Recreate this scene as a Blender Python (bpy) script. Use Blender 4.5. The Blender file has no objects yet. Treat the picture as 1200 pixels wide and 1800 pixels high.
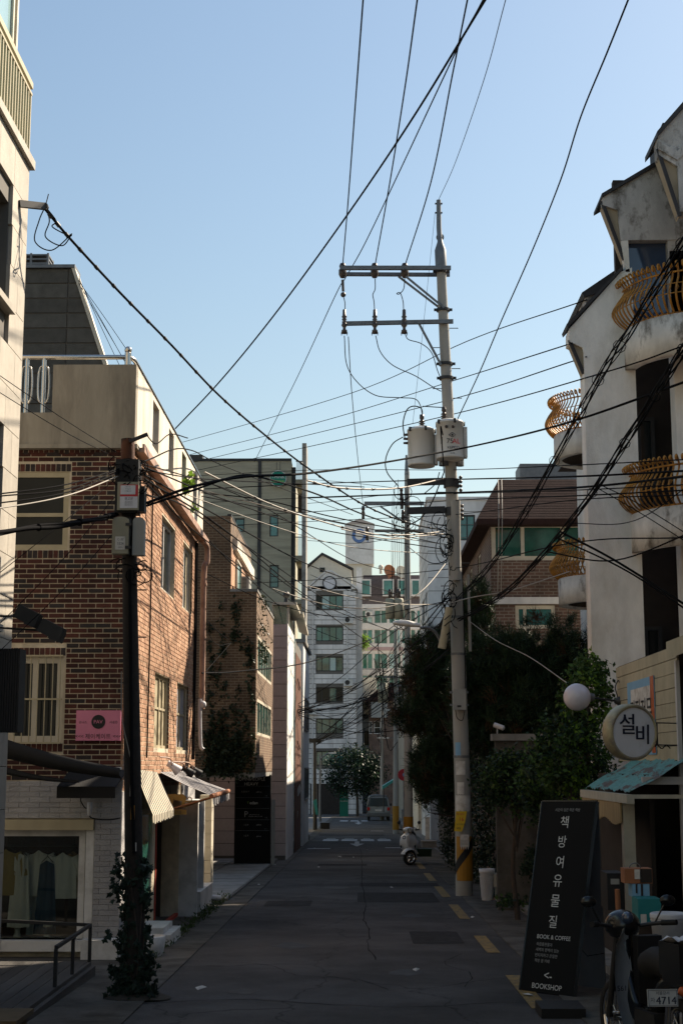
import bpy, math, random
import numpy as np
from mathutils import Vector, Matrix
random.seed(11); RNG = np.random.default_rng(11)
R = math.radians
sc = bpy.context.scene
COL = sc.collection

# ---------------------------------------------------------------- camera
F_PX, CX, CY, VX, HY = 2600.0, 600.0, 900.0, 632.0, 1345.0   # 52 mm lens on a 24x36 frame, street axis, eye level
TH = math.atan((HY - CY) / F_PX)
PS = math.atan((VX - CX) / F_PX * math.cos(TH))
EYE = Vector((0, 0, 2.0))
FWD = Vector((-math.sin(PS) * math.cos(TH), math.cos(PS) * math.cos(TH), math.sin(TH)))
RGT = Vector((math.cos(PS), math.sin(PS), 0))
UPV = RGT.cross(FWD)
cam = bpy.data.cameras.new('camera'); cam_o = bpy.data.objects.new('camera', cam); COL.objects.link(cam_o)
cam.sensor_fit = 'VERTICAL'; cam.sensor_height = 36.0; cam.lens = F_PX / 1800 * 36.0
cam.clip_start = 0.1; cam.clip_end = 5000
cam_o.matrix_world = Matrix(((RGT.x, UPV.x, -FWD.x, EYE.x), (RGT.y, UPV.y, -FWD.y, EYE.y), (RGT.z, UPV.z, -FWD.z, EYE.z), (0, 0, 0, 1)))
sc.camera = cam_o

# ---------------------------------------------------------------- sky, sun, exposure
SUN_EL, SUN_A = R(40), R(42)            # elevation; azimuth from +X (right) towards +Y (ahead)
SUNV = Vector((math.cos(SUN_EL) * math.cos(SUN_A), math.cos(SUN_EL) * math.sin(SUN_A), math.sin(SUN_EL)))
w = bpy.data.worlds.new('World'); sc.world = w; w.use_nodes = True
nt = w.node_tree; bg = nt.nodes['Background']
sky = nt.nodes.new('ShaderNodeTexSky'); sky.sky_type = 'NISHITA'; sky.sun_disc = False
sky.sun_elevation = SUN_EL; sky.sun_rotation = math.pi / 2 - SUN_A
sky.air_density = 1.6; sky.dust_density = 1.0; sky.ozone_density = 2.0; sky.altitude = 50
nt.links.new(sky.outputs[0], bg.inputs[0]); bg.inputs[1].default_value = 0.057
sl = bpy.data.lights.new('sun', 'SUN'); sl.energy = 5.0; sl.angle = R(0.55); sl.color = (1.0, 0.86, 0.68)
so = bpy.data.objects.new('sun', sl); COL.objects.link(so)
so.rotation_euler = SUNV.to_track_quat('Z', 'Y').to_euler(); so.location = (20, 30, 40)
sc.view_settings.view_transform = 'Standard'; sc.view_settings.look = 'None'
sc.view_settings.exposure = 1.2; sc.view_settings.gamma = 1.0; sc.view_settings.use_curve_mapping = False
sc.render.engine = 'CYCLES'
sc.cycles.use_denoising = True
sc.cycles.max_bounces = 6; sc.cycles.diffuse_bounces = 3; sc.cycles.glossy_bounces = 3
sc.cycles.transmission_bounces = 4; sc.cycles.transparent_max_bounces = 6
sc.cycles.sample_clamp_indirect = 4.0; sc.cycles.caustics_reflective = False; sc.cycles.caustics_refractive = False

# ---------------------------------------------------------------- survey helpers: a sight line through the picture to a known distance
SLOPE = 0.019                           # the street falls gently away from the camera
def gz(y): return -SLOPE * min(y, 150.0)
def ray(x, y): return FWD + RGT * ((x - CX) / F_PX) + UPV * ((CY - y) / F_PX)
def P(x, y, Y):
    d = ray(x, y); return EYE + d * (Y / d.y)
def PX(x, y, X):
    d = ray(x, y); return EYE + d * (X / d.x)
def PG(x, y, h=0.0):
    d = ray(x, y); return EYE + d * ((2.0 - h) / -(d.z + SLOPE * d.y))

# ---------------------------------------------------------------- scene-graph helpers
ORG = {}
def tag(o, label=None, cat=None, group=None, kind=None):
    if label: o['label'] = label
    if cat: o['category'] = cat
    if group: o['group'] = group
    if kind: o['kind'] = kind
    return o
def thing(name, label, cat, loc=(0, 0, 0), group=None):
    o = bpy.data.objects.new(name, None); COL.objects.link(o); o.empty_display_size = .2
    o.location = loc; ORG[o.name] = Vector(loc)
    return tag(o, label, cat, group)
def copy_tree(o, parent=None):
    c = o.copy(); COL.objects.link(c)
    if parent is not None: c.parent = parent
    for ch in o.children: copy_tree(ch, c)
    return c
TEXTS = {}
def text_geo(s):
    if s not in TEXTS:
        c = bpy.data.curves.new('lettering', 'FONT'); c.body = s; c.size = 1.0; c.resolution_u = 3
        o = bpy.data.objects.new('lettering', c)
        m = o.to_mesh()
        vs = [tuple(v.co) for v in m.vertices]; fs = [tuple(p.vertices) for p in m.polygons]
        o.to_mesh_clear(); bpy.data.objects.remove(o); bpy.data.curves.remove(c)
        TEXTS[s] = (vs, fs)
    return TEXTS[s]
def perp(d):
    d = d.normalized(); a = Vector((0, 0, 1)) if abs(d.z) < .9 else Vector((1, 0, 0))
    u = d.cross(a).normalized(); return u, d.cross(u).normalized()

class MB:
    def __init__(s): s.v = []; s.f = []; s.m = []; s.sm = []
    def add(s, vs, fs, m=0, smooth=False):
        b = len(s.v); s.v.extend([tuple(v) for v in vs])
        for f in fs:
            s.f.append([i + b for i in f]); s.m.append(m); s.sm.append(smooth)
        return s
    def box(s, x0, x1, y0, y1, z0, z1, m=0):
        x0, x1 = min(x0, x1), max(x0, x1); y0, y1 = min(y0, y1), max(y0, y1); z0, z1 = min(z0, z1), max(z0, z1)
        return s.add([(x0, y0, z0), (x1, y0, z0), (x1, y1, z0), (x0, y1, z0), (x0, y0, z1), (x1, y0, z1), (x1, y1, z1), (x0, y1, z1)],
                     [(0, 3, 2, 1), (4, 5, 6, 7), (0, 1, 5, 4), (1, 2, 6, 5), (2, 3, 7, 6), (3, 0, 4, 7)], m)
    def obox(s, c, a, b, d, m=0):           # centre and three half-axis vectors
        c, a, b, d = Vector(c), Vector(a), Vector(b), Vector(d)
        vs = [c - a - b - d, c + a - b - d, c + a + b - d, c - a + b - d, c - a - b + d, c + a - b + d, c + a + b + d, c - a + b + d]
        return s.add(vs, [(0, 3, 2, 1), (4, 5, 6, 7), (0, 1, 5, 4), (1, 2, 6, 5), (2, 3, 7, 6), (3, 0, 4, 7)], m)
    def bar(s, p, q, w, h=None, m=0, up=None):
        p, q = Vector(p), Vector(q); d = q - p
        if up is None: u, v = perp(d)
        else:
            u = d.normalized().cross(Vector(up)).normalized(); v = u.cross(d.normalized())
        return s.obox((p + q) / 2, d / 2, u * w / 2, v * (h or w) / 2, m)
    def prism(s, poly, vec, m=0):
        poly = [Vector(p) for p in poly]; vec = Vector(vec); n = len(poly)
        return s.add(poly + [p + vec for p in poly],
                     [tuple(range(n))[::-1], tuple(range(n, 2 * n))] + [(i, (i + 1) % n, (i + 1) % n + n, i + n) for i in range(n)], m)
    def quad(s, a, b, c, d, m=0): return s.add([a, b, c, d], [(0, 1, 2, 3)], m)
    def cyl(s, p, q, r0, r1=None, n=10, m=0, caps=True, smooth=True):
        r1 = r0 if r1 is None else r1; p, q = Vector(p), Vector(q); u, v = perp(q - p)
        ang = [2 * math.pi * i / n for i in range(n)]
        vs = [p + (u * math.cos(a) + v * math.sin(a)) * r0 for a in ang] + [q + (u * math.cos(a) + v * math.sin(a)) * r1 for a in ang]
        s.add(vs, [(i, (i + 1) % n, (i + 1) % n + n, i + n) for i in range(n)], m, smooth)
        if caps: s.add(vs, [tuple(range(n))[::-1], tuple(range(n, 2 * n))], m)
        return s
    def tube(s, pts, r, n=6, m=0, rr=None, caps=True):
        pts = [Vector(p) for p in pts]; k = len(pts); vs = []
        u = None
        for i, p in enumerate(pts):
            d = (pts[min(i + 1, k - 1)] - pts[max(i - 1, 0)]).normalized()
            if u is None: u = perp(d)[0]
            u = (u - d * u.dot(d))
            u = u.normalized() if u.length > 1e-6 else perp(d)[0]
            v = d.cross(u); ri = rr[i] if rr else r
            vs += [p + (u * math.cos(2 * math.pi * j / n) + v * math.sin(2 * math.pi * j / n)) * ri for j in range(n)]
        s.add(vs, [(i * n + j, i * n + (j + 1) % n, (i + 1) * n + (j + 1) % n, (i + 1) * n + j) for i in range(k - 1) for j in range(n)], m, True)
        if caps: s.add(vs[:n] + vs[-n:], [tuple(range(n))[::-1], tuple(range(n, 2 * n))], m)
        return s
    def lathe(s, prof, c, n=16, m=0, axis=(0, 0, 1), a0=0, a1=2 * math.pi, sx=1, sy=1):
        c = Vector(c); ax = Vector(axis).normalized()
        if abs(ax.z) > .99: u, v = Vector((1, 0, 0)), Vector((0, 1, 0))
        else: u, v = perp(ax)
        full = abs(a1 - a0 - 2 * math.pi) < 1e-6; k = n if full else n + 1
        vs = [c + ax * z + (u * math.cos(a0 + (a1 - a0) * j / n) * sx + v * math.sin(a0 + (a1 - a0) * j / n) * sy) * r for r, z in prof for j in range(k)]
        fs = [(i * k + j, i * k + (j + 1) % k, (i + 1) * k + (j + 1) % k, (i + 1) * k + j) for i in range(len(prof) - 1) for j in range(n)]
        return s.add(vs, fs, m, True)
    def ball(s, c, r, n=14, m=0, sx=1, sy=1, sz=1):
        c = Vector(c); k = n // 2; vs = []; fs = []
        for i in range(k + 1):
            t = math.pi * i / k
            for j in range(n):
                a = 2 * math.pi * j / n
                vs.append(c + Vector((r * sx * math.sin(t) * math.cos(a), r * sy * math.sin(t) * math.sin(a), r * sz * math.cos(t))))
        for i in range(k):
            for j in range(n): fs.append((i * n + j, (i + 1) * n + j, (i + 1) * n + (j + 1) % n, i * n + (j + 1) % n))
        return s.add(vs, fs, m, True)
    def text(s, t, o, xd, yd, h, m=0, align='c', depth=0):
        vs, fs = text_geo(t)
        if not vs: return s
        xs = [v[0] for v in vs]; ys = [v[1] for v in vs]
        w_ = max(xs) - min(xs); k = h / max(max(ys) - min(ys), 1e-6)
        ox = {'c': (max(xs) + min(xs)) / 2, 'l': min(xs), 'r': max(xs)}[align]; oy = (max(ys) + min(ys)) / 2
        xd, yd, o = Vector(xd).normalized(), Vector(yd).normalized(), Vector(o)
        return s.add([o + xd * (v[0] - ox) * k + yd * (v[1] - oy) * k for v in vs], fs, m)
    def build(s, name, mats, parent=None, org=None):
        if not isinstance(mats, (list, tuple)): mats = [mats]
        me = bpy.data.meshes.new(name)
        if parent is not None: o0 = ORG[parent.name]
        elif org is not None: o0 = Vector(org)
        else:
            a = np.array(s.v); o0 = Vector(((a[:, 0].min() + a[:, 0].max()) / 2, (a[:, 1].min() + a[:, 1].max()) / 2, a[:, 2].min()))
        me.from_pydata([(v[0] - o0.x, v[1] - o0.y, v[2] - o0.z) for v in s.v], [], s.f)
        for m in mats: me.materials.append(M[m] if isinstance(m, str) else m)
        me.polygons.foreach_set('material_index', s.m); me.polygons.foreach_set('use_smooth', s.sm); me.update()
        o = bpy.data.objects.new(name, me); COL.objects.link(o)
        if parent is not None: o.parent = parent
        else: o.location = o0
        ORG[o.name] = o0
        return o

class Fac:                                  # a facade: horizontal run u, height z, distance d out along the normal
    def __init__(s, o, u, n): s.o, s.u, s.n = Vector(o), Vector(u), Vector(n)
    def p(s, u, z, d=0): return s.o + s.u * u + Vector((0, 0, z)) + s.n * d
    def box(s, mb, u0, u1, z0, z1, d0, d1, m=0):
        c = s.p((u0 + u1) / 2, (z0 + z1) / 2, (d0 + d1) / 2)
        a, b, n = s.u * (u1 - u0) / 2, Vector((0, 0, (z1 - z0) / 2)), s.n * abs(d1 - d0) / 2
        if a.cross(b).dot(n) < 0: a = -a
        return mb.obox(c, a, b, n, m)
    def wall(s, mb, u0, u1, z0, z1, holes, d0, d1, m=0):
        us = sorted({u0, u1, *[min(max(h[i], u0), u1) for h in holes for i in (0, 1)]})
        zs = sorted({z0, z1, *[min(max(h[i], z0), z1) for h in holes for i in (2, 3)]})
        for a, b in zip(zs, zs[1:]):
            run = None
            for c, e in zip(us, us[1:]):
                solid = not any(h[0] < (c + e) / 2 < h[1] and h[2] < (a + b) / 2 < h[3] for h in holes)
                if solid: run = [c, e] if run is None else [run[0], e]
                if (not solid or e == us[-1]) and run:
                    s.box(mb, run[0], run[1], a, b, d0, d1, m); run = None
        return mb

# ---------------------------------------------------------------- materials
M = {}
def mat(name, col, rough=.8, var=.18, scale=4.0, bump=0.0, bscale=40.0, metal=0.0, spec=.35, rnd=0.0, col2=None, s2=1.5, t2=.55, w2=.1, stretch=None, coat=0.0, big=0.0):
    m = bpy.data.materials.new(name); m.use_nodes = True; t = m.node_tree; N = t.nodes; L = t.links
    b = N['Principled BSDF']; b.inputs['Roughness'].default_value = rough; b.inputs['Metallic'].default_value = metal
    b.inputs['Specular IOR Level'].default_value = spec
    if coat: b.inputs['Coat Weight'].default_value = coat
    tc = N.new('ShaderNodeTexCoord'); mp = N.new('ShaderNodeMapping'); L.new(tc.outputs['Object'], mp.inputs[0])
    if stretch: mp.inputs['Scale'].default_value = stretch
    def noise(sc_, det=4, rg=.6):
        n = N.new('ShaderNodeTexNoise'); n.inputs['Scale'].default_value = sc_; n.inputs['Detail'].default_value = det; n.inputs['Roughness'].default_value = rg
        L.new(mp.outputs[0], n.inputs['Vector']); return n
    n1 = noise(scale)
    mr = N.new('ShaderNodeMapRange'); L.new(n1.outputs['Fac'], mr.inputs[0]); mr.inputs[1].default_value = .25; mr.inputs[2].default_value = .75
    mr.inputs[3].default_value = 1 - var; mr.inputs[4].default_value = 1 + var
    val = mr.outputs[0]
    if big:
        ge = N.new('ShaderNodeNewGeometry'); m5 = N.new('ShaderNodeMapping'); m5.inputs['Scale'].default_value = (1.1, 1.1, .38); L.new(ge.outputs['Position'], m5.inputs[0])
        n5 = N.new('ShaderNodeTexNoise'); n5.inputs['Scale'].default_value = 1.4; n5.inputs['Detail'].default_value = 6; n5.inputs['Roughness'].default_value = .62; L.new(m5.outputs[0], n5.inputs['Vector'])
        m6 = N.new('ShaderNodeMapRange'); L.new(n5.outputs['Fac'], m6.inputs[0]); m6.inputs[1].default_value = .32; m6.inputs[2].default_value = .62; m6.inputs[3].default_value = 1 - big; m6.inputs[4].default_value = 1.08
        mq = N.new('ShaderNodeMath'); mq.operation = 'MULTIPLY'; L.new(val, mq.inputs[0]); L.new(m6.outputs[0], mq.inputs[1]); val = mq.outputs[0]
    if rnd:
        oi = N.new('ShaderNodeObjectInfo'); m2 = N.new('ShaderNodeMapRange'); L.new(oi.outputs['Random'], m2.inputs[0]); m2.inputs[3].default_value = 1 - rnd; m2.inputs[4].default_value = 1 + rnd
        mu = N.new('ShaderNodeMath'); mu.operation = 'MULTIPLY'; L.new(val, mu.inputs[0]); L.new(m2.outputs[0], mu.inputs[1]); val = mu.outputs[0]
    base = N.new('ShaderNodeRGB'); base.outputs[0].default_value = (*col, 1); cs = base.outputs[0]
    if col2:
        n2 = noise(s2, 6, .65); m3 = N.new('ShaderNodeMapRange'); L.new(n2.outputs['Fac'], m3.inputs[0]); m3.inputs[1].default_value = t2 - w2; m3.inputs[2].default_value = t2 + w2
        mx = N.new('ShaderNodeMix'); mx.data_type = 'RGBA'; L.new(m3.outputs[0], mx.inputs[0]); L.new(cs, mx.inputs[6]); mx.inputs[7].default_value = (*col2, 1); cs = mx.outputs[2]
    vm = N.new('ShaderNodeVectorMath'); vm.operation = 'SCALE'; L.new(cs, vm.inputs[0]); L.new(val, vm.inputs['Scale']); L.new(vm.outputs[0], b.inputs['Base Color'])
    if bump:
        n4 = noise(bscale, 5, .7); bp = N.new('ShaderNodeBump'); bp.inputs['Strength'].default_value = bump; bp.inputs['Distance'].default_value = .02
        L.new(n4.outputs['Fac'], bp.inputs['Height']); L.new(bp.outputs[0], b.inputs['Normal'])
    M[name] = m
    return m
def glass(name, col, rough=.06, var=.5, scale=1.2):
    m = mat(name, col, rough, var, scale, spec=.9); return m
def brickmat(name, c1, c2, mortar, bw, bh, ms, bump=.5):
    m = bpy.data.materials.new(name); m.use_nodes = True; t = m.node_tree; N = t.nodes; L = t.links; b = N['Principled BSDF']; b.inputs['Roughness'].default_value = .85
    tc = N.new('ShaderNodeTexCoord'); sx = N.new('ShaderNodeSeparateXYZ'); L.new(tc.outputs['Object'], sx.inputs[0])
    ad = N.new('ShaderNodeMath'); L.new(sx.outputs[0], ad.inputs[0]); L.new(sx.outputs[1], ad.inputs[1])
    cb = N.new('ShaderNodeCombineXYZ'); L.new(ad.outputs[0], cb.inputs[0]); L.new(sx.outputs[2], cb.inputs[1])
    br = N.new('ShaderNodeTexBrick'); L.new(cb.outputs[0], br.inputs[0]); br.inputs['Scale'].default_value = 1
    br.inputs['Color1'].default_value = (*c1, 1); br.inputs['Color2'].default_value = (*c2, 1); br.inputs['Mortar'].default_value = (*mortar, 1)
    br.inputs['Mortar Size'].default_value = ms; br.inputs['Brick Width'].default_value = bw; br.inputs['Row Height'].default_value = bh; br.inputs['Mortar Smooth'].default_value = .2; br.inputs['Bias'].default_value = 0
    n = N.new('ShaderNodeTexNoise'); n.inputs['Scale'].default_value = 1.3; n.inputs['Detail'].default_value = 6; L.new(tc.outputs['Object'], n.inputs[0])
    mr = N.new('ShaderNodeMapRange'); L.new(n.outputs[0], mr.inputs[0]); mr.inputs[1].default_value = .3; mr.inputs[2].default_value = .7; mr.inputs[3].default_value = .6; mr.inputs[4].default_value = 1.25
    vm = N.new('ShaderNodeVectorMath'); vm.operation = 'SCALE'; L.new(br.outputs[0], vm.inputs[0]); L.new(mr.outputs[0], vm.inputs['Scale']); L.new(vm.outputs[0], b.inputs['Base Color'])
    bp = N.new('ShaderNodeBump'); bp.invert = True; bp.inputs['Strength'].default_value = bump; bp.inputs['Distance'].default_value = .01; L.new(br.outputs['Fac'], bp.inputs['Height']); L.new(bp.outputs[0], b.inputs['Normal'])
    M[name] = m
def leafmat(name, col, rnd=.5, trans=.25):
    m = bpy.data.materials.new(name); m.use_nodes = True; t = m.node_tree; N = t.nodes; L = t.links; b = N['Principled BSDF']; b.inputs['Roughness'].default_value = .55; b.inputs['Specular IOR Level'].default_value = .25
    g = N.new('ShaderNodeNewGeometry'); mr = N.new('ShaderNodeMapRange'); L.new(g.outputs['Random Per Island'], mr.inputs[0]); mr.inputs[3].default_value = 1 - rnd; mr.inputs[4].default_value = 1 + rnd
    rgb = N.new('ShaderNodeRGB'); rgb.outputs[0].default_value = (*col, 1)
    vm = N.new('ShaderNodeVectorMath'); vm.operation = 'SCALE'; L.new(rgb.outputs[0], vm.inputs[0]); L.new(mr.outputs[0], vm.inputs['Scale']); L.new(vm.outputs[0], b.inputs['Base Color'])
    tr = N.new('ShaderNodeBsdfTranslucent'); L.new(vm.outputs[0], tr.inputs[0]); mx = N.new('ShaderNodeMixShader'); mx.inputs[0].default_value = trans
    L.new(b.outputs[0], mx.inputs[1]); L.new(tr.outputs[0], mx.inputs[2]); L.new(mx.outputs[0], N['Material Output'].inputs[0])
    M[name] = m
def clearglass(name, col=(.9, .95, .95), refl=.01):
    m = bpy.data.materials.new(name); m.use_nodes = True; t = m.node_tree; N = t.nodes; L = t.links
    tr = N.new('ShaderNodeBsdfTransparent'); tr.inputs[0].default_value = (*col, 1); gl = N.new('ShaderNodeBsdfGlossy'); gl.inputs['Roughness'].default_value = .03
    fr = N.new('ShaderNodeFresnel'); fr.inputs[0].default_value = 1.5
    ad = N.new('ShaderNodeMath'); ad.inputs[1].default_value = refl; L.new(fr.outputs[0], ad.inputs[0])
    mx = N.new('ShaderNodeMixShader'); L.new(ad.outputs[0], mx.inputs[0]); L.new(tr.outputs[0], mx.inputs[1]); L.new(gl.outputs[0], mx.inputs[2]); L.new(mx.outputs[0], N['Material Output'].inputs[0])
    M[name] = m

mat('ground', (.16, .15, .14), .95, .2, .6, .3, 20)
mat('concrete', (.27, .26, .24), .9, .2, 3, .3, 60, col2=(.17, .16, .145), s2=1.2)
mat('concrete_pole', (.33, .315, .285), .85, .15, 5, .2, 80, col2=(.29, .275, .245), s2=2.5, stretch=(1, 1, .35))
mat('gutter_concrete', (.112, .104, .092), .95, .3, 2, .4, 60, col2=(.06, .055, .047), s2=1.4, spec=.1)
mat('yellow_paint', (.24, .155, .045), .8, .3, 9, .2, 90, col2=(.10, .085, .06), s2=14, t2=.56, w2=.05)
mat('white_paint_road', (.40, .40, .39), .8, .25, 9, .1, 90, col2=(.12, .12, .12), s2=9, t2=.6, w2=.05)
mat('patch', (.046, .044, .043), .95, .3, 6, .35, 120, spec=.05)
mat('crack', (.034, .032, .031), 1.0, .1, spec=0.0)
mat('oil_stain', (.045, .043, .042), .7, .4, 5, spec=.15)
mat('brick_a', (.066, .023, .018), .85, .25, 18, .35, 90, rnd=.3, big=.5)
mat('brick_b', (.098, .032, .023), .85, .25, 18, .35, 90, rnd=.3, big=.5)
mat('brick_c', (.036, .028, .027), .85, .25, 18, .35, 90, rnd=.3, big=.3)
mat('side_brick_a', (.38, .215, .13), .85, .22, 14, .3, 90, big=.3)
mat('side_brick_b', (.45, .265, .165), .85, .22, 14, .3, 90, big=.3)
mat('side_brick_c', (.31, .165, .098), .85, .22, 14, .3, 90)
mat('mortar', (.60, .52, .39), .95, .2, 8, .3, 90, big=.4)
mat('painted_block', (.40, .385, .38), .8, .1, 6, .9, 26, rnd=.09, stretch=(1, 1, 2.2), big=.22)
mat('block_joint', (.26, .25, .245), .9, .1)
mat('white_trim', (.62, .61, .59), .6, .1, 4, col2=(.42, .41, .39), s2=2.5)
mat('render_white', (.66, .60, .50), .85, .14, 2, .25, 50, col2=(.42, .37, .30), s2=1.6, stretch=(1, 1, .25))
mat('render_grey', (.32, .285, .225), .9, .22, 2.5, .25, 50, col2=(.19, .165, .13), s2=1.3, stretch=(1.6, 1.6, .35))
mat('stone_pale', (.39, .355, .30), .75, .1, 9, .12, 120, rnd=.06, big=.18)
mat('joint_dark', (.14, .13, .115), .9, .1)
mat('stone_dark', (.085, .08, .068), .85, .3, 5, .3, 40, rnd=.12)
mat('beige_frame', (.40, .345, .225), .55, .12, 6)
mat('cream_frame', (.55, .50, .40), .55, .12, 6)
mat('steel', (.55, .52, .47), .22, .1, 5, metal=1.0)
mat('dark_metal', (.035, .035, .036), .5, .2, 6, metal=.3)
mat('galv', (.16, .165, .17), .5, .2, 8, metal=.6)
mat('black', (.012, .012, .013), .6, .2, 6)
mat('black_gloss', (.010, .011, .012), .22, .2, 6, spec=.5)
mat('cable', (.010, .010, .011), .9, .1, spec=.04)
mat('cable_pale', (.30, .27, .23), .6, .15, 10)
mat('insulator', (.06, .045, .04), .35, .1)
mat('tank_grey', (.60, .60, .58), .5, .08, 3, col2=(.36, .34, .3), s2=1.8, t2=.62, stretch=(1, 1, .3))
mat('box_grey', (.30, .30, .28), .6, .1, 4)
mat('box_olive', (.30, .285, .21), .6, .12, 4)
mat('stucco', (.78, .765, .73), .92, .12, 5, .7, 55, col2=(.55, .515, .455), s2=1.1, t2=.6, w2=.12, stretch=(1, 1, .5))
mat('stucco_stained', (.68, .655, .61), .92, .18, 4, .7, 50, col2=(.20, .18, .155), s2=3.2, t2=.585, w2=.07, stretch=(1, 1, .6), big=.25)
mat('stucco_grey', (.44, .43, .42), .92, .2, 4, .7, 50, col2=(.15, .14, .125), s2=3.0, t2=.57, w2=.06, stretch=(1, 1, .6), big=.3)
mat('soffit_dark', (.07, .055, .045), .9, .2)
mat('soffit', (.26, .21, .15), .9, .15)
mat('roof_dark', (.035, .034, .036), .7, .2, 6, .2, 40)
mat('roof_brown', (.042, .024, .021), .9, .25, 5, .3, 30, spec=.1)
mat('iron_orange', (.40, .185, .03), .5, .4, 10, metal=.2, col2=(.10, .05, .025), s2=9, t2=.6)
mat('siding', (.44, .385, .265), .7, .1, 4, .06, 40, rnd=.05, big=.3)
mat('turquoise', (.095, .27, .25), .6, .25, 8, .3, 30, col2=(.10, .065, .045), s2=3.0, t2=.55, w2=.035, stretch=(2.2, .7, 1))
mat('orange_tan', (.33, .27, .19), .9, .15)
mat('bamboo', (.36, .255, .13), .8, .35, 30, stretch=(1, 1, .05))
mat('wood_beige', (.42, .39, .32), .75, .15, 6)
mat('wood_dark', (.055, .05, .045), .75, .35, 6, .3, 40, rnd=.2, stretch=(1, .12, 1))
mat('plate_white', (.42, .43, .42), .5, .1)
mat('wood_step', (.075, .058, .032), .8, .3, 8, .3, 40)
mat('rust_brown', (.10, .036, .018), .8, .3, 3, .3, 40)
mat('pink_stone', (.46, .39, .365), .7, .1, 8, .1, 80, rnd=.06)
mat('white_wall', (.70, .69, .67), .7, .07, 3, col2=(.55, .54, .51), s2=.7)
mat('board_conc', (.36, .335, .25), .85, .12, 2, .3, 40, col2=(.28, .26, .195), s2=1.1, stretch=(.35, 1, 3.5))
mat('far_stone', (.72, .70, .68), .75, .1, 3, .1, 40, col2=(.45, .44, .43), s2=.5, stretch=(1, 1, .3))
mat('apt_wall', (.58, .575, .56), .8, .1)
mat('apt_roof', (.13, .105, .10), .9, .2, spec=.1)
mat('far_cream', (.60, .56, .47), .8, .1)
mat('mauve', (.36, .27, .275), .8, .1)
mat('pink_sign', (.62, .20, .30), .5, .05)
mat('sign_white', (.66, .66, .70), .4, .08, 5, col2=(.50, .49, .48), s2=3.5, t2=.62)
mat('navy', (.012, .016, .035), .5, .1)
mat('gold', (.35, .20, .045), .5, .3)
mat('brass_rim', (.36, .31, .19), .45, .3, 8, metal=.3, col2=(.2, .17, .15), s2=5)
mat('board_black', (.006, .0065, .007), .6, .1, spec=.12)
mat('board_grey', (.10, .105, .115), .6, .1, spec=.15)
mat('ink_white', (.62, .62, .60), .6, .05)
mat('ink_grey', (.30, .30, .30), .6, .05)
mat('ink_red', (.55, .04, .05), .6, .05)
mat('ink_blue', (.10, .19, .42), .6, .05)
mat('ink_green', (.35, .60, .12), .6, .05)
mat('green_sign', (.0, .17, .115), .45, .05)
mat('yellow', (.72, .48, .03), .5, .1)
mat('hazard_yellow', (.36, .17, .015), .6, .15, 6, col2=(.2, .12, .04), s2=6, t2=.65)
mat('paper', (.62, .60, .56), .8, .1, 8, col2=(.42, .38, .34), s2=6)
mat('paper_blue', (.20, .38, .55), .7, .1)
mat('paint_white', (.72, .73, .75), .25, .03, spec=.5, coat=.4)
mat('van_silver', (.13, .145, .16), .32, .05, metal=.5, coat=.4)
mat('rubber', (.012, .012, .012), .8, .1)
mat('chrome', (.6, .6, .6), .12, .03, metal=1)
mat('red_lamp', (.35, .01, .01), .25, .05)
mat('orange_red', (.45, .10, .03), .4, .1)
mat('red_door', (.34, .045, .025), .6, .15)
mat('door_dark', (.045, .03, .024), .6, .2)
mat('shield_grey', (.30, .295, .285), .45, .15, 5)
mat('plastic_white', (.55, .54, .55), .5, .08)
mat('globe', (.60, .55, .60), .12, .03, spec=.6)
mat('teal', (.02, .20, .21), .5, .1)
mat('terracotta', (.32, .13, .06), .8, .15)
mat('pole_dark', (.028, .023, .020), .9, .3, 12, .4, 40)
mat('bark', (.065, .05, .04), .9, .3, 12, .5, 30)
mat('cloth_white', (.52, .52, .47), .9, .1)
mat('cloth_ochre', (.26, .19, .07), .9, .1)
mat('cloth_brown', (.24, .15, .07), .9, .1)
mat('cloth_navy', (.02, .05, .08), .9, .1)
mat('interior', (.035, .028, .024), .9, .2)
mat('interior_floor', (.16, .09, .06), .7, .2)
mat('curtain', (.34, .29, .19), .9, .1)
mat('downpipe', (.40, .255, .19), .5, .15, 5, col2=(.25, .15, .11), s2=3)
mat('canvas_grey', (.30, .29, .30), .85, .1)
mat('canvas_cream', (.50, .45, .34), .85, .08)
mat('canvas_dark', (.05, .048, .05), .85, .1)
mat('canvas_black', (.015, .015, .016), .85, .1)
mat('soil', (.045, .038, .028), .95, .3, 10, .5, 30)
mat('glass_dark', (.010, .014, .015), .08, .4, 1.2, spec=.22)
glass('glass_blue', (.035, .055, .10), .06, .3)
glass('glass_teal', (.02, .12, .11), .06, .85, .7)
glass('glass_green', (.02, .085, .065), .06, .8, 1.2)
glass('glass_pale', (.28, .42, .44), .1, .25, .5)
clearglass('glass_clear')
leafmat('leaf_ivy', (.022, .044, .022), .5)
leafmat('leaf_ivy_dark', (.012, .026, .016), .5, .1)
leafmat('leaf_pine', (.022, .042, .015), .6, .12)
leafmat('leaf_pine_brown', (.060, .032, .013), .5, .12)
leafmat('leaf_shrub', (.045, .088, .020), .6, .3)
leafmat('leaf_bright', (.14, .24, .03), .4, .35)
leafmat('leaf_vine', (.030, .040, .020), .5, .15)
leafmat('grass', (.05, .075, .02), .5, .2)
brickmat('brown_brick', (.155, .088, .047), (.105, .058, .031), (.24, .175, .11), .2, .066, .009)
brickmat('house_brick', (.15, .082, .058), (.105, .058, .042), (.22, .185, .15), .22, .08, .011)
brickmat('near_brick', (.14, .075, .05), (.10, .055, .04), (.20, .17, .14), .21, .07, .009)
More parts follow.
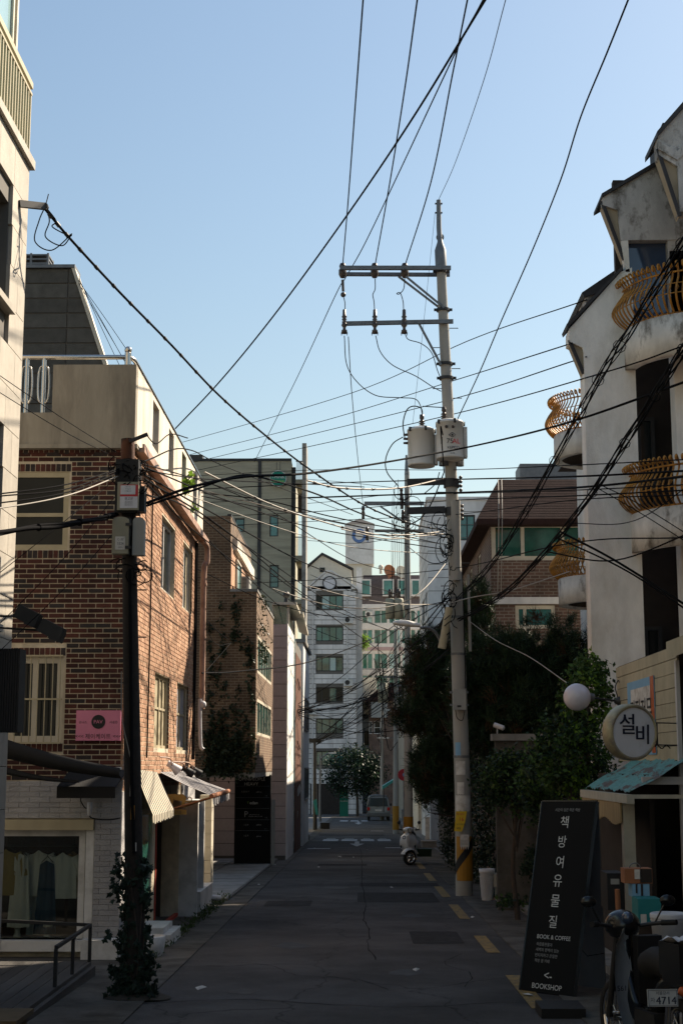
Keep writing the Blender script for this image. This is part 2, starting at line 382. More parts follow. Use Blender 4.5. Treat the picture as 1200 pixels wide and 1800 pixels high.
# asphalt: worn, with fine aggregate, big tone changes and cracks
def asphalt():
    m = mat('asphalt', (.086, .081, .078), .9, .28, .9, .5, 260, col2=(.056, .053, .051), s2=.55, t2=.52, w2=.10, spec=.12)
    t = m.node_tree; N = t.nodes; L = t.links; b = N['Principled BSDF']; src = b.inputs['Base Color'].links[0].from_socket
    tc = N.new('ShaderNodeTexCoord')
    wv = N.new('ShaderNodeTexNoise'); wv.inputs['Scale'].default_value = 1.6; wv.inputs['Detail'].default_value = 6; L.new(tc.outputs['Object'], wv.inputs[0])
    va = N.new('ShaderNodeVectorMath'); va.operation = 'MULTIPLY_ADD'; L.new(wv.outputs['Color'], va.inputs[0]); va.inputs[1].default_value = (.9, .9, 0); L.new(tc.outputs['Object'], va.inputs[2])
    mp = N.new('ShaderNodeMapping'); L.new(va.outputs[0], mp.inputs[0]); mp.inputs['Scale'].default_value = (.42, .16, 1)
    vo = N.new('ShaderNodeTexVoronoi'); vo.feature = 'DISTANCE_TO_EDGE'; vo.inputs['Scale'].default_value = 1.0; L.new(mp.outputs[0], vo.inputs[0])
    mr = N.new('ShaderNodeMapRange'); L.new(vo.outputs['Distance'], mr.inputs[0]); mr.inputs[1].default_value = .0; mr.inputs[2].default_value = .007; mr.inputs[3].default_value = .5; mr.inputs[4].default_value = 1
    sp = N.new('ShaderNodeTexNoise'); sp.inputs['Scale'].default_value = 130; sp.inputs['Detail'].default_value = 2; L.new(tc.outputs['Object'], sp.inputs[0])
    m2 = N.new('ShaderNodeMapRange'); L.new(sp.outputs[0], m2.inputs[0]); m2.inputs[1].default_value = .35; m2.inputs[2].default_value = .75; m2.inputs[3].default_value = .75; m2.inputs[4].default_value = 1.6
    mu = N.new('ShaderNodeMath'); mu.operation = 'MULTIPLY'; L.new(mr.outputs[0], mu.inputs[0]); L.new(m2.outputs[0], mu.inputs[1])
    vm = N.new('ShaderNodeVectorMath'); vm.operation = 'SCALE'; L.new(src, vm.inputs[0]); L.new(mu.outputs[0], vm.inputs['Scale']); L.new(vm.outputs[0], b.inputs['Base Color'])
asphalt()

# ---------------------------------------------------------------- shared builders
def window(parent, fac, u0, u1, z0, z1, depth=.1, frame='cream_frame', pane='glass_dark', fw=.05, mull=(), rails=(), curtain=None, name='window', sill=None):
    mb = MB(); d0, d1 = -depth, -depth + .05
    fac.box(mb, u0, u0 + fw, z0, z1, d0, d1); fac.box(mb, u1 - fw, u1, z0, z1, d0, d1)
    fac.box(mb, u0 + fw, u1 - fw, z0, z0 + fw, d0, d1); fac.box(mb, u0 + fw, u1 - fw, z1 - fw, z1, d0, d1)
    for k in mull: fac.box(mb, k - fw * .4, k + fw * .4, z0 + fw, z1 - fw, d0, d1 - .004)
    for k in rails: fac.box(mb, u0 + fw, u1 - fw, k - fw * .35, k + fw * .35, d0, d1 - .008)
    fr = mb.build(name, frame, parent)
    edges = [u0 + fw] + sorted(mull) + [u1 - fw]
    for a, b in zip(edges, edges[1:]):
        g = MB(); fac.box(g, a, b, z0 + fw, z1 - fw, d0 + .008 + .006 * (len(edges) % 2), d0 + .022); g.build('pane', pane if isinstance(pane, str) else random.choice(pane), fr)
    if curtain:
        g = MB(); n = 14
        pts = [fac.p(u0 + fw + (u1 - u0 - 2 * fw) * i / n, 0, -depth - .06 - .025 * (i % 2)) for i in range(n + 1)]
        for a, b in zip(pts, pts[1:]):
            g.quad(a + Vector((0, 0, z0 + fw)), b + Vector((0, 0, z0 + fw)), b + Vector((0, 0, z1 - fw)), a + Vector((0, 0, z1 - fw)))
        g.build('curtain', curtain, fr)
    if sill:
        g = MB(); fac.box(g, u0 - .05, u1 + .05, z0 - .05, z0, -depth + .052, .05); g.build('sill', sill, fr)
    return fr
def catmull(pts, n=10):
    pts = [Vector(p) for p in pts]; q = [pts[0] * 2 - pts[1]] + pts + [pts[-1] * 2 - pts[-2]]; out = []
    for i in range(1, len(q) - 2):
        a, b, c, d = q[i - 1:i + 3]
        for k in range(n):
            t = k / n
            out.append(.5 * ((2 * b) + (c - a) * t + (2 * a - 5 * b + 4 * c - d) * t * t + (3 * b - a - 3 * c + d) * t ** 3))
    return out + [pts[-1]]
def leaf_mesh(name, mats, parent, centers, sizes, per, leaf, aspect=.6, up=.3, mi=0, weights=None):
    # leaf-sized four-cornered faces scattered round twig ends
    C_ = np.repeat(np.array(centers, float), per, 0); S_ = np.repeat(np.array(sizes, float), per, 0); n = len(C_)
    pos = C_ + RNG.normal(0, .45, (n, 3)) * (S_[:, None] if S_.ndim == 1 else S_)
    a = RNG.normal(0, 1, (n, 3)); a[:, 2] += up; a /= np.linalg.norm(a, axis=1)[:, None]
    b = np.cross(a, RNG.normal(0, 1, (n, 3))); b /= np.linalg.norm(b, axis=1)[:, None]
    L_ = leaf * RNG.uniform(.55, 1.3, (n, 1)); a *= L_; b *= L_ * aspect * .5
    V = np.stack([pos, pos + a * .45 + b, pos + a, pos + a * .45 - b], 1).reshape(-1, 3)
    o0 = np.array(ORG[parent.name]) if parent is not None else np.array([C_[:, 0].mean(), C_[:, 1].mean(), C_[:, 2].min()])
    me = bpy.data.meshes.new(name); me.vertices.add(4 * n); me.vertices.foreach_set('co', (V - o0).ravel())
    me.loops.add(4 * n); me.loops.foreach_set('vertex_index', np.arange(4 * n)); me.polygons.add(n); me.polygons.foreach_set('loop_start', np.arange(0, 4 * n, 4))
    for m in mats: me.materials.append(M[m])
    if len(mats) > 1: me.polygons.foreach_set('material_index', np.repeat(RNG.choice(len(mats), len(centers), p=weights), per).astype(np.int32))
    me.update(); me.validate()
    o = bpy.data.objects.new(name, me); COL.objects.link(o)
    if parent is not None: o.parent = parent; ORG[o.name] = ORG[parent.name]
    else: o.location = o0; ORG[o.name] = Vector(o0)
    return o
# ================================================================ the setting: ground, road, gutters, pavements
def strip(mb, x0, x1, y0, y1, h, m=0, thick=None):
    if thick is None:
        mb.quad((x0, y0, gz(y0) + h), (x1, y0, gz(y0) + h), (x1, y1, gz(y1) + h), (x0, y1, gz(y1) + h), m)
    else:
        vs = [(x0, y0, gz(y0) + h - thick), (x1, y0, gz(y0) + h - thick), (x1, y1, gz(y1) + h - thick), (x0, y1, gz(y1) + h - thick),
              (x0, y0, gz(y0) + h), (x1, y0, gz(y0) + h), (x1, y1, gz(y1) + h), (x0, y1, gz(y1) + h)]
        mb.add(vs, [(0, 3, 2, 1), (4, 5, 6, 7), (0, 1, 5, 4), (1, 2, 6, 5), (2, 3, 7, 6), (3, 0, 4, 7)], m)
    return mb
mb = MB()
for y0, y1 in ((-150, 0), (0, 150), (150, 1500)): strip(mb, -1200, 1200, y0, y1, -.01)
tag(mb.build('ground', 'ground', org=(0, 0, 0)), kind='structure')
mb = MB(); strip(mb, -2.1, 2.0, -40, 150, .004); strip(mb, -40, -2.1, 139, 150, .004); strip(mb, 2.0, 40, 139, 150, .004)
tag(mb.build('road', 'asphalt', org=(0, 0, 0)), kind='structure')
road_marks = bpy.data.objects.new('road_markings', None); COL.objects.link(road_marks); ORG['road_markings'] = Vector((0, 0, 0)); tag(road_marks, kind='structure')
for y0, y1 in ((-2, 1), (4, 7), (9.5, 12.2), (14.6, 17.2), (19.6, 21.9), (24.8, 28), (30, 33.4), (35.5, 39), (41.2, 45), (47, 51), (54, 58)):
    m_ = MB(); strip(m_, 1.62, 1.79, y0, y1, .012); m_.build('yellow_dash', 'yellow_paint', road_marks)
def arrow(y0, y1, cx):
    m_ = MB(); ym = y0 + (y1 - y0) * .55
    pts = [(cx - .09, y1), (cx - .09, ym), (cx - .30, ym), (cx, y0), (cx + .30, ym), (cx + .09, ym), (cx + .09, y1)]
    m_.add([(x, y, gz(y) + .012) for x, y in pts], [(0, 1, 5, 6), (2, 3, 4)]); m_.build('arrow_marking', 'white_paint_road', road_marks)
arrow(58.6, 64.8, -.12); arrow(101, 112, -.1)
for x0, x1 in ((-1.62, -.95), (-.80, -.12), (.05, .62), (.78, 1.35)):
    m_ = MB(); strip(m_, x0, x1, 65.4, 68.0, .012); strip(m_, x0 + .1, x1 - .15, 69.0, 69.5, .012); m_.build('worn_lettering', 'white_paint_road', road_marks)
for x0, x1 in ((-1.5, -.9), (-.7, -.1), (.1, .6)):
    m_ = MB(); strip(m_, x0, x1, 112, 117, .012); m_.build('worn_lettering', 'white_paint_road', road_marks)
for x0, x1, y in ((-1.95, -1.1, 56), (.95, 1.6, 57), (.6, 1.3, 83), (-1.5, -.4, 128), (.3, 1.3, 128)):
    m_ = MB(); strip(m_, x0, x1, y, y + .7, .012); m_.build('white_line', 'white_paint_road', road_marks)
for i, (x0, x1, y0, y1) in enumerate(((-.05, 1.5, 28.6, 31.4), (.0, 1.75, 33.5, 34.8), (.72, 1.42, 20.8, 22.6), (-1.75, -.9, 27.6, 29.0), (-1.2, .2, 43, 44.2), (-.6, 1.5, 49, 50.5), (-2.0, 1.2, 74, 76))):
    m_ = MB(); n = 9; a = []
    for k in range(n + 1): a.append((x0 + (x1 - x0) * k / n, y0 + random.uniform(-.04, .04)))
    for k in range(n + 1): a.append((x1 - (x1 - x0) * k / n, y1 + random.uniform(-.04, .04)))
    m_.add([(x, y, gz(y) + .008) for x, y in a], [tuple(range(len(a)))])
    tag(m_.build('asphalt_patch', 'patch'), kind='structure')
def crack(pts, wd, lift=.0085):
    m_ = MB(); q = catmull([(x, y, 0) for x, y in pts], 6); vs = []
    for i, p in enumerate(q):
        d = q[min(i + 1, len(q) - 1)] - q[max(i - 1, 0)]; nrm = Vector((-d.y, d.x, 0)).normalized() * wd * random.uniform(.4, 1.2)
        j = Vector((random.uniform(-.02, .02), random.uniform(-.03, .03), 0))
        for s in (-1, 1):
            c = p + j + nrm * s; vs.append((c.x, c.y, gz(c.y) + lift))
    m_.add(vs, [(2 * i, 2 * i + 1, 2 * i + 3, 2 * i + 2) for i in range(len(q) - 1)])
    tag(m_.build('road_crack', 'crack'), kind='structure')
crack([(.02, 56), (.06, 44), (.03, 36), (.10, 28), (.05, 25), (.14, 22.6), (.10, 20.5), (.2, 18.8)], .009)
crack([(-2.1, 14.9), (-1.2, 15.2), (-.4, 14.9), (.5, 14.7), (1.3, 15.0), (2.0, 14.9)], .010)
crack([(-1.5, 40), (-.9, 40.3), (-.2, 40.1)], .012); crack([(-.4, 13.0), (-.2, 12.2), (-.3, 11.6)], .006); crack([(-1.6, 29.5), (-1.0, 29.2), (-.5, 29.4)], .012)
for x, y, r_ in ((.5, 17.5, .22), (-.9, 20.5, .3), (.9, 25.5, .26), (-.5, 33, .35), (-1.2, 15.8, .18), (.2, 13.2, .2), (1.1, 38, .4), (-.8, 47, .5)):
    m_ = MB(); n = 18; a = [(x + r_ * random.uniform(.55, 1.1) * math.cos(6.283 * k / n), y + 1.5 * r_ * random.uniform(.55, 1.1) * math.sin(6.283 * k / n)) for k in range(n)]
    m_.add([(u, v, gz(v) + .0065) for u, v in a], [tuple(range(n))]); tag(m_.build('oil_stain', 'oil_stain'), kind='structure')
crack([(-1.7, 18.5), (-1.1, 18.2), (-.7, 17.2), (-.1, 16.9), (.3, 16.0)], .007); crack([(1.3, 19.5), (1.0, 18.4), (1.25, 17.4), (1.1, 16.2)], .006); crack([(-.2, 24), (-.9, 24.6), (-1.5, 24.3), (-2.0, 24.9)], .009); crack([(.9, 12.4), (1.5, 12.9), (2.0, 12.6)], .006)
m_ = MB(); c = PG(390, 1583); m_.lathe([(0, .013), (.30, .013), (.33, .006)], (c.x, c.y, c.z), 20); tag(m_.build('manhole_cover', 'galv'), 'round iron manhole cover in the asphalt near the left gutter', 'manhole')
# gutters, kerbs, pavements
mb = MB()
for k in range(-15, 70):
    y = k * 2.0; strip(mb, -2.5, -2.1, y + .006, y + 1.994, .016 + .003 * random.random(), 0, .05)
tag(mb.build('gutter', 'gutter_concrete', org=(0, 0, 0)), kind='structure')
mb = MB(); strip(mb, 2.0, 2.78, -30, 139, .014, 0, .05)
tag(mb.build('gutter_right', 'gutter_concrete', org=(0, 0, 0)), kind='structure')
kerb = bpy.data.objects.new('kerb', None); COL.objects.link(kerb); ORG['kerb'] = Vector((0, 0, 0)); tag(kerb, kind='structure')
for k in range(12, 40):
    m_ = MB(); strip(m_, 2.78, 2.92, k * 1.0 + .01, k + .99, .10 + .006 * random.random(), 0, .14); m_.build('kerb_stone', 'concrete', kerb)
pave = MB(); strip(pave, 2.92, 9, -20, 60, .07, 0, .1); pave = tag(pave.build('pavement_right', 'joint_dark', org=(0, 0, 0)), kind='structure')
for k in range(28):
    for j in range(2):
        m_ = MB(); y = 17 + k * .42; x = 2.93 + j * .42; strip(m_, x + .008, x + .412, y + .008 + .2 * (j % 2), y + .412 + .2 * (j % 2), .088 + .008 * random.random(), 0, .03)
        m_.build('paver', 'concrete', pave)
fore = MB(); strip(fore, -14, -2.5, 28.8, 47.5, .05, 0, .08); fore = tag(fore.build('forecourt', 'joint_dark', org=(0, 0, 0)), kind='structure')
for k in range(8):
    for j in range(4):
        m_ = MB(); y = 28.85 + k * 2.3; x = -2.52 - j * 1.2; strip(m_, x - 1.19, x - .02, y + .01, y + 2.29, .062 + .006 * random.random(), 0, .03); m_.build('paving_slab', 'concrete', fore)
mb = MB(); strip(mb, -9, -2.5, -20, 28.8, .012); tag(mb.build('pavement_left', 'gutter_concrete', org=(0, 0, 0)), kind='structure')
# weeds and moss along the left edge, dead leaves and paper scraps on the road
pts = []
for y in np.arange(18.5, 30, .12):
    for q in range(3): pts.append((-2.52 - abs(random.gauss(0, .10)), y + random.uniform(-.1, .1), gz(y) + .03))
tag(leaf_mesh('weeds', ['grass'], None, pts, [.06] * len(pts), 5, .07, .25, 1.2), 'short weeds and moss along the left road edge', 'weeds', kind='stuff')
for i, (x, y) in enumerate(((353, 1736), (553, 1491), (597, 1506), (447, 1540), (455, 1555), (621, 1507), (688, 1560), (731, 1704), (928, 1749), (520, 1465), (560, 1524), (830, 1612), (484, 1520), (645, 1494))):
    m_ = MB(); p = PG(x, y, .02); s = random.uniform(.03, .07); a = random.uniform(0, 3)
    u, v = Vector((math.cos(a), math.sin(a), .1)) * s, Vector((-math.sin(a), math.cos(a), .25)) * s * .5
    m_.add([p - u - v, p + u - v * .6, p + u * .8 + v, p - u * .7 + v, p + Vector((0, 0, .02))], [(0, 1, 4), (1, 2, 4), (2, 3, 4), (3, 0, 4)])
    tag(m_.build('paper_scrap', 'paper'), 'small pale scrap of litter lying on the asphalt', 'litter', 'litter on the road')
# ================================================================ left side
# ---- pale stone apartment house at the left edge, seen along its street face
PX_ = -3.535
pale = thing('apartment_house', 'pale stone apartment house with balcony rail at the left edge', 'building', (PX_ - 3, 8, gz(8)))
fp = Fac((PX_, 0, 0), (0, 1, 0), (1, 0, 0))
def py(x, y): p = PX(x, y, PX_); return p.y, p.z
PE = 15.0
holes = [(9.2, PY1, za, zb) for PY1, za, zb in ((14.35, 4.05 + 2.52, 8.05 - .38), (14.35, 3.35, 5.15))]
zl = P(61, 300, 15.1).z; UPS = .23
m_ = MB(); fp.wall(m_, -6, PE, gz(15) - .3, zl, holes, -.3, -.04)
m_.box(PX_ - 7, PX_ - .3, -6, PE, gz(15) - .3, 14.5); m_.build('wall', 'joint_dark', pale)
for h in holes:
    m_ = MB(); fp.box(m_, h[0], h[1], h[2], h[3], -.30, -.27); m_.build('window_recess', 'glass_dark', pale)
    m_ = MB(); fp.box(m_, h[0], h[1] + .05, h[2] - .07, h[2], -.29, .06); m_.build('window_sill', 'stone_pale', pale)
zc = gz(15) - .25; row = 0
while zc < zl - .02:
    zt = min(zc + .42, zl); y = PE
    k = 0
    while y > 8.5:
        yn = y - (.62 if k else (.30 if row % 2 else .62)); a, b = max(yn, 8.0) + .004, y - .004; k += 1
        segs = [(a, b)]
        for h in holes:
            if zt > h[2] + .02 and zc < h[3] - .02:
                ns = []
                for s, e in segs:
                    if e <= h[0] or s >= h[1]: ns.append((s, e))
                    else:
                        if s < h[0]: ns.append((s, h[0]))
                        if e > h[1]: ns.append((h[1], e))
                segs = ns
        for s, e in segs:
            if e - s > .03:
                m_ = MB(); fp.box(m_, s, e, zc + .004, zt - .004, -.04, 0); m_.build('stone_panel', 'stone_pale', pale)
        y = yn
    zc = zt; row += 1
m_ = MB(); m_.box(PX_ - 6, PX_ - .002, PE + .001, PE + .03, gz(15), zl); m_.box(PX_ - 6, PX_ - .30, PE + .001, PE + .03, zl, 14.45); m_.build('end_wall', 'stone_pale', pale)
yl = 15.1
bal = MB(); fp.box(bal, 5, yl, zl, zl + .10, -.25, .045); bal = bal.build('balcony_ledge', 'stone_pale', pale)
zr = P(48, 165, yl).z
m_ = MB(); fp.box(m_, 5, yl, zr - .03, zr, -.05, -.015); fp.box(m_, 5, yl, zr + .05, zr + .12, -.06, -.01); m_.build('handrail', 'beige_frame', bal)
for k in range(34):
    m_ = MB(); y = yl - .03 - k * .115; fp.box(m_, y - .014, y + .014, zl + .10, zr - .03, -.045, -.02); m_.build('baluster', 'beige_frame', bal)
m_ = MB(); fp.box(m_, 5, yl - .15, zl + .12, 14.3, -.30, -.25); g_ = m_.build('window', 'glass_pale', pale)
m_ = MB(); fp.box(m_, yl - .15, yl - .10, zl + .1, 14.3, -.30, -.22); fp.box(m_, yl - .06, yl, zl + .1, 14.3, -.30, -.20); m_.build('window_frame', 'cream_frame', g_)
# cable bracket on its corner
b0, b1 = P(40, 358, 14.6), P(80, 363, 14.9)
b0.x = PX_ - .0
br = thing('cable_bracket', 'dark steel cable bracket on the corner of the pale stone house', 'bracket', b0)
m_ = MB(); m_.bar(b0, b1, .05, .07, 0, (0, 0, 1)); m_.build('arm', 'dark_metal', br)
m_ = MB(); m_.cyl(b1 + Vector((0, -.03, 0)), b1 + Vector((0, .03, 0)), .035, n=10); m_.cyl(b1, b1 + Vector((.03, 0, .14)), .006, n=5); m_.build('clamp', 'dark_metal', br)
for i, off in enumerate(((-.08, .38), (.03, .33), (.10, .22))):
    m_ = MB(); q = [b1, b1 + Vector((off[0] + .02, 0, -.16)), b1 + Vector((off[0] - .02, .02, -off[1])), b1 + Vector((off[0] + .16, .02, -off[1] - .10)), b1 + Vector((.28, .03, -.30)), P(118, 418, 15.1)]
    m_.tube(catmull(q, 8), .007, 5); m_.build('cable_loop', 'cable', br)
# dark shop box and flood lamps hanging off that house
m_ = MB(); a, b = P(-40, 1140, 13.5), P(37, 1140, 13.5); zb = P(43, 1287, 13.5).z
for k in range(18):
    x = a.x + (b.x - a.x) * k / 18; m_.box(x, x + (b.x - a.x) / 18 * .8, 13.5, 13.75, zb, a.z)
m_.box(a.x, b.x - .02, 13.52, 13.74, zb + .01, a.z - .01)
tag(m_.build('sign_box', 'black'), 'black ribbed box hanging from the pale house at the left edge', 'sign box')
for i, (xa, xb, y0, yh) in enumerate(((-10, 50, 1083, 1083), (-10, 92, 1103, 1108))):
    t = thing('flood_lamp', ('upper shorter', 'lower longer')[i] + ' black flood lamp on an arm at the left edge', 'lamp', P(xa, y0, 14))
    m_ = MB(); m_.cyl(P(xa, y0, 14), P(xb - 18, yh, 14), .011, n=6); m_.build('arm', 'dark_metal', t)
    m_ = MB(); c = P(xb, yh, 14); m_.obox(c, Vector((.10, 0, -.05)), Vector((0, .08, 0)), Vector((.03, 0, .06)), 0); m_.obox(c + Vector((.05, 0, -.05)), Vector((.05, 0, -.02)), Vector((0, .10, 0)), Vector((.02, 0, .05)), 0); m_.build('lamp_head', 'dark_metal', t)

# ---- red brick shop house
BY, BX, BY1 = 19.0, -3.0, 27.3
house = thing('brick_shop_house', 'red brick shop house with rooftop terrace and painted white ground floor', 'building', (BX - 2.5, 23, gz(23)))
ff = Fac((0, BY, 0), (1, 0, 0), (0, -1, 0)); fs = Fac((BX, 0, 0), (0, 1, 0), (1, 0, 0))
def fq(x, y): p = P(x, y, BY); return p.x, p.z
def sq(x, y): p = PX(x, y, BX); return p.y, p.z
ZC = fq(150, 783)[1]; ZW = fq(100, 1372)[1]; BASE = gz(23) - .3
wa = (fq(20, 900)[0], fq(120, 900)[0], fq(60, 966)[1], fq(60, 829)[1]); wa = (wa[1] - .78, *wa[1:])
wb = (fq(110, 1230)[0] - .72, fq(110, 1230)[0], fq(60, 1306)[1], fq(60, 1153)[1])
ws = (-6.5, fq(149, 1550)[0], fq(80, 1652)[1], fq(80, 1459)[1])
m_ = MB(); ff.wall(m_, -9, BX - .03, BASE, ZC, [wa, wb, ws], -.30, -.03)
m_.build('front_wall', 'mortar', house)
s1 = (22.2, 23.85, 4.66, 5.78); s2 = (25.0, 26.4, 4.66, 5.78); s3 = (21.8, 23.5, 2.25, 3.35); s4 = (24.5, 26.1, 2.25, 3.35); door = (22.3, 25.2, BASE, 1.45); swin = (20.3, 22.0, .0, 1.40)
m_ = MB(); fs.wall(m_, BY + .30, BY1, BASE, ZC, [s1, s2, s3, s4, door, swin], -.30, -.0065); m_.box(BX - 6, BX - .3, BY1 - .3, BY1, BASE, ZC); m_.box(BX - .3, BX - .0065, BY + .031, BY + .30, BASE, ZC); m_.build('side_wall', 'mortar', house)
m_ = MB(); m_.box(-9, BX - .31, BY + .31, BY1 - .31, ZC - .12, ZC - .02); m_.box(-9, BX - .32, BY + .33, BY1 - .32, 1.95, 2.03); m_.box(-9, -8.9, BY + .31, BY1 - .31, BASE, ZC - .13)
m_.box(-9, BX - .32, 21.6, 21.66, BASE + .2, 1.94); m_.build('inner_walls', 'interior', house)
# bricks of the front: one shared block per tone, cut ones scaled
CH, BL = .0645, .2025
bmesh_ = []
for t in 'abc':
    q = MB().box(-.5, .5, -.012, .02, -.5, .5); me = bpy.data.meshes.new('brick')
    me.from_pydata(q.v, [], q.f); me.materials.append(M['brick_' + t]); bmesh_.append(me)
stuff = MB(); made = 0; cand = []
holesF = [wa, wb]
def cut(a, b, z0, z1, hs, g=.0):
    segs = [(a, b)]
    for h in hs:
        if z1 > h[2] + .004 and z0 < h[3] - .004:
            ns = []
            for s, e in segs:
                if e <= h[0] or s >= h[1]: ns.append((s, e))
                else:
                    if s < h[0]: ns.append((s, h[0] - g))
                    if e > h[1]: ns.append((h[1] + g, e))
            segs = ns
    return [q for q in segs if q[1] - q[0] > .03]
sol = []                                       # soldier courses: under the terrace, over and under windows
sol.append((-6, BX, ZC - .115, ZC - .008)); 
for h in holesF: sol += [(h[0] - .02, h[1] + .02, h[3] + .008, h[3] + .105), (h[0] - .02, h[1] + .02, h[2] - .108, h[2] - .008)]
row = 0; z = ZW
while z < ZC - .13:
    x = BX - (BL / 2 if row % 2 else 0)
    edges = [BX] if row % 2 else []
    spans = ([(BX - BL / 2, BX)] if row % 2 else []); xx = BX - (BL / 2 if row % 2 else 0)
    while xx > -6.2: spans.append((xx - BL, xx)); xx -= BL
    for a, b in spans:
        for s, e in cut(a + .006, b - .006, z, z + CH, [(h[0] - .03, h[1] + .03, h[2] - .11, h[3] + .108) for h in holesF]):
            cand.append((s, e, z + .0065, z + CH - .0065))
    z += CH; row += 1
for s0, s1_, za, zb in sol:
    n = int((s1_ - s0) / .0675)
    for k in range(n): cand.append((s1_ - (k + 1) * .0675 + .005, s1_ - k * .0675 - .005, za, zb))
xl = fq(26, 1000)[0]
cand.sort(key=lambda c: (not (xl < (c[0] + c[1]) / 2 < BX - .16), -(c[1] - c[0])))
for i, (s, e, za, zb) in enumerate(cand):
    t = random.choices((0, 1, 2), (.42, .36, .22))[0]
    if i < 300:
        o = bpy.data.objects.new('brick', bmesh_[t]); COL.objects.link(o); o.parent = house
        o.location = Vector(((s + e) / 2, BY + .034 + random.uniform(-.001, .002), (za + zb) / 2)) - ORG[house.name]; o.scale = (e - s, 1, zb - za)
    else: stuff.box(s, e, BY + .0225, BY + .04, za, zb, t)
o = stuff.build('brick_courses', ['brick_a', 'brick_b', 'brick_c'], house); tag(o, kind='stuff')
# bricks of the side wall, facing the street
stuff = MB(); z = ZW - .13; row = 0; hs = [s1, s2, s3, s4]
while z < ZC - .02:
    y = BY + (0 if row % 2 else -BL / 2)
    while y < BY1 - .02:
        for s, e in cut(max(y, BY - .001) + .006, min(y + BL, BY1) - .006, z, z + CH, hs):
            stuff.box(BX - .03, BX + random.uniform(-.002, .003), s, e, z + .006, z + CH - .006, random.choices((0, 1, 2), (.45, .35, .2))[0])
        y += BL
    z += CH; row += 1
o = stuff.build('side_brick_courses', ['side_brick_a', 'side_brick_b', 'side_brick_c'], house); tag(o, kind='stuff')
# painted split-face blocks below
z = ZW - .006; row = 0
while z > gz(19) + .12:
    zt = z; z -= .066; x = BX - (.13 if row % 2 else 0); spans = [(BX - .13, BX)] if row % 2 else []
    while x > -5.6: spans.append((x - .26, x)); x -= .26
    for a, b in spans:
        for s, e in cut(a + .002, b - .002, z, zt, [(ws[0] - .2, ws[1] + .11, ws[2] - .05, ws[3] + .14)]):
            m_ = MB(); m_.box(s, e, BY - .008 - random.uniform(0, .006), BY + .03, z + .002, zt - .002); m_.build('painted_block', 'painted_block', house)
    row += 1
m_ = MB(); m_.box(BX - .006, BX + .006, BY + .002, 20.2, BASE + .2, ZW - .14); m_.build('painted_side', 'painted_block', house); m_ = MB(); m_.box(BX - .006, BX + .012, 25.25, BY1, BASE + .2, 1.93); m_.build('painted_side', 'painted_block', house)
# front windows
window(house, ff, *wa[:2], *wa[2:], depth=.09, frame='beige_frame', pane='glass_dark', fw=.07, rails=(wa[2] + .45 * (wa[3] - wa[2]),), curtain='interior')
wbo = window(house, ff, *wb, depth=.12, frame='cream_frame', pane='glass_dark', fw=.09, mull=(wb[0] + .35,), curtain='curtain')
for k in range(8):
    m_ = MB(); x = wb[0] + .03 + k * (wb[1] - wb[0] - .06) / 7; m_.cyl((x, BY - .03, wb[2]), (x, BY - .03, wb[3]), .008, n=6); m_.build('window_bar', 'beige_frame', wbo)
m_ = MB(); 
for zz in (wb[2], (wb[2] + wb[3]) / 2, wb[3]): m_.box(wb[0], wb[1], BY - .045, BY - .02, zz - .011, zz + .011)
m_.build('window_bar_rail', 'beige_frame', wbo)
# side windows
window(house, fs, *s1, depth=.12, frame='white_trim', pane='glass_dark', fw=.06, mull=(23.0,))
window(house, fs, *s2, depth=.12, frame='white_trim', pane='curtain', fw=.06, mull=(25.7,))
window(house, fs, *s3, depth=.10, frame='curtain', pane='curtain', fw=.05, mull=(22.2, 22.7, 23.1), rails=(2.85,))
window(house, fs, *s4, depth=.10, frame='curtain', pane='canvas_grey', fw=.05, mull=(25.3,), rails=(2.85,))
window(house, fs, *swin, depth=.06, frame='cream_frame', pane='glass_green', fw=.08)
# shop window
m_ = MB(); x1 = ws[1]; zt = ws[3]; zb = ws[2]
m_.box(-6.5, x1 + .10, BY - .04, BY + .2, zt, zt + .13); lint = m_.build('lintel_beam', 'beige_frame', house)
m_ = MB(); m_.box(x1 - .10, x1 - .02, BY + .10, BY + .18, zb, zt); m_.box(-6.5, x1 - .10, BY + .10, BY + .18, zt - .08, zt); m_.box(x1, x1 + .10, BY + .02, BY + .2, zb, zt)
sw = m_.build('shop_window', 'white_trim', house)
m_ = MB(); m_.box(-6.5, x1 - .10, BY + .13, BY + .14, zb, zt - .08); m_.build('pane', 'glass_clear', sw)
m_ = MB(); m_.box(-6.5, x1 + .02, BY - .10, BY + .25, zb - .13, zb); m_.build('window_ledge', 'white_trim', house)
m_ = MB(); m_.box(-6.5, x1 + .3, BY + .26, BY + 1.6, zb - .10, zb - .02); m_.build('display_floor', 'interior_floor', house)
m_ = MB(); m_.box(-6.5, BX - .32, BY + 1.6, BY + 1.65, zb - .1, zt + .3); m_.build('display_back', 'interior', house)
px0 = fq(150, 1660)
m_ = MB(); m_.box(px0[0], BX + .03, BY - .30, BY - .016, gz(19) - .1, fq(150, 1648)[1]); m_.build('plinth', 'white_trim', house)
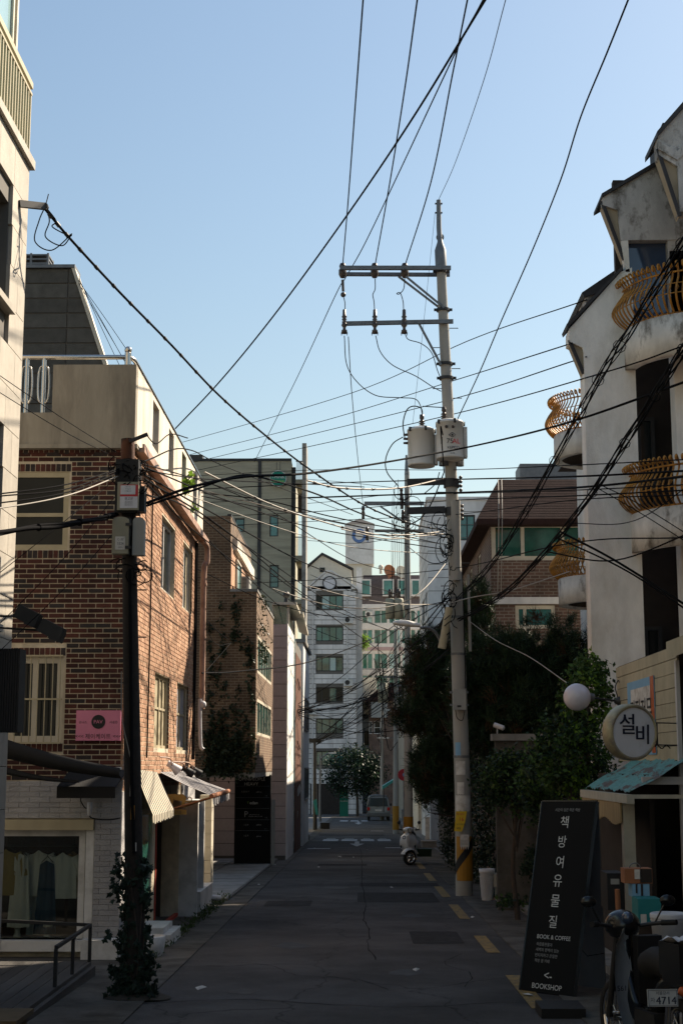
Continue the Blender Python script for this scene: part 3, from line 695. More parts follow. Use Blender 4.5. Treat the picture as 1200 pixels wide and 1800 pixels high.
# terrace parapet, gutter, steel rail
zp = fq(150, 643)[1]; zlow = fq(60, 727)[1]; xs = fq(94, 700)[0]
m_ = MB(); m_.prism([(-9, BY - .06, ZC), (BX + .06, BY - .06, ZC), (BX + .06, BY - .06, zp), (xs, BY - .06, zp), (xs, BY - .06, zlow), (-9, BY - .06, zlow)], (0, .18, 0))
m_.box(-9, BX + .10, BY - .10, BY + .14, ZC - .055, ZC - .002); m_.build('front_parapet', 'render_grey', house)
m_ = MB(); gaps = [(20.6, 21.25, ZC + .35, zp - .06), (22.4, 23.0, ZC + .35, zp - .06), (24.1, 24.7, ZC + .35, zp - .06), (25.8, 26.4, ZC + .35, zp - .06)]
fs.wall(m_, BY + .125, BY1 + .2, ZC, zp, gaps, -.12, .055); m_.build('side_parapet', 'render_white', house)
for g in gaps:
    for k in range(4):
        q = MB(); y = g[0] + .08 + k * .16; q.cyl((BX - .03, y, g[2]), (BX - .03, y, g[3]), .02, n=6); q.build('parapet_baluster', 'steel', house)
m_ = MB(); fs.box(m_, BY + .1, BY1 + .25, ZC - .07, ZC - .01, .058, .17); fs.box(m_, BY + .1, BY1 + .25, ZC - .009, ZC + .04, .14, .17); m_.build('roof_gutter', 'downpipe', house)
rail = thing('terrace_rail', 'polished steel pipe rail with ball finial round the brick house terrace', 'railing', (BX, BY, zp))
zr = fq(150, 627)[1]
m_ = MB(); m_.tube([(-6, BY + .03, zr), (BX - .10, BY + .03, zr), (BX - .03, BY + .06, zr - .005), (BX - .0, BY + .16, zr - .01), (BX - .0, BY1, zr - .01)], .032, 10); m_.build('handrail', 'steel', rail)
m_ = MB(); m_.cyl((BX - .07, BY + .035, zp - .02), (BX - .07, BY + .035, zr + .06), .045, n=12); m_.ball((BX - .07, BY + .035, zr + .10), .05, 14); m_.build('corner_post', 'steel', rail)
for xx in (fq(47, 650)[0], fq(77, 650)[0], fq(17, 650)[0]):
    m_ = MB(); m_.cyl((xx, BY + .03, zlow), (xx, BY + .03, zr), .028, n=10); m_.build('rail_post', 'steel', rail)
    m_ = MB(); sg = 1; w_ = .075; h0, h1 = zlow + .15, zr - .12; lp = []
    for k in range(21):
        a = math.pi * k / 20; lp.append((xx + sg * w_ * math.sin(a) ** .4, BY + .03, (h0 + h1) / 2 - math.cos(a) * (h1 - h0) / 2))
    m_.tube(lp, .012, 6); m_.tube([(2 * xx - p[0], p[1], p[2]) for p in lp], .012, 6); m_.build('rail_loop', 'steel', rail)
for k in range(7):
    m_ = MB(); y = BY + .8 + k * 1.15; m_.cyl((BX, y, zp), (BX, y, zr - .01), .02, n=8); m_.build('rail_post', 'steel', rail)
# rain pipe at the far corner
m_ = MB(); X = BX + .10
m_.tube(catmull([(X, 26.9, ZC - .06), (X + .02, 27.25, ZC - .06), (X + .05, 27.42, ZC - .14), (X + .05, 27.44, ZC - .40), (X, 27.40, ZC - .62), (X, 27.40, 4), (X, 27.40, 3.02)], 6), .055, 12)
pipe = tag(m_.build('rain_pipe', 'downpipe'), 'pinkish brown rain pipe down the corner of the red brick house', 'pipe')
for zz in (5.3, 4.3, 3.3):
    m_ = MB(); m_.cyl((X, 27.4, zz), (X, 27.4, zz + .05), .064, n=12); m_.build('pipe_collar', 'downpipe', pipe)
m_ = MB(); m_.tube(catmull([(X - .03, 27.34, 3.2), (X - .02, 27.33, 2.7), (X, 27.33, 2.35), (X + .05, 27.33, 2.28)], 6), .035, 10); m_.ball((X + .02, 27.36, 3.1), .07, 10); m_.build('pipe_end', 'plastic_white', pipe)
for iq, (y, r_) in enumerate(((21.0, .012), (26.75, .02), (27.0, .012))):
    m_ = MB(); m_.tube([(BX + .02, y, ZC - .1), (BX + .02, y + .03, 4), (BX + .02, y - .02, 2.1)], r_, 6); tag(m_.build('wall_cable', 'cable'), ('nearest', 'middle', 'farthest')[iq] + ' of the black cables running down the sunlit brick side wall', 'cable', 'cables down the side wall')
# pink sign
sg = thing('pink_sign', 'pink square shop sign with a black round logo on the brick front', 'sign', P(174, 1302, BY - .02))
x0, z1 = fq(136, 1249); x1_, z0 = fq(213, 1302)
m_ = MB(); m_.box(x0, x1_, BY - .055, BY - .03, z0, z1); m_.build('panel', 'pink_sign', sg)
cx, cz = (x0 + x1_) / 2, fq(174, 1269)[1]
m_ = MB(); m_.cyl((cx, BY - .056, cz), (cx, BY - .060, cz), .088, n=32, smooth=False); m_.build('logo_disc', 'black', sg)
m_ = MB(); y_ = BY - .0635
m_.text('PAV', (cx, y_, cz), (1, 0, 0), (0, 0, 1), .045, 0); m_.text('<<<', (x0 + .05, y_ + .006, z0 + .055), (1, 0, 0), (0, 0, 1), .03, 1); m_.text('온니스', (x0 + .09, y_ + .006, cz - .005), (1, 0, 0), (0, 0, 1), .035, 1)
m_.text('사송은', (x1_ - .09, y_ + .006, cz - .005), (1, 0, 0), (0, 0, 1), .035, 1); m_.text('제이케이트', (cx, y_ + .006, z0 + .055), (1, 0, 0), (0, 0, 1), .065, 1); m_.text('<<<', (x1_ - .04, y_ + .006, z0 + .055), (1, 0, 0), (0, 0, 1), .03, 1)
m_.build('lettering', ['pink_sign', 'black'], sg)
# black canvas awnings over the front
aw = thing('black_awning', 'black canvas awning with pale top edge above the shop front', 'awning', P(165, 1390, 18.6))
a, b = fq(124, 1353), fq(215, 1353); zb_ = fq(160, 1390)[1]
m_ = MB(); m_.prism([(a[0], BY - .02, a[1]), (a[0], BY - .02, a[1] - .03), (a[0] - .05, BY - .55, zb_ + .04), (a[0] - .05, BY - .55, zb_ + .06)], (b[0] - a[0] + .06, 0, 0)); m_.build('canvas', 'canvas_black', aw)
m_ = MB(); m_.box(a[0] - .05, b[0] + .01, BY - .565, BY - .555, zb_ - .08, zb_ + .06); m_.build('valance', 'canvas_black', aw)
m_ = MB(); m_.box(a[0], b[0], BY - .05, BY - .021, a[1] + .002, a[1] + .035); m_.build('top_edge', 'white_trim', aw)
aw = thing('black_tarpaulin', 'black tarpaulin sloping down in folds across the brick front', 'tarpaulin', P(60, 1360, 18))
for k, (p, q) in enumerate((((-30, 1285), (212, 1350)), ((-30, 1335), (140, 1372)))):
    m_ = MB(); n = 16; vs = []
    for i in range(n + 1):
        t = i / n; c = P(p[0] + (q[0] - p[0]) * t, p[1] + (q[1] - p[1]) * t + 6 * math.sin(t * math.pi), 18.3); h = (.26 - .13 * t, .12 - .09 * t)[k]
        vs += [c, c + Vector((0, -.10 - .02 * (i % 2), -h * .6)), c + Vector((0, .12, -h))]
    m_.add(vs, [(3 * i + j, 3 * i + j + 1, 3 * i + j + 4, 3 * i + j + 3) for i in range(n) for j in (0, 1)], 0, True); m_.build('canvas', 'canvas_black', aw)
# wall lamp and wires by the pillar
wl = thing('wall_lamp', 'small pale lamp with loose wires on the white pillar', 'lamp', P(157, 1430, 18.9))
m_ = MB(); c = P(158, 1420, 18.85); m_.lathe([(.0, .07), (.03, .07), (.035, 0), (.025, -.09), (0, -.10)], c, 12); m_.build('lamp_body', 'plastic_white', wl)
m_ = MB(); c2 = P(153, 1392, 18.9); m_.lathe([(0, .04), (.03, .03), (.045, -.03), (0, -.05)], c2, 12); m_.build('socket', 'box_olive', wl)
m_ = MB(); m_.tube(catmull([c2, P(142, 1405, 18.9), P(150, 1420, 18.9), c, P(160, 1437, 18.9), P(190, 1441, 18.9), P(212, 1438, 18.9)], 6), .008, 5); m_.build('wire', 'cable', wl)
# striped awnings over the side entrance
def striped(name, label, tl, tr, bl, br_, n, mats, val=None):
    t = thing(name, label, 'awning', ((tl + br_) / 2))
    tl, tr, bl, br_ = map(Vector, (tl, tr, bl, br_)); nrm = (tr - tl).cross(bl - tl).normalized() * .006
    for k in range(n):
        m_ = MB(); a, b = k / n, (k + 1) / n; q = [tl.lerp(tr, a), tl.lerp(tr, b), bl.lerp(br_, b), bl.lerp(br_, a)]
        mid = [(q[0] + q[3]) / 2 + Vector((0, 0, -.015)), (q[1] + q[2]) / 2 + Vector((0, 0, -.015))]
        m_.prism([q[0], q[1], mid[1], mid[0]], nrm); m_.prism([mid[0], mid[1], q[2], q[3]], nrm)
        if val: m_.prism([q[3], q[2], q[2] + Vector((val[0], 0, -val[1] * (1 + .12 * (k % 3)))), q[3] + Vector((val[0], 0, -val[1] * (1 + .12 * (k % 3))))], nrm + Vector((.004, 0, 0)))
        m_.build('stripe', mats[k % 2], t)
    return t
X0 = BX + .02
striped('striped_awning', 'cream and dark striped awning hanging steeply in sunlight by the pole', Vector((X0, 19.9, 1.95)), Vector((X0, 22.1, 1.90)), Vector((X0 + .26, 19.9, 1.34)), Vector((X0 + .26, 22.1, 1.36)), 26, ['canvas_cream', 'canvas_dark'], (.0, .09))
aw = striped('striped_awning', 'grey and dark striped awning jutting out over the side entrance', Vector((X0, 22.4, 1.90)), Vector((X0, 25.1, 1.90)), Vector((-2.18, 22.3, 1.55)), Vector((-2.18, 25.1, 1.58)), 17, ['canvas_grey', 'canvas_dark'], (.01, .12))
m_ = MB(); m_.cyl((-2.19, 22.25, 1.545), (-2.19, 25.1, 1.575), .035, n=10); m_.cyl((X0, 22.35, 1.3), (-2.2, 22.35, 1.53), .016, n=6); m_.cyl((X0, 25.0, 1.3), (-2.2, 25.0, 1.55), .016, n=6); m_.build('frame', 'terracotta', aw)
# sewing machine sign
sm = thing('sewing_machine_sign', 'gold sewing machine cut-out sign hanging in the dark entrance', 'sign', (-2.75, 22.42, 1.3))
def sg_(x, y): return P(x, y, 22.42)
m_ = MB()
prof = [(297, 1419), (297, 1403), (291, 1400), (293, 1396), (322, 1396), (328, 1402), (325, 1412), (327, 1419), (319, 1419), (320, 1408), (305, 1406), (303, 1419)]
m_.prism([sg_(*p) for p in prof], (0, .02, 0)); m_.tube(catmull([sg_(326, 1408), sg_(334, 1410), sg_(337, 1404), sg_(332, 1401), sg_(330, 1405)], 5), .008, 6); m_.build('cut_out', 'gold', sm)
m_ = MB(); m_.prism([sg_(283, 1423), sg_(328, 1423), sg_(328, 1432), sg_(283, 1432)], (0, .03, 0)); pl = m_.build('name_plate', 'gold', sm)
m_ = MB(); m_.text('옷수선집', sg_(308, 1427.5) + Vector((0, -.004, 0)), (1, 0, 0), (0, 0, 1), .045); m_.build('lettering', 'door_dark', pl)
m_ = MB(); m_.cyl(sg_(300, 1396), sg_(300, 1380), .006, n=5); m_.cyl(sg_(320, 1396), sg_(320, 1380), .006, n=5); m_.cyl(sg_(300, 1419), sg_(300, 1423), .006, n=5); m_.build('hanger', 'dark_metal', sm)
# entrance recess, doors, step
en = thing('shop_entrance', 'dark recessed shop entrance with red door frame and sliding door', 'entrance', (BX, 23.7, gz(23.7)))
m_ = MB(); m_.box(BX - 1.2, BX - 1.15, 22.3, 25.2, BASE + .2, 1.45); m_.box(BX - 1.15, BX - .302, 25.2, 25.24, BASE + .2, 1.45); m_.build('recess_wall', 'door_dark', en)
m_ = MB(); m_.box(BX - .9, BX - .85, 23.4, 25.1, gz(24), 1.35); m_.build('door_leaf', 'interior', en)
m_ = MB(); m_.box(BX - .28, BX + .01, 22.22, 22.30, gz(22), 1.45); m_.build('door_frame', 'red_door', en); m_ = MB(); m_.box(BX - .06, BX - .0, 22.31, 25.15, gz(23.8) + .0, gz(23.8) + .05); m_.build('threshold', 'red_door', en)
m_ = MB(); m_.box(BX - .02, BX + .30, 25.22, 25.30, gz(25), 1.42); m_.build('white_post', 'white_trim', en)
m_ = MB(); m_.box(BX + .08, BX + .28, 25.31, 25.36, gz(25), 1.42); m_.build('door_panel', 'door_dark', en)
m_ = MB(); m_.box(BX - .02, BX + .47, 20.4, 21.6, gz(20) - .1, gz(20) + .14); m_.box(BX - .02, BX + .36, 20.5, 21.5, gz(20) + .14, gz(20) + .22); tag(m_.build('white_step', 'white_trim'), 'worn white painted step at the foot of the ivy pole', 'step')
m_ = MB(); c = (BX + .36, 19.2, gz(19)); m_.lathe([(.17, 0), (.19, .12), (.20, .24), (.17, .25), (.16, .16), (0, .16)], c, 18); pt = tag(m_.build('white_planter', 'white_trim'), 'white round planter beside the ivy covered pole', 'planter')
# the next shop bay: white frames and a tiled pier
bay = thing('shop_bay', 'white framed shop bay with beige tiled pier beyond the entrance', 'shop front', (BX, 26.6, gz(26.6)))
m_ = MB(); m_.box(BX, BX + .26, 26.2, 28.3, gz(27) - .1, gz(27) + .36); m_.build('white_base', 'white_trim', bay)
m_ = MB(); m_.box(BX + .02, BX + .22, 27.0, 27.08, gz(27) + .365, 1.4); m_.box(BX + .02, BX + .14, 25.5, 27.0, 1.32, 1.4); m_.build('white_frame', 'white_trim', bay)
m_ = MB(); m_.box(BX + .03, BX + .05, 25.5, 26.99, gz(27) + .365, 1.315); m_.build('pane', 'glass_dark', bay)
for k in range(8):
    m_ = MB(); z = gz(28) + .06 + k * .24; m_.box(BX + .0, BX + .22, 28.32, 28.72, z + .003, z + .237); m_.build('pier_tile', 'cream_frame', bay)
m_ = MB(); m_.cyl((BX + .2, 28.2, gz(28) + .12), (BX + .42, 28.25, gz(28) + .10), .05, n=10); m_.build('drain_pipe', 'plastic_white', bay)
# flood lamps over the awning
for i, (x, y, yy) in enumerate(((302, 1345, 23.0), (327, 1352, 24.6), (340, 1352, 25.6))):
    t = thing('spot_lamp', ('pale spot lamp on a bent arm above the grey striped awning', 'black spot lamp hanging nearest the brick corner pipe', 'black spot lamp beside the corner pipe end')[i], 'lamp', P(x, y, yy))
    c = P(x, y, yy); m_ = MB(); m_.tube(catmull([(BX, c.y - .5, c.z + .12), (BX + .12, c.y - .25, c.z + .10), c], 5), .012, 6); m_.build('arm', 'downpipe', t)
    m_ = MB(); m_.cyl(c, c + Vector((.10, .05, -.09)), .045, .085, 12); m_.cyl(c + Vector((-.06, 0, .03)), c, .05, .05, 10); m_.build('lamp_head', ('plastic_white', 'black', 'black')[i], t)
# clothes behind the shop glass
def garment(label, px, py_, mt, kind, Y=19.45):
    t = thing('hanging_garment', label, 'clothes', P(px, py_ + 60, Y), 'clothes in the shop window'); s = Y / 2600
    c = P(px, py_, Y); m_ = MB(); n = 10
    W = {'shirt': .17, 'trousers': .11, 'dress': .12}[kind]; H = {'shirt': .58, 'trousers': .92, 'dress': .95}[kind]
    vs = []; rows = 9
    for r in range(rows + 1):
        f = r / rows
        if kind == 'shirt': ww = W * (.45 + .55 * min(1, f * 7)) * (1 + .12 * f)
        else: ww = W * (.8 + .55 * f)
        for k in range(n + 1):
            a = k / n * 2 - 1; vs.append(c + Vector((a * ww, -.05 * math.cos(a * 1.4) + .018 * math.sin(a * 9 + f * 2), -H * f - (.05 * abs(a) if r == 0 else 0))))
    m_.add(vs, [(r * (n + 1) + k, r * (n + 1) + k + 1, (r + 1) * (n + 1) + k + 1, (r + 1) * (n + 1) + k) for r in range(rows) for k in range(n)], 0, True)
    if kind == 'shirt':
        for sg in (-1, 1):
            m_.tube([c + Vector((sg * W * .85, 0, -.05)), c + Vector((sg * W * 1.25, 0, -.20)), c + Vector((sg * W * 1.42, 0, -.34))], .05, 8)
    m_.build('cloth', mt, t)
    m_ = MB(); m_.tube([c + Vector((-W * .7, 0, -.03)), c + Vector((0, 0, .05)), c + Vector((W * .7, 0, -.03))], .006, 5); m_.tube([c + Vector((0, 0, .05)), c + Vector((0, 0, .16))], .004, 5); m_.build('hanger', 'dark_metal', t)
garment('ochre shirt on a hanger, leftmost in the shop window', 12, 1492, 'cloth_ochre', 'shirt')
garment('long white trousers hanging in the shop window', 38, 1500, 'cloth_white', 'trousers')
garment('white shirt on a hanger in the middle of the shop window', 70, 1494, 'cloth_white', 'shirt', 19.6)
garment('pale skirt hanging below the white shirt', 66, 1560, 'cloth_white', 'trousers', 19.75)
garment('dark navy trousers in the shop window', 84, 1512, 'cloth_navy', 'trousers', 19.5)
garment('cream shirt on a hanger beside the ochre one at right', 112, 1498, 'cloth_white', 'shirt', 19.55)
garment('brown shirt on a hanger, rightmost in the shop window', 130, 1496, 'cloth_brown', 'shirt', 19.75)
m_ = MB(); m_.cyl((-6, 19.55, zt - .22), (x1 - .15, 19.55, zt - .22), .012, n=8); tag(m_.build('clothes_rail', 'dark_metal'), 'clothes rail behind the shop window glass', 'rail')
for i, x in enumerate((31, 84)):
    t = thing('display_stand', ('left', 'right')[i] + ' of two small pale display stands behind the shop glass', 'stand', P(x, 1642, 19.5)); c = P(x, 1642, 19.5)
    m_ = MB(); m_.lathe([(.0, .16), (.07, .16), (.07, .13), (.04, .12), (.035, .05), (.05, .02), (.05, 0), (0, 0)], (c.x, c.y, zb - .02), 12); m_.build('stand_body', 'cloth_white', t)
# slatted wooden ramp with a low rail
dk = thing('wooden_ramp', 'dark plank ramp with low steel rail in front of the shop window', 'ramp', (-4, 15, gz(15)))
DX, DY = -3.02, 17.1; zt_ = P(167, 1690, DY).z
for k in range(22):
    m_ = MB(); x = DX - .16 - k * .145; m_.prism([(x, DY, zt_), (x + .138, DY, zt_), (x + .138, 11.6, zt_ - .06), (x, 11.6, zt_ - .06)], (0, 0, -.03)); m_.build('plank', 'wood_dark', dk)
m_ = MB(); m_.box(DX - .02, DX + .02, 12.2, DY, gz(17) - .05, zt_ - .005); m_.box(DX + .02, DX + .07, 12.2, DY, gz(14) - .05, gz(14) + .06); m_.box(DX - 3.3, DX - .02, DY - .04, DY + .0, gz(17) - .05, zt_ - .035); m_.build('skirt', 'wood_dark', dk)
zr_ = P(167, 1626, DY).z
def sqb(p, q, w_=.035): m_ = MB(); m_.bar(p, q, w_, w_, 0, (0, 0, 1) if abs(Vector(q).z - Vector(p).z) < .5 * (Vector(q) - Vector(p)).length else (0, 1, 0)); return m_
ya = 15.2
sqb((DX, DY, zr_), (DX, ya, zr_ - .02)).build('rail', 'dark_metal', dk)
sqb((DX - 1.6, DY, zr_ + .07), (DX, DY, zr_)).build('rail', 'dark_metal', dk)
for q in ((DX, DY, zr_), (DX, ya, zr_ - .02), (DX, 16.1, zr_ - .01), (DX - 1.06, DY, zr_ + .05)):
    sqb((q[0], q[1], zt_ - .05), (q[0], q[1], q[2] - .018)).build('rail_post', 'dark_metal', dk)
m_ = MB(); c0, c1 = P(-30, 1772, 12.0), P(60, 1772, 12.0)
m_.box(c0.x, c1.x, 11.4, 12.0, c0.z - .04, c0.z); m_.box(c0.x, c1.x - .04, 11.45, 11.95, gz(12), c0.z - .04); tag(m_.build('wooden_step', 'wood_step'), 'yellowish wooden step at the bottom left corner', 'step')
# ---- dark tiled mansard rising behind the terrace
dm = thing('tiled_house', 'dark stone tiled house with slanted gable behind the brick terrace', 'building', (-7, 31, gz(31)))
DYY = 28.4
def dq(x, y): p = P(x, y, DYY); return p.x, p.z
xt, zt0 = dq(131, 472); xb, zb0 = dq(240, 805)
m_ = MB(); m_.prism([(-11, DYY + .03, gz(30) - .4), (xb + .6, DYY + .03, gz(30) - .4), (xb, DYY + .03, zb0), (xt, DYY + .03, zt0), (-11, DYY + .03, zt0)], (0, .5, 0)); m_.build('core', 'joint_dark', dm)
ph = .31; z = zt0
while z > 6.0:
    f = (zt0 - z) / (zt0 - zb0); xr = xt + (xb - xt) * f; f2 = (zt0 - z + ph) / (zt0 - zb0); xr2 = xt + (xb - xt) * f2
    xj = dq(117, 600)[0]
    m_ = MB(); m_.prism([(xj + .012, DYY, z - ph + .012), (xr2 - .06, DYY, z - ph + .012), (xr - .06, DYY, z - .012), (xj + .012, DYY, z - .012)], (0, .04, 0)); m_.build('wall_tile', 'stone_dark', dm)
    for k in range(3):
        m_ = MB(); m_.box(xj - (k + 1) * .95 + .012, xj - k * .95 - .012, DYY, DYY + .04, z - ph + .012, z - .012); m_.build('wall_tile', 'stone_dark', dm)
    z -= ph
m_ = MB(); e = .05
m_.prism([(xt - e, DYY - .04, zt0), (xt + .02, DYY - .04, zt0), (xb + .02, DYY - .04, zb0), (xb - e, DYY - .04, zb0)], (0, .45, 0)); m_.build('verge_trim', 'cream_frame', dm)
m_ = MB(); m_.box(-11, xt + .02, DYY - .06, DYY + .55, zt0 + .003, zt0 + .07); m_.build('roof_edge', 'galv', dm)
a, b = dq(20, 458), dq(86, 458); m_ = MB()
for zz in (0, .09, .18): m_.box(a[0], b[0], DYY + .0, DYY + .5, zt0 + .1 + zz, zt0 + .13 + zz)
for xx in (a[0], (a[0] + b[0]) / 2, b[0] - .04):
    for yy in (DYY + .0, DYY + .46): m_.box(xx + .001, xx + .041, yy + .001, yy + .039, zt0 + .072, zt0 + .33)
tag(m_.build('roof_rack', 'galv'), 'low steel rack on the roof of the dark tiled house', 'rack')
# ---- brown brick house with vines
b2 = thing('vine_brick_house', 'brown brick house with creeping vines and an upper storey set back', 'building', (-5, 40, gz(40)))
Y2, X2 = 37.0, P(450, 1200, 37).x; f2 = Fac((0, Y2, 0), (1, 0, 0), (0, -1, 0)); s2_ = Fac((X2, 0, 0), (0, 1, 0), (1, 0, 0))
zt2 = P(430, 1040, Y2).z; zu2 = P(380, 907, Y2).z; xu = P(405, 1000, Y2).x; zg = P(430, 1358, Y2).z
wu = (37.5, 43.4, 4.3, 5.25); wl_ = (37.5, 43.4, 2.75, 3.65); Y2E = 44.2
m_ = MB(); f2.box(m_, -9, X2, zg, zt2, -.3, 0); s2_.wall(m_, Y2 + .3, Y2E, zg, zt2, [wu, wl_], -.3, 0); m_.box(-9, X2 - .3, Y2E - .3, Y2E, zg, zt2); m_.build('wall', 'brown_brick', b2)
m_ = MB(); m_.box(-9, xu, Y2 + .01, Y2 + 7, zt2, zu2); m_.build('upper_wall', 'brown_brick', b2)
m_ = MB(); m_.box(-9, X2 - .31, Y2 + .31, Y2E - .31, zt2 - .2, zt2 - .05); m_.box(-9, X2 - .01, Y2 + .02, Y2E - .01, zg - .12, zg - .003); m_.box(-9, -8.8, Y2, Y2E + 3, gz(45) - .2, zg - .13); m_.build('floor_slab', 'concrete', b2)
m_ = MB(); m_.box(-9, X2 - .7, 47.0, 47.3, gz(47) - .2, zg + .5); m_.box(X2 - .55, X2 - .15, 43.3, 43.8, gz(44) - .1, zg - .13); m_.box(-6.5, -6.1, 37.4, 37.8, gz(38) - .1, zg - .13); m_.build('garage_wall', 'joint_dark', b2)
m_ = MB(); f2.box(m_, xu - .001, X2 + .02, zt2 + .002, zt2 + .07, -.32, .02); s2_.box(m_, Y2 + .33, Y2E, zt2 + .003, zt2 + .068, -.3, .02); m_.build('coping', 'concrete', b2)
for h in (wu, wl_):
    window(b2, s2_, *h, depth=.05, frame='cream_frame', pane='glass_green', fw=.07, mull=(38.6, 39.7, 40.8, 41.9, 42.7), rails=())
su = Fac((xu, 0, 0), (0, 1, 0), (1, 0, 0))
m_ = MB(); su.box(m_, Y2 + .6, Y2 + 6.9, zt2 + 1.15, zt2 + 1.45, .002, .12); m_.build('white_band', 'render_white', b2)
m_ = MB(); su.box(m_, Y2 + .02, Y2 + 6.9, zt2 + .08, zt2 + 1.14, .003, .02); m_.build('sunlit_tone_panel', 'side_brick_b', b2)  # overlay of paler brick; the sunlit look is put into its colour
window(b2, Fac((xu + .03, 0, 0), (0, 1, 0), (1, 0, 0)), Y2 + 1.2, Y2 + 2.6, zt2 + .15, zt2 + 1.0, depth=.0, frame='cream_frame', pane='glass_green')
for k in range(14):
    m_ = MB(); y = Y2 + .1 + k * .5; m_.cyl((xu - .04, y, zu2 - .7), (xu - .04, y, zu2), .018, n=5); m_.build('roof_rail_post', 'dark_metal', b2)
m_ = MB(); su.box(m_, Y2, Y2 + 7, zu2, zu2 + .05, -.09, .01); m_.build('roof_rail', 'dark_metal', b2)
ac = thing('air_conditioner', 'grey outdoor air conditioner on the brown brick house ledge', 'air conditioner', (xu + .3, Y2 + .7, zt2 + .07))
a, b = P(424, 1036, Y2 + .5), P(438, 1013, Y2 + .5)
m_ = MB(); m_.box(a.x, b.x, Y2 + .5, Y2 + 1.3, zt2 + .08, b.z); m_.build('casing', 'box_grey', ac)
for k in range(9):
    m_ = MB(); z = zt2 + .12 + k * (b.z - zt2 - .14) / 9; m_.box(a.x + .02, b.x - .06, Y2 + .488, Y2 + .499, z, z + .012); m_.build('grille_bar', 'dark_metal', ac)
cs_, ss_ = [], []
for k in range(170):
    x = random.gauss(P(400, 1300, Y2).x, .26); z = abs(random.gauss(0, .5)) + zg
    if x < X2 - .05 and z < zt2: cs_.append((x, Y2 - .06, z)); ss_.append((.22, .06, .22))
for x_, z0_, z1_ in ((371, 1330, 1100), (388, 1330, 1050), (415, 1330, 1060), (440, 1330, 1120)):
    for k in range(26):
        y = z0_ + (z1_ - z0_) * random.random() ** 1.3; p = P(x_ + random.gauss(0, 4), y, Y2 - .05); cs_.append(tuple(p)); ss_.append((.07, .03, .16))
vine = leaf_mesh('creeper', ['leaf_vine'], None, cs_, ss_, 14, .09, .8, 0.0)
tag(vine, 'dark creeper climbing the brown brick wall', 'creeper')
cs_ = [(X2 + .04, random.uniform(37.1, 39.4), random.uniform(4.6, zt2)) for k in range(46)]
tag(leaf_mesh('creeper', ['leaf_vine'], None, cs_, [.18] * 46, 9, .07, .8, 0), 'dry creeper on the sunlit side of the brown brick house', 'creeper')
# directory sign under it
sb = thing('directory_sign', 'black directory sign with white company names under the brown brick house', 'sign', (P(444, 1500, 43).x, 43, gz(43)))
Ys = 43.0; a, b = P(413, 1362, Ys), P(475, 1493, Ys)
m_ = MB(); m_.box(a.x, b.x, Ys, Ys + .25, gz(43), a.z); m_.build('panel', 'board_black', sb)
m_ = MB(); m_.box(b.x + .02, b.x + .12, Ys + .05, Ys + .2, gz(43), a.z - .7); m_.build('side_post', 'box_grey', sb)
for yy in (1382, 1402, 1421, 1441, 1460):
    m_ = MB(); z = P(444, yy, Ys).z; m_.box(a.x + .04, b.x - .04, Ys - .012, Ys - .002, z - .006, z + .006); m_.build('divider', 'board_grey', sb)
m_ = MB(); 
def st(t, x, y, h, k=0, al='c'): m_.text(t, P(x, y, Ys) + Vector((0, -.006, 0)), (1, 0, 0), (0, 0, 1), h, k, al)
st('OMNIPEOPLE', 443, 1369.5, .09); st('HEAVY', 442, 1378, .09); st('A B B P', 431, 1391.5, .05, 1); st('office', 455, 1392, .05, 1); st('1 F', 468, 1399, .035, 1); st('edan', 446, 1411, .085, 0); st('T', 436, 1411, .06, 2)
st('P', 433, 1431, .16, 1); st('ARCHITECTS &', 447, 1432, .03, 1); st('DESIGN GROUP LAB', 449, 1435, .03, 1); st('1 2', 468, 1437, .04, 1); st('I S P', 433, 1450, .05, 1); st('gallery', 455, 1450, .05, 1); st('1 1', 467, 1457, .035, 1); st('I S P', 433, 1469, .05, 1); st('gallery', 455, 1470, .05, 1)
m_.build('lettering', ['ink_white', 'ink_grey', 'ink_green'], sb)
# ---- pink stone building with glazed loft
b3 = thing('pink_stone_building', 'pinkish stone building with green glass loft and rust brown panel', 'building', (-4, 52, gz(52)))
Y3, X3 = 46.5, P(505, 1250, 46.5).x; zt3 = P(490, 1097, Y3).z
m_ = MB(); m_.box(-8, X3 - .03, Y3 + .03, 58, gz(58) - .3, zt3); m_.build('core', 'joint_dark', b3)
z = zt3; k = 0
while z > gz(46) + .3:
    for j in range(3):
        m_ = MB(); m_.box(X3 - (j + 1) * .8 + .008, X3 - j * .8 - (.008 if j else .03), Y3, Y3 + .035, z - .37, z - .012); m_.build('stone_panel', 'pink_stone', b3)
    z -= .375
m_ = MB(); m_.box(X3 - .03, X3, Y3, 51.0, gz(50), zt3 + .02); m_.build('white_side', 'white_wall', b3)
m_ = MB(); m_.box(X3 - .03, X3 + .01, 52.2, 57.2, gz(57), P(523, 1150, 53).z); m_.build('rust_panel', 'rust_brown', b3)
m_ = MB(); m_.box(X3 - .03, X3 - .01, 51.0, 52.2, gz(50), zt3); m_.build('glazed_strip', 'glass_pale', b3); m_ = MB(); m_.box(X3 - .03, X3 - .01, 57.2, 58, gz(57), zt3 - .5); m_.build('glazed_strip', 'glass_pale', b3)
for k in range(3):
    m_ = MB(); z = 2.6 + k * 1.1; m_.tube([(X3 + .04, 53.2, z + .25), (X3 + .06, 54.2, z + .05), (X3 + .06, 55.4, z)], .02, 5); m_.build('metal_ornament', 'galv', b3)
a, b = P(480, 1095, Y3 + .5), P(517, 1064, Y3 + .5)
m_ = MB(); m_.box(a.x, X3 - .06, Y3 + .5, 52, zt3, b.z); lf = m_.build('glass_loft', 'glass_green', b3)
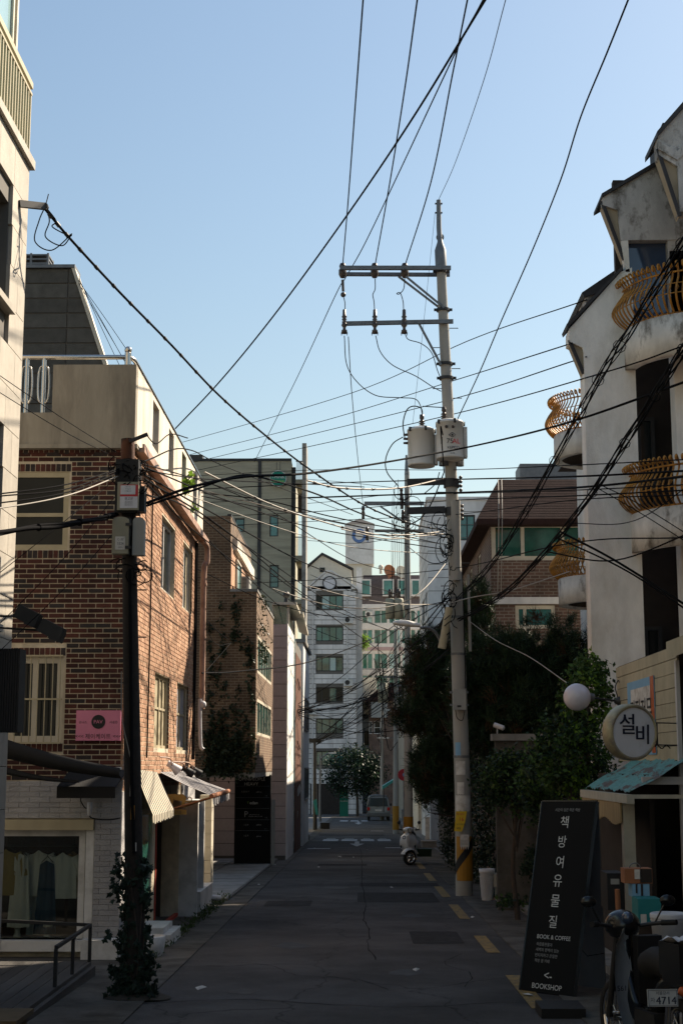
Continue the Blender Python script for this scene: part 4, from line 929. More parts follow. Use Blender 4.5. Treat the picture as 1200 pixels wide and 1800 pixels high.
m_ = MB(); m_.box(a.x - .03, X3 + .25, Y3 + .35, 52.2, b.z + .003, b.z + .09); m_.box(X3 - .055, X3 + .02, Y3 + .46, Y3 + .56, zt3, b.z); m_.box(a.x - .03, a.x, Y3 + .46, Y3 + .56, zt3, b.z); m_.build('loft_frame', 'cream_frame', lf)
m_ = MB(); c = P(503, 1064, 48); m_.cyl((c.x, 48, b.z + .09), (c.x, 48, b.z + .35), .10, .06, 10); m_.ball((c.x, 48, b.z + .45), .12, 10); m_.build('roof_vent', 'dark_metal', b3)
m_ = MB(); a = P(525, 1067, 52); m_.prism([(X3, 50, zt3 + .8), (X3 + .35, 50, zt3 + .65), (X3 + .35, 55, zt3 + .35), (X3, 55, zt3 + .5)], (0, 0, .12)); m_.build('canopy', 'cream_frame', b3)
# ---- white building beyond, seen edge on
X4 = P(543, 1250, 66).x
b4 = thing('white_house', 'narrow white house side beyond the rust brown panel', 'building', (X4 - 2, 62, gz(62)))
m_ = MB(); zt4 = P(540, 1140, 62).z; m_.box(X4 - 5, X4, 59, 66, gz(66) - .3, zt4); m_.build('wall', 'white_wall', b4)
for k, z in enumerate((.6, 3.4)):
    window(b4, Fac((X4 + .06, 0, 0), (0, 1, 0), (1, 0, 0)), 60.5, 64.5, z, z + 1.3, depth=.05, frame='galv', pane='glass_dark', mull=(62.5,))
m_ = MB(); m_.box(X4 - 5, X4 + .1, 58.9, 66.1, zt4 + .003, zt4 + .15); m_.build('coping', 'concrete', b4)
# ---- grey concrete tower with stair frame
YT = 80.0
tw = thing('concrete_tower', 'tall grey board-marked concrete building with narrow windows', 'building', (P(430, 1300, YT).x, 84, gz(84)))
ft = Fac((0, YT, 0), (1, 0, 0), (0, -1, 0))
def tq(x, y): p = P(x, y, YT); return p.x, p.z
x0, zt5 = tq(330, 811); x1t = tq(512, 900)[0]
wins = [(474, 489, 905, 943), (474, 490, 993, 1033), (413, 430, 911, 935)]
hs = [(tq(a, c)[0], tq(b, c)[0], tq(a, d)[1], tq(a, c)[1]) for a, b, c, d in wins]
m_ = MB(); ft.wall(m_, -13, x1t, gz(80) - .3, zt5, hs, -.4, 0); m_.box(-13, x1t, YT + .4, YT + 9, gz(80) - .3, zt5 - .01); m_.build('wall', 'board_conc', tw)
for h in hs: window(tw, ft, *h, depth=.12, frame='dark_metal', pane='glass_teal', fw=.06, rails=((h[2] * .5 + h[3] * .5),))
m_ = MB(); x = tq(457, 900)[0]; m_.box(x - .12, x + .06, YT - .06, YT + .0, 4, zt5); m_.build('drain_channel', 'dark_metal', tw)
m_ = MB(); m_.box(x1t + .001, x1t + .22, YT + .2, YT + .5, gz(80), zt5 - .3); m_.box(-13, x1t, YT - .05, YT + .1, zt5 + .003, zt5 + .15); m_.box(x0 - 1.2, x0 + .6, YT + 2, YT + 4, zt5, zt5 + .8); m_.build('coping', 'dark_metal', tw)
xs0, xs1 = tq(531, 950)[0], tq(538.5, 950)[0]; ztop = tq(535, 783)[1]
m_ = MB(); m_.box(xs0, xs1, YT - .6, YT + 1.5, gz(80), ztop); m_.build('fin_wall', 'concrete', tw)
for (ya, yb) in ((842, 850), (976, 986), (1053, 1061)):
    m_ = MB(); m_.box(x1t + .221, xs0 - .001, YT + .1, YT + 5, tq(520, yb)[1], tq(520, ya)[1]); fl = m_.build('landing', 'board_conc', tw)
    for k in range(5):
        q = MB(); x = x1t + .28 + k * (xs0 - x1t - .36) / 4; zz = tq(520, ya)[1]; q.cyl((x, YT + .15, zz), (x, YT + .15, zz + 1.0), .012, n=5); q.build('rail_bar', 'galv', fl)
    q = MB(); q.box(x1t + .23, xs0 - .002, YT + .13, YT + .17, tq(520, ya)[1] + 1.0, tq(520, ya)[1] + 1.05); q.build('handrail', 'galv', fl)
for ya, yb in ((850, 885), (985, 1010)):
    m_ = MB(); m_.box(x1t + .23, xs0 - .003, YT + 3.0, YT + 3.1, tq(520, yb)[1], tq(520, ya)[1] - .05); m_.build('stair_panel', 'interior', tw)
rs = thing('round_sign', 'round green sign with white lettering hung on the concrete building', 'sign', P(489, 855, YT - .3)); c = P(489, 841, YT - .25)
m_ = MB(); m_.cyl(c, c + Vector((0, .1, 0)), .42, n=36, smooth=False); m_.build('disc', 'green_sign', rs)
m_ = MB(); m_.lathe([(.42, -.005), (.45, -.02), (.45, .1), (.42, .1)], c + Vector((0, .0, 0)), 36, axis=(0, 1, 0)); m_.build('rim', 'ink_white', rs)
m_ = MB(); m_.text('THINK', c + Vector((0, -.012, .09)), (1, 0, 0), (0, 0, 1), .17, 0); m_.text('PERSONAL', c + Vector((0, -.012, -.15)), (1, 0, 0), (0, 0, 1), .10, 1); m_.build('lettering', ['ink_white', 'ink_green'], rs)
m_ = MB(); m_.cyl(c + Vector((-.1, .05, .42)), c + Vector((-.1, .05, .95)), .015, n=5); m_.cyl(c + Vector((.1, .05, .42)), c + Vector((.1, .05, .95)), .015, n=5); m_.build('hanger', 'dark_metal', rs)
# ================================================================ far end of the street
YE = 142.0 + 9
fe = Fac((0, YE, 0), (1, 0, 0), (0, -1, 0))
def eq(x, y, Y=YE): p = P(x, y, Y); return p.x, p.z
eb = thing('gabled_block', 'grey banded stone block with gable and round window at the street end', 'building', (eq(585, 1400)[0], YE + 4, gz(150)))
xl, xr = eq(540, 1200)[0], eq(626, 1200)[0]; zev = eq(585, 1036)[1]; xm = eq(578, 1010)[0]; zpk = eq(578, 1006)[1]
hs = []
for y0, y1 in ((1046, 1071), (1101, 1127), (1154, 1180), (1208, 1234), (1263, 1290), (1320, 1346)):
    a, z1 = eq(555, y0); b, z0 = eq(603, y1); hs.append((a, b, z0, z1))
m_ = MB(); fe.wall(m_, xl, xr, gz(150), zev, hs, -.5, -.06); m_.box(xl, xr, YE + .5, YE + 10, gz(150), zev); m_.prism([(xl, YE + .06, zev), (xr, YE + .06, zev), (xm + .3, YE + .06, zpk), (xm - .3, YE + .06, zpk)], (0, 9, 0)); m_.build('core', 'joint_dark', eb)
z = gz(150); ch = .50; k = 0; st_ = MB()
while z < zev - .05:
    zt = min(z + ch, zpk); a, b = xl, xr
    if zt > zev: f = (zt - zev) / (zpk - zev); a, b = xl + (xm - .3 - xl) * f, xr + (xm + .3 - xr) * f
    u = a
    while u < b - .05:
        e = min(u + (2.6 if (u > a or k % 2) else 1.5), b)
        for s, t in cut(u, e, z, zt, hs): fe.box(st_, s + .010, t - .010, z + .028, zt - .028, -.06, 0)
        u = e
    z = zt; k += 1
tag(st_.build('stone_cladding', 'far_stone', eb), kind='stuff')
m_ = MB(); m_.prism([(xl, YE, zev + .02), (xr, YE, zev + .02), (xm + .3, YE, zpk), (xm - .3, YE, zpk)], (0, .058, 0)); m_.build('gable_stone', 'far_stone', eb)
for h in hs:
    w_ = h[1] - h[0]; window(eb, fe, *h, depth=.30, frame='dark_metal', pane=('glass_teal', 'glass_green', 'glass_pale', 'glass_teal', 'glass_dark'), fw=.10, mull=(h[0] + w_ * .22, h[0] + w_ * .5, h[0] + w_ * .74))
m_ = MB(); c = fe.p(eq(579, 1025)[0], eq(579, 1025)[1], .02); m_.cyl(c, c + Vector((0, .1, 0)), .62, n=28, smooth=False); rw = m_.build('round_window', 'sign_white', eb)
m_ = MB(); m_.lathe([(.62, 0), (.62, .05), (.72, .05), (.72, -.05)], c, 28, axis=(0, -1, 0)); m_.build('round_frame', 'dark_metal', rw)
m_ = MB(); m_.prism([(xl - .15, YE - .1, zev), (xm - .3, YE - .1, zpk + .02), (xm + .3, YE - .1, zpk + .02), (xr + .15, YE - .1, zev), (xr + .15, YE - .1, zev + .2), (xm + .3, YE - .1, zpk + .22), (xm - .3, YE - .1, zpk + .22), (xl - .15, YE - .1, zev + .2)], (0, 9, 0)); m_.build('coping', 'far_stone', eb)
m_ = MB(); fe.box(m_, eq(545, 1400)[0], eq(600, 1400)[0], gz(150), eq(560, 1378)[1], .01, .05); m_.build('entrance', 'interior', eb)
# cream gable behind it
Yg = YE + 12
rg = thing('cream_gable_house', 'cream gabled house rising just behind the banded stone block', 'building', (eq(570, 1000, Yg)[0], Yg + 3, gz(150)))
a, zE = eq(536, 1003, Yg); b = eq(618, 1003, Yg)[0]; c, zP = eq(566, 976, Yg)
m_ = MB(); m_.prism([(a, Yg, gz(150)), (b, Yg, gz(150)), (b, Yg, zE), (c, Yg, zP), (a, Yg, zE)], (0, 6, 0)); m_.build('wall', 'far_cream', rg)
m_ = MB(); m_.prism([(a - .2, Yg - .3, zE), (c, Yg - .3, zP + .03), (b + .2, Yg - .3, zE), (b + .2, Yg - .3, zE + .22), (c, Yg - .3, zP + .28), (a - .2, Yg - .3, zE + .22)], (0, 6.6, 0)); m_.build('roof', 'roof_dark', rg)
window(rg, Fac((0, Yg - .1, 0), (1, 0, 0), (0, -1, 0)), eq(562, 990, Yg)[0], eq(571, 990, Yg)[0], eq(562, 1006, Yg)[1], eq(562, 998, Yg)[1], depth=.02, frame='dark_metal', pane='glass_dark')
# white slab next to it
Yw = YE + 6
wsb = thing('white_slab_building', 'plain white building slab right of the banded stone block', 'building', (eq(640, 1200, Yw)[0], Yw + 3, gz(150)))
m_ = MB(); a = eq(626.5, 1100, Yw)[0]; b = eq(636, 1100, Yw)[0]; m_.box(a, b, Yw - 4, Yw + 8, gz(150), eq(630, 1006, Yw)[1]); m_.build('wall', 'white_wall', wsb)
m_ = MB(); m_.box(b + .001, eq(660, 1100, Yw)[0], Yw, Yw + 8, gz(150), eq(640, 1262, Yw)[1]); m_.build('lower_wall', 'white_wall', wsb)
m_ = MB(); m_.box(b + .002, eq(662, 1100, Yw)[0], Yw + 1, Yw + 8, eq(640, 1261, Yw)[1], eq(640, 1190, Yw)[1]); m_.build('upper_wall', 'far_cream', wsb)
m_ = MB(); m_.box(b + .003, eq(663, 1100, Yw)[0], Yw - .3, Yw + 8.2, eq(640, 1262, Yw)[1] + .01, eq(640, 1256, Yw)[1]); m_.build('roof_edge', 'roof_dark', wsb)
fw_ = Fac((0, Yw + .95, 0), (1, 0, 0), (0, -1, 0))
for xa in (633.5, 642): window(wsb, fw_, eq(xa, 1250, Yw)[0] + .2, eq(xa + 7.5, 1250, Yw)[0] + .2, eq(0, 1246, Yw)[1], eq(0, 1232, Yw)[1], depth=-.02, frame='dark_metal', pane='glass_dark')
window(wsb, Fac((0, Yw - .06, 0), (1, 0, 0), (0, -1, 0)), eq(640, 1250, Yw)[0], eq(652, 1250, Yw)[0], eq(0, 1310, Yw)[1], eq(0, 1285, Yw)[1], depth=.0, frame='dark_metal', pane='glass_dark', mull=(eq(646, 1250, Yw)[0],))
m_ = MB(); zz = eq(640, 1190, Yw)[1]
for k in range(14): m_.box(b + .05 + k * .12, b + .09 + k * .12, Yw + 1, Yw + 1.04, zz, zz + .85)
m_.box(b, b + 1.75, Yw + .98, Yw + 1.06, zz + .851, zz + .95); m_.build('roof_railing', 'galv', wsb)
gsh = [tuple(Vector(P(random.uniform(626, 645), random.uniform(1120, 1140), Yw + 2.5))) for k in range(30)]
tag(leaf_mesh('roof_shrub', ['leaf_bright'], None, gsh, [.5] * 30, 25, .28, .6), 'bright green shrub on the far white roof terrace', 'shrub')
# white water tower with blue mark
Yt = 205.0
wt = thing('white_tower', 'white square roof tower with dark cap and blue lettering', 'tower', (eq(632, 1000, Yt)[0], Yt + 2, gz(150)))
a, z1 = eq(607, 921, Yt); b, z0 = eq(657, 991, Yt)
m_ = MB(); m_.box(a, b, Yt, Yt + 4, z0, z1); m_.build('tank_wall', 'white_wall', wt)
m_ = MB(); mx_ = (a + b) / 2; zc_ = eq(632, 911, Yt)[1]; vs = [(a - .1, Yt - .1, z1), (b + .1, Yt - .1, z1), (b + .1, Yt + 4.1, z1), (a - .1, Yt + 4.1, z1), (mx_, Yt + 2, zc_ + .3)]
m_.add(vs, [(3, 2, 1, 0), (0, 1, 4), (1, 2, 4), (2, 3, 4), (3, 0, 4)]); m_.build('cap', 'roof_dark', wt)
m_ = MB(); m_.box(a + .4, b - .3, Yt + .3, Yt + 4, gz(150), z0 - .003); m_.build('tower_base', 'far_cream', wt)
c = P(631, 942, Yt - .02); m_ = MB(); m_.lathe([(.58, -.01), (.58, .03), (1.0, .03), (1.0, -.01)], c, 28, axis=(0, -1, 0)); m_.text('E', c + Vector((1.35, -.03, .35)), (1, 0, 0), (0, 0, 1), .65); m_.text('L', c + Vector((1.35, -.03, -.6)), (1, 0, 0), (0, 0, 1), .7); m_.build('lettering', 'ink_blue', wt)
# apartment with turquoise windows and mansard
Ya = 178.0; fa = Fac((0, Ya, 0), (1, 0, 0), (0, -1, 0))
ap = thing('turquoise_apartment', 'pale apartment block with turquoise windows and brown mansard roof', 'building', (eq(690, 1300, Ya)[0], Ya + 5, gz(150)))
a, zt6 = eq(634, 1062, Ya); b = eq(760, 1062, Ya)[0]; hs = []
for r, (y0, y1) in enumerate(((1072, 1096), (1106, 1132), (1148, 1176), (1186, 1214), (1226, 1254))):
    for xa, xb in ((636, 655), (657, 681), (683, 704), (706, 730), (732, 750)):
        p_, q_ = eq(xa, y0, Ya), eq(xb, y1, Ya); hs.append((p_[0], q_[0], q_[1], p_[1]))
m_ = MB(); fa.wall(m_, a, b, gz(150), zt6, hs, -.5, 0); m_.build('wall', 'apt_wall', ap)
for i, h in enumerate(hs): window(ap, fa, *h, depth=.15, frame='white_trim', pane=('glass_teal', 'glass_pale', 'glass_teal', 'glass_green'), fw=.09, mull=((h[0] + h[1]) / 2,))
for y0, y1 in ((1138, 1144), (1216, 1222)): 
    m_ = MB(); fa.box(m_, a, b, eq(0, y1, Ya)[1], eq(0, y0, Ya)[1], .01, .12); m_.build('mauve_band', 'mauve', ap)
zt7 = eq(690, 1008, Ya)[1]
m_ = MB(); m_.prism([(a, Ya, zt6), (b, Ya, zt6), (b - 1, Ya + 1.6, zt7), (a + .3, Ya + 1.6, zt7)], (0, 6, 0)); m_.build('mansard_roof', 'apt_roof', ap)
for xa, xb in ((634, 652), (672, 692), (698, 716), (722, 738)):
    p_, q_ = eq(xa, 1018, Ya), eq(xb, 1048, Ya)
    m_ = MB(); m_.box(p_[0], q_[0], Ya - .1, Ya + 3, q_[1], p_[1]); dm_ = m_.build('dormer', 'apt_wall', ap)
    m_ = MB(); m_.box(p_[0] + .15, q_[0] - .15, Ya - .14, Ya - .11, q_[1] + .2, p_[1] - .2); m_.build('dormer_window', 'glass_teal', dm_)
for i, (x, y, r_, mt) in enumerate(((683, 1004, .42, 'terracotta'), (704, 1006, .42, 'far_cream'))):
    t = thing('satellite_dish', ('rust red', 'pale cream')[i] + ' satellite dish on the far mansard roof', 'dish', P(x, y + 8, Ya + 1)); c = P(x, y, Ya + 1)
    m_ = MB(); m_.lathe([(0, 0), (.4, .05), (.75, .22), (.78, .22), (.4, .0), (0, -.05)], c, 20, axis=Vector((.5, -1, .2))); m_.cyl(c, c + Vector((0, .2, -.9)), .06, n=6); m_.build('dish', mt, t)
for i, x in enumerate((669, 685)):
    t = thing('roof_ventilator', ('left', 'right')[i] + ' small round cream ventilator on the far roof', 'ventilator', P(x, 1004, Ya + 2)); c = P(x, 997, Ya + 2)
    m_ = MB(); m_.ball(c, .32, 10); m_.cyl(c, c - Vector((0, 0, .8)), .18, n=8); m_.build('ventilator_body', 'far_cream', t)
for i, (x, y, Y) in enumerate(((648, 1080, 177.6), (715, 1140, 177.6), (690, 1222, 177.6), (612, 1090, 150.8), (612, 1200, 150.8), (548, 1250, 150.8))):
    c = P(x, y, Y); t = thing('air_conditioner', ('air conditioner high on the turquoise windowed apartment', 'air conditioner mid height on the turquoise windowed apartment', 'air conditioner low on the turquoise windowed apartment', 'upper right air conditioner on the banded stone block', 'lower right air conditioner on the banded stone block', 'left air conditioner on the banded stone block')[i], 'air conditioner', c)
    m_ = MB(); m_.box(c.x - .45, c.x + .45, Y - .35, Y + .2, c.z - .33, c.z + .33); m_.build('casing', 'tank_grey', t); m_ = MB(); m_.cyl(c + Vector((-.1, -.36, 0)), c + Vector((-.1, -.352, 0)), .25, n=16, smooth=False); m_.build('fan_grille', 'dark_metal', t)
for i, (x, y0) in enumerate(((550, 1040), (610, 1050))):
    a, b = P(x, y0, 150.9), P(x, 1430, 150.9); m_ = MB(); m_.tube([(a.x, 150.85, a.z), (a.x, 150.85, gz(150))], .07, 8); tag(m_.build('rain_pipe', 'white_trim'), ('left', 'right')[i] + ' pale rain pipe on the banded stone block', 'pipe')
# ---- right middle distance: grey stone block behind the poles
YR = 68.0
gb = thing('grey_stone_block', 'grey stone block with teal windows behind the main utility pole', 'building', (5, 72, gz(72)))
fr_ = Fac((0, YR, 0), (1, 0, 0), (0, -1, 0)); XR = P(752, 1000, YR).x
zt8 = P(790, 879, YR).z; hs = []
for (y0, y1) in ((905, 950), (990, 1035), (1075, 1120)): p_, q_ = P(806, y0, YR), P(835, y1, YR); hs.append((p_.x, q_.x, q_.z, p_.z))
m_ = MB(); fr_.wall(m_, XR, 12, gz(70) - .3, zt8, hs, -.4, 0)
hz = [(69.5, 71.2, z, z + 1.1) for z in (3.2, 6.1, 9.0)] + [(72.4, 75, z, z + 1.1) for z in (3.2, 6.1, 9.0)]
fsd = Fac((XR, 0, 0), (0, 1, 0), (-1, 0, 0)); fsd.wall(m_, YR + .4, 78, gz(70) - .3, zt8, hz, -.4, 0); m_.box(XR + .41, 12, 77.6, 78, gz(70), zt8); m_.box(XR + .41, 12, YR + .41, 77.6, zt8 - .3, zt8 - .1)
m_.build('wall', 'far_stone', gb)
for h in hs: window(gb, fr_, *h, depth=.12, frame='dark_metal', pane='glass_teal', fw=.07, mull=((h[0] + h[1]) / 2,))
for h in hz: window(gb, fsd, *h, depth=.12, frame='dark_metal', pane='glass_teal', fw=.07)
jt = MB(); z = 0
while z < zt8: fr_.box(jt, XR - .01, 12, z, z + .025, -.01, .006); fsd.box(jt, YR + .0, 78, z, z + .025, -.01, .006); z += .62
tag(jt.build('joint_lines', 'joint_dark', gb), kind='stuff')
m_ = MB(); m_.box(XR - .06, 12, YR - .06, 78, zt8 + .003, zt8 + .15); m_.build('coping', 'far_stone', gb)
# brick villa and cream house further down on the right
vl = thing('brick_villa', 'small dark red brick villa with bay beyond the street end behind the van', 'building', (2.7, 156, gz(150)))
Yv = 153.0; fv = Fac((0, Yv, 0), (1, 0, 0), (0, -1, 0)); p_ = P(648, 1232, Yv); q_ = P(700, 1390, Yv)
hs = [(P(657, 1280, Yv).x, P(669, 1280, Yv).x, P(657, 1290, Yv).z, P(657, 1268, Yv).z), (P(648.5, 1280, Yv).x, P(654, 1280, Yv).x, P(657, 1290, Yv).z, P(657, 1268, Yv).z)]
m_ = MB(); fv.wall(m_, p_.x, 34, gz(150) - .3, p_.z, hs, -.3, 0); m_.box(p_.x, 34, Yv + .3, 162, gz(150) - .3, p_.z - .2); m_.build('wall', 'house_brick', vl); m_ = MB(); m_.box(8.2, 34, 155, 161.5, p_.z - .2, 23.5); m_.build('shade_block', 'far_stone', vl)  # hidden tall block added, and wall run on, to shade the street-end tree
for h in hs: window(vl, fv, *h, depth=.1, frame='white_trim', pane='glass_dark', fw=.07, rails=((h[2] + h[3]) / 2,))
m_ = MB(); m_.prism([(p_.x - .4, Yv - .4, p_.z), (34, Yv - .4, p_.z), (32, Yv - .4, p_.z + 1.8), (p_.x + 1.6, Yv - .4, p_.z + 1.8)], (0, 8, 0)); m_.build('roof', 'roof_brown', vl)
m_ = MB(); a = P(652, 1240, Yv).x; b = P(680, 1240, Yv).x; m_.box(a, b, Yv - .9, Yv - .01, P(0, 1262, Yv).z, P(0, 1235, Yv).z); m_.build('bay', 'box_grey', vl)
ch_ = thing('cream_house', 'cream rendered house behind the far pines on the right', 'building', (5.5, 92, gz(92)))
Yc = 88.0; a = P(733, 1225, Yc); m_ = MB(); m_.box(a.x, 12, Yc, 97, gz(92) - .3, a.z); m_.build('wall', 'far_cream', ch_)
m_ = MB(); m_.prism([(a.x - .3, Yc - .3, a.z + .003), (12, Yc - .3, a.z + .003), (12, Yc + 3, a.z + 1.6), (a.x + 1, Yc + 3, a.z + 1.6)], (0, .1, .1)); m_.build('roof', 'terracotta', ch_)
window(ch_, Fac((0, Yc - .06, 0), (1, 0, 0), (0, -1, 0)), a.x + .8, a.x + 2, a.z - 2.2, a.z - 1, depth=.0, frame='white_trim', pane='glass_dark')
# shop front with green canopy, lamps and lit sign by the van
sf = thing('green_canopy', 'teal green shop canopy beside the van', 'canopy', P(690, 1375, 100))
m_ = MB(); m_.prism([P(672, 1382, 100), P(695, 1368, 100), P(695, 1372, 100), P(672, 1388, 100)], (0, 3, 0)); m_.build('canvas', 'teal', sf)
m_ = MB(); m_.cyl(P(694, 1372, 100), P(694, 1425, 100), .05, n=6); m_.cyl(P(674, 1386, 100), P(674, 1428, 100), .04, n=6); m_.build('canopy_post', 'dark_metal', sf)
rb = thing('red_round_sign', 'round red shop sign on a post far down the right side', 'sign', P(708, 1400, 70))
m_ = MB(); c = P(709, 1362, 70); m_.cyl(c, c + Vector((0, .12, 0)), .27, n=24, smooth=False); m_.build('disc', 'ink_red', rb); m_ = MB(); m_.cyl(c + Vector((.05, -.01, 0)), c + Vector((.05, .002, 0)), .1, n=14, smooth=False); m_.build('emblem', 'paper_blue', rb)
m_ = MB(); m_.cyl((c.x, 70.06, c.z - .27), (c.x, 70.06, gz(70)), .03, n=6); m_.build('post', 'galv', rb)
# green parking sign at the street end
ps = thing('parking_sign', 'tall green parking sign board standing at the street end', 'sign', P(604, 1424, 139))
a, b = P(597, 1383, 139), P(612, 1424, 139); m_ = MB(); m_.box(a.x, b.x, 139, 139.3, gz(139), a.z); m_.build('panel', 'green_sign', ps)
m_ = MB(); c = (a.x + b.x) / 2; m_.text('P', (c, 138.99, a.z - .45), (1, 0, 0), (0, 0, 1), .5, 0); m_.text('주차장', (c, 138.99, a.z - .95), (1, 0, 0), (0, 0, 1), .18, 1); m_.text('PARKING', (c, 138.99, a.z - 1.3), (1, 0, 0), (0, 0, 1), .12, 1); m_.build('lettering', ['ink_green', 'ink_white'], ps)
# street end tree
def broad_tree(name, label, base, h, crown_c, crown_r, n, leaf, mats, per=26, group=None, wts=None, trunk_r=.09, clump=.35):
    t = thing(name, label, 'tree', base, group); base = Vector(base); cc = Vector(crown_c)
    m_ = MB(); top = Vector((cc.x, cc.y, cc.z + crown_r[2] * .3)); q = catmull([base, base.lerp(top, .35) + Vector((random.uniform(-.1, .1), random.uniform(-.1, .1), 0)), base.lerp(top, .7), top], 5)
    m_.tube(q, .1, 8, rr=[trunk_r * (1 - .8 * i / (len(q) - 1)) + .006 for i in range(len(q))])
    cs_ = []
    for k in range(n):
        d = Vector((random.gauss(0, 1), random.gauss(0, 1), random.gauss(0, 1))).normalized(); r_ = random.uniform(.45, 1.0) ** .6 * random.uniform(.8, 1.08)
        cs_.append((cc.x + d.x * crown_r[0] * r_, cc.y + d.y * crown_r[1] * r_, cc.z + d.z * crown_r[2] * r_))
    for k in range(14):
        e = Vector(random.choice(cs_)); s = base.lerp(top, random.uniform(.45, .9)); m_.tube(catmull([s, s.lerp(e, .5) + Vector((0, 0, .08 * crown_r[2])), e], 4), .02, 5, rr=[trunk_r * .35 * (1 - i / 9) + .004 for i in range(9)])
    m_.build('trunk', 'bark', t)
    leaf_mesh('crown', mats, t, cs_, [clump * min(crown_r)] * n, per, leaf, .55, .3, weights=wts)
    return t
e_ = P(628, 1424, 138)
broad_tree('street_tree', 'broad dark street tree at the far end of the street', (e_.x, 138, gz(138)), 6, tuple(P(622, 1358, 138)), (2.9, 2.0, 2.3), 260, .26, ['leaf_ivy', 'leaf_ivy_dark'], 26, trunk_r=.14)
# ================================================================ right side
# ---- stucco house with bellied iron balconies
YS = 21.5
stu = thing('stucco_house', 'weathered white stucco house with round balconies and orange iron railings', 'building', (6, 27, gz(27)))
def rq(x, y, Y=YS): p = P(x, y, Y); return Vector((p.x, Y, p.z))
XL = rq(1040, 1150).x; XP = rq(1128, 1000).x; BZ = gz(27) - .4
def vcol(x): return x
pier = [Vector((XL, YS, BZ)), Vector((XP, YS, BZ)), rq(1111, 660), rq(1100, 470), rq(1090, 478), rq(1000, 578), rq(1000, 600), rq(1023, 611), Vector((XL, YS, rq(1024, 620).z))]
pier[2].x = XP; pier[3].x = XP
m_ = MB(); m_.prism(pier, (0, .40, 0)); m_.build('front_pier', 'stucco', stu)
def soffit(pts, edge, Y, mats=('orange_tan', 'roof_dark')):
    m_ = MB(); m_.prism([rq(x, y, Y + .05) for x, y in pts], (0, .30, 0)); m_.build('eave_soffit', mats[0], stu)
    m_ = MB(); m_.bar(rq(*edge[0], Y + .02), rq(*edge[1], Y + .02), .035, .05); m_.build('roof_edge', mats[1], stu)
soffit([(1001, 599), (1025, 605), (1026, 658)], ((1000, 598), (1025, 657)), YS)
m_ = MB(); m_.prism([rq(1000, 577) + Vector((-.03, -.05, 0)), rq(1092, 475) + Vector((0, -.05, 0)), rq(1092, 469) + Vector((0, -.05, 0)), rq(998, 571) + Vector((-.03, -.05, 0))], (0, .55, 0)); m_.build('verge_roof', 'roof_dark', stu)
m_ = MB(); m_.prism([rq(1026, 515, 23.8), rq(1092, 468, 23.8), rq(1092, 520, 23.8), rq(1030, 545, 23.8)], (0, 1.5, 0)); m_.build('rear_dormer', 'stucco_grey', stu)
m_ = MB(); m_.prism([rq(1022, 514, 23.75), rq(1096, 464, 23.75), rq(1096, 500, 23.75), rq(1026, 522, 23.75)], (0, 1.7, 0)); m_.build('rear_dormer_roof', 'roof_dark', stu)
# side face of the pier recess, back wall with dark glazing
XB = 4.75
m_ = MB(); m_.box(XP + .001, 10, YS + 1.35, YS + 1.5, BZ, rq(1150, 420).z + 1.5); m_.build('recess_wall', 'interior', stu)
m_ = MB(); m_.box(rq(1190, 800).x, 10, YS + .02, YS + .35, BZ, rq(1185, 440).z); m_.build('right_pier', 'stucco', stu)
ws_ = Fac((0, YS + 1.3, 0), (1, 0, 0), (0, -1, 0))
for z0 in (1.9, 5.2, 8.0):
    window(stu, ws_, XP + .08, rq(1184, 800).x - .02, z0 + .5, z0 + 2.2, depth=.0, frame='dark_metal', pane='glass_dark', fw=.06, mull=(4.4,))
# upper bay over the balcony and the taller near bay
bayp = [rq(1097, 448), rq(1058, 357), rq(1058, 346), rq(1165, 284), rq(1330, 195), rq(1330, 425), rq(1097, 425)]
bx0 = rq(1101, 425).x
m_ = MB(); m_.prism([rq(1058, 360), rq(1058, 346), rq(1165, 284), rq(1330, 190), rq(1330, 420), rq(1090, 422), rq(1085, 369)], (0, .16, 0)); m_.build('upper_bay', 'stucco_grey', stu)
soffit([(1059, 358), (1087, 366), (1092, 424), (1097, 455)], ((1057, 354), (1096, 457)), YS)
m_ = MB(); m_.prism([rq(1090, 423), rq(1103, 422), rq(1106, 478), rq(1099, 478)], (0, .14, 0)); m_.build('bay_corner', 'stucco', stu)
m_ = MB(); m_.prism([rq(1056, 348) + Vector((0, -.05, 0)), rq(1165, 285) + Vector((0, -.05, 0)), rq(1165, 277) + Vector((0, -.05, 0)), rq(1056, 342) + Vector((0, -.05, 0))], (0, .8, 0)); m_.build('upper_bay_roof', 'roof_dark', stu)
m_ = MB(); a, b = rq(1104, 560), rq(1173, 421); m_.box(rq(1103, 480).x, b.x, YS + .18, YS + .22, a.z, b.z + .05); m_.build('bay_window', 'glass_blue', stu)
m_ = MB(); m_.box(b.x, b.x + 2, YS + .02, YS + .3, a.z, b.z + .02); m_.build('bay_wall', 'stucco_grey', stu)
YN = 20.4
m_ = MB(); m_.prism([rq(1194, 372, YN), rq(1190, 292, YN), rq(1157, 272, YN), rq(1155, 240, YN), rq(1210, 180, YN), rq(1420, -60, YN), rq(1420, 372, YN)], (0, .3, 0)); m_.build('near_bay', 'stucco_grey', stu)
soffit([(1157, 270), (1192, 288), (1195, 378)], ((1155, 262), (1194, 380)), YN)
m_ = MB(); m_.prism([rq(1157, 262, YN - .03), rq(1190, 281, YN - .03), rq(1420, 60, YN - .03), rq(1420, 40, YN - .03), rq(1190, 265, YN - .03), rq(1157, 248, YN - .03)], (0, .06, 0)); m_.build('moulding', 'stucco_grey', stu)
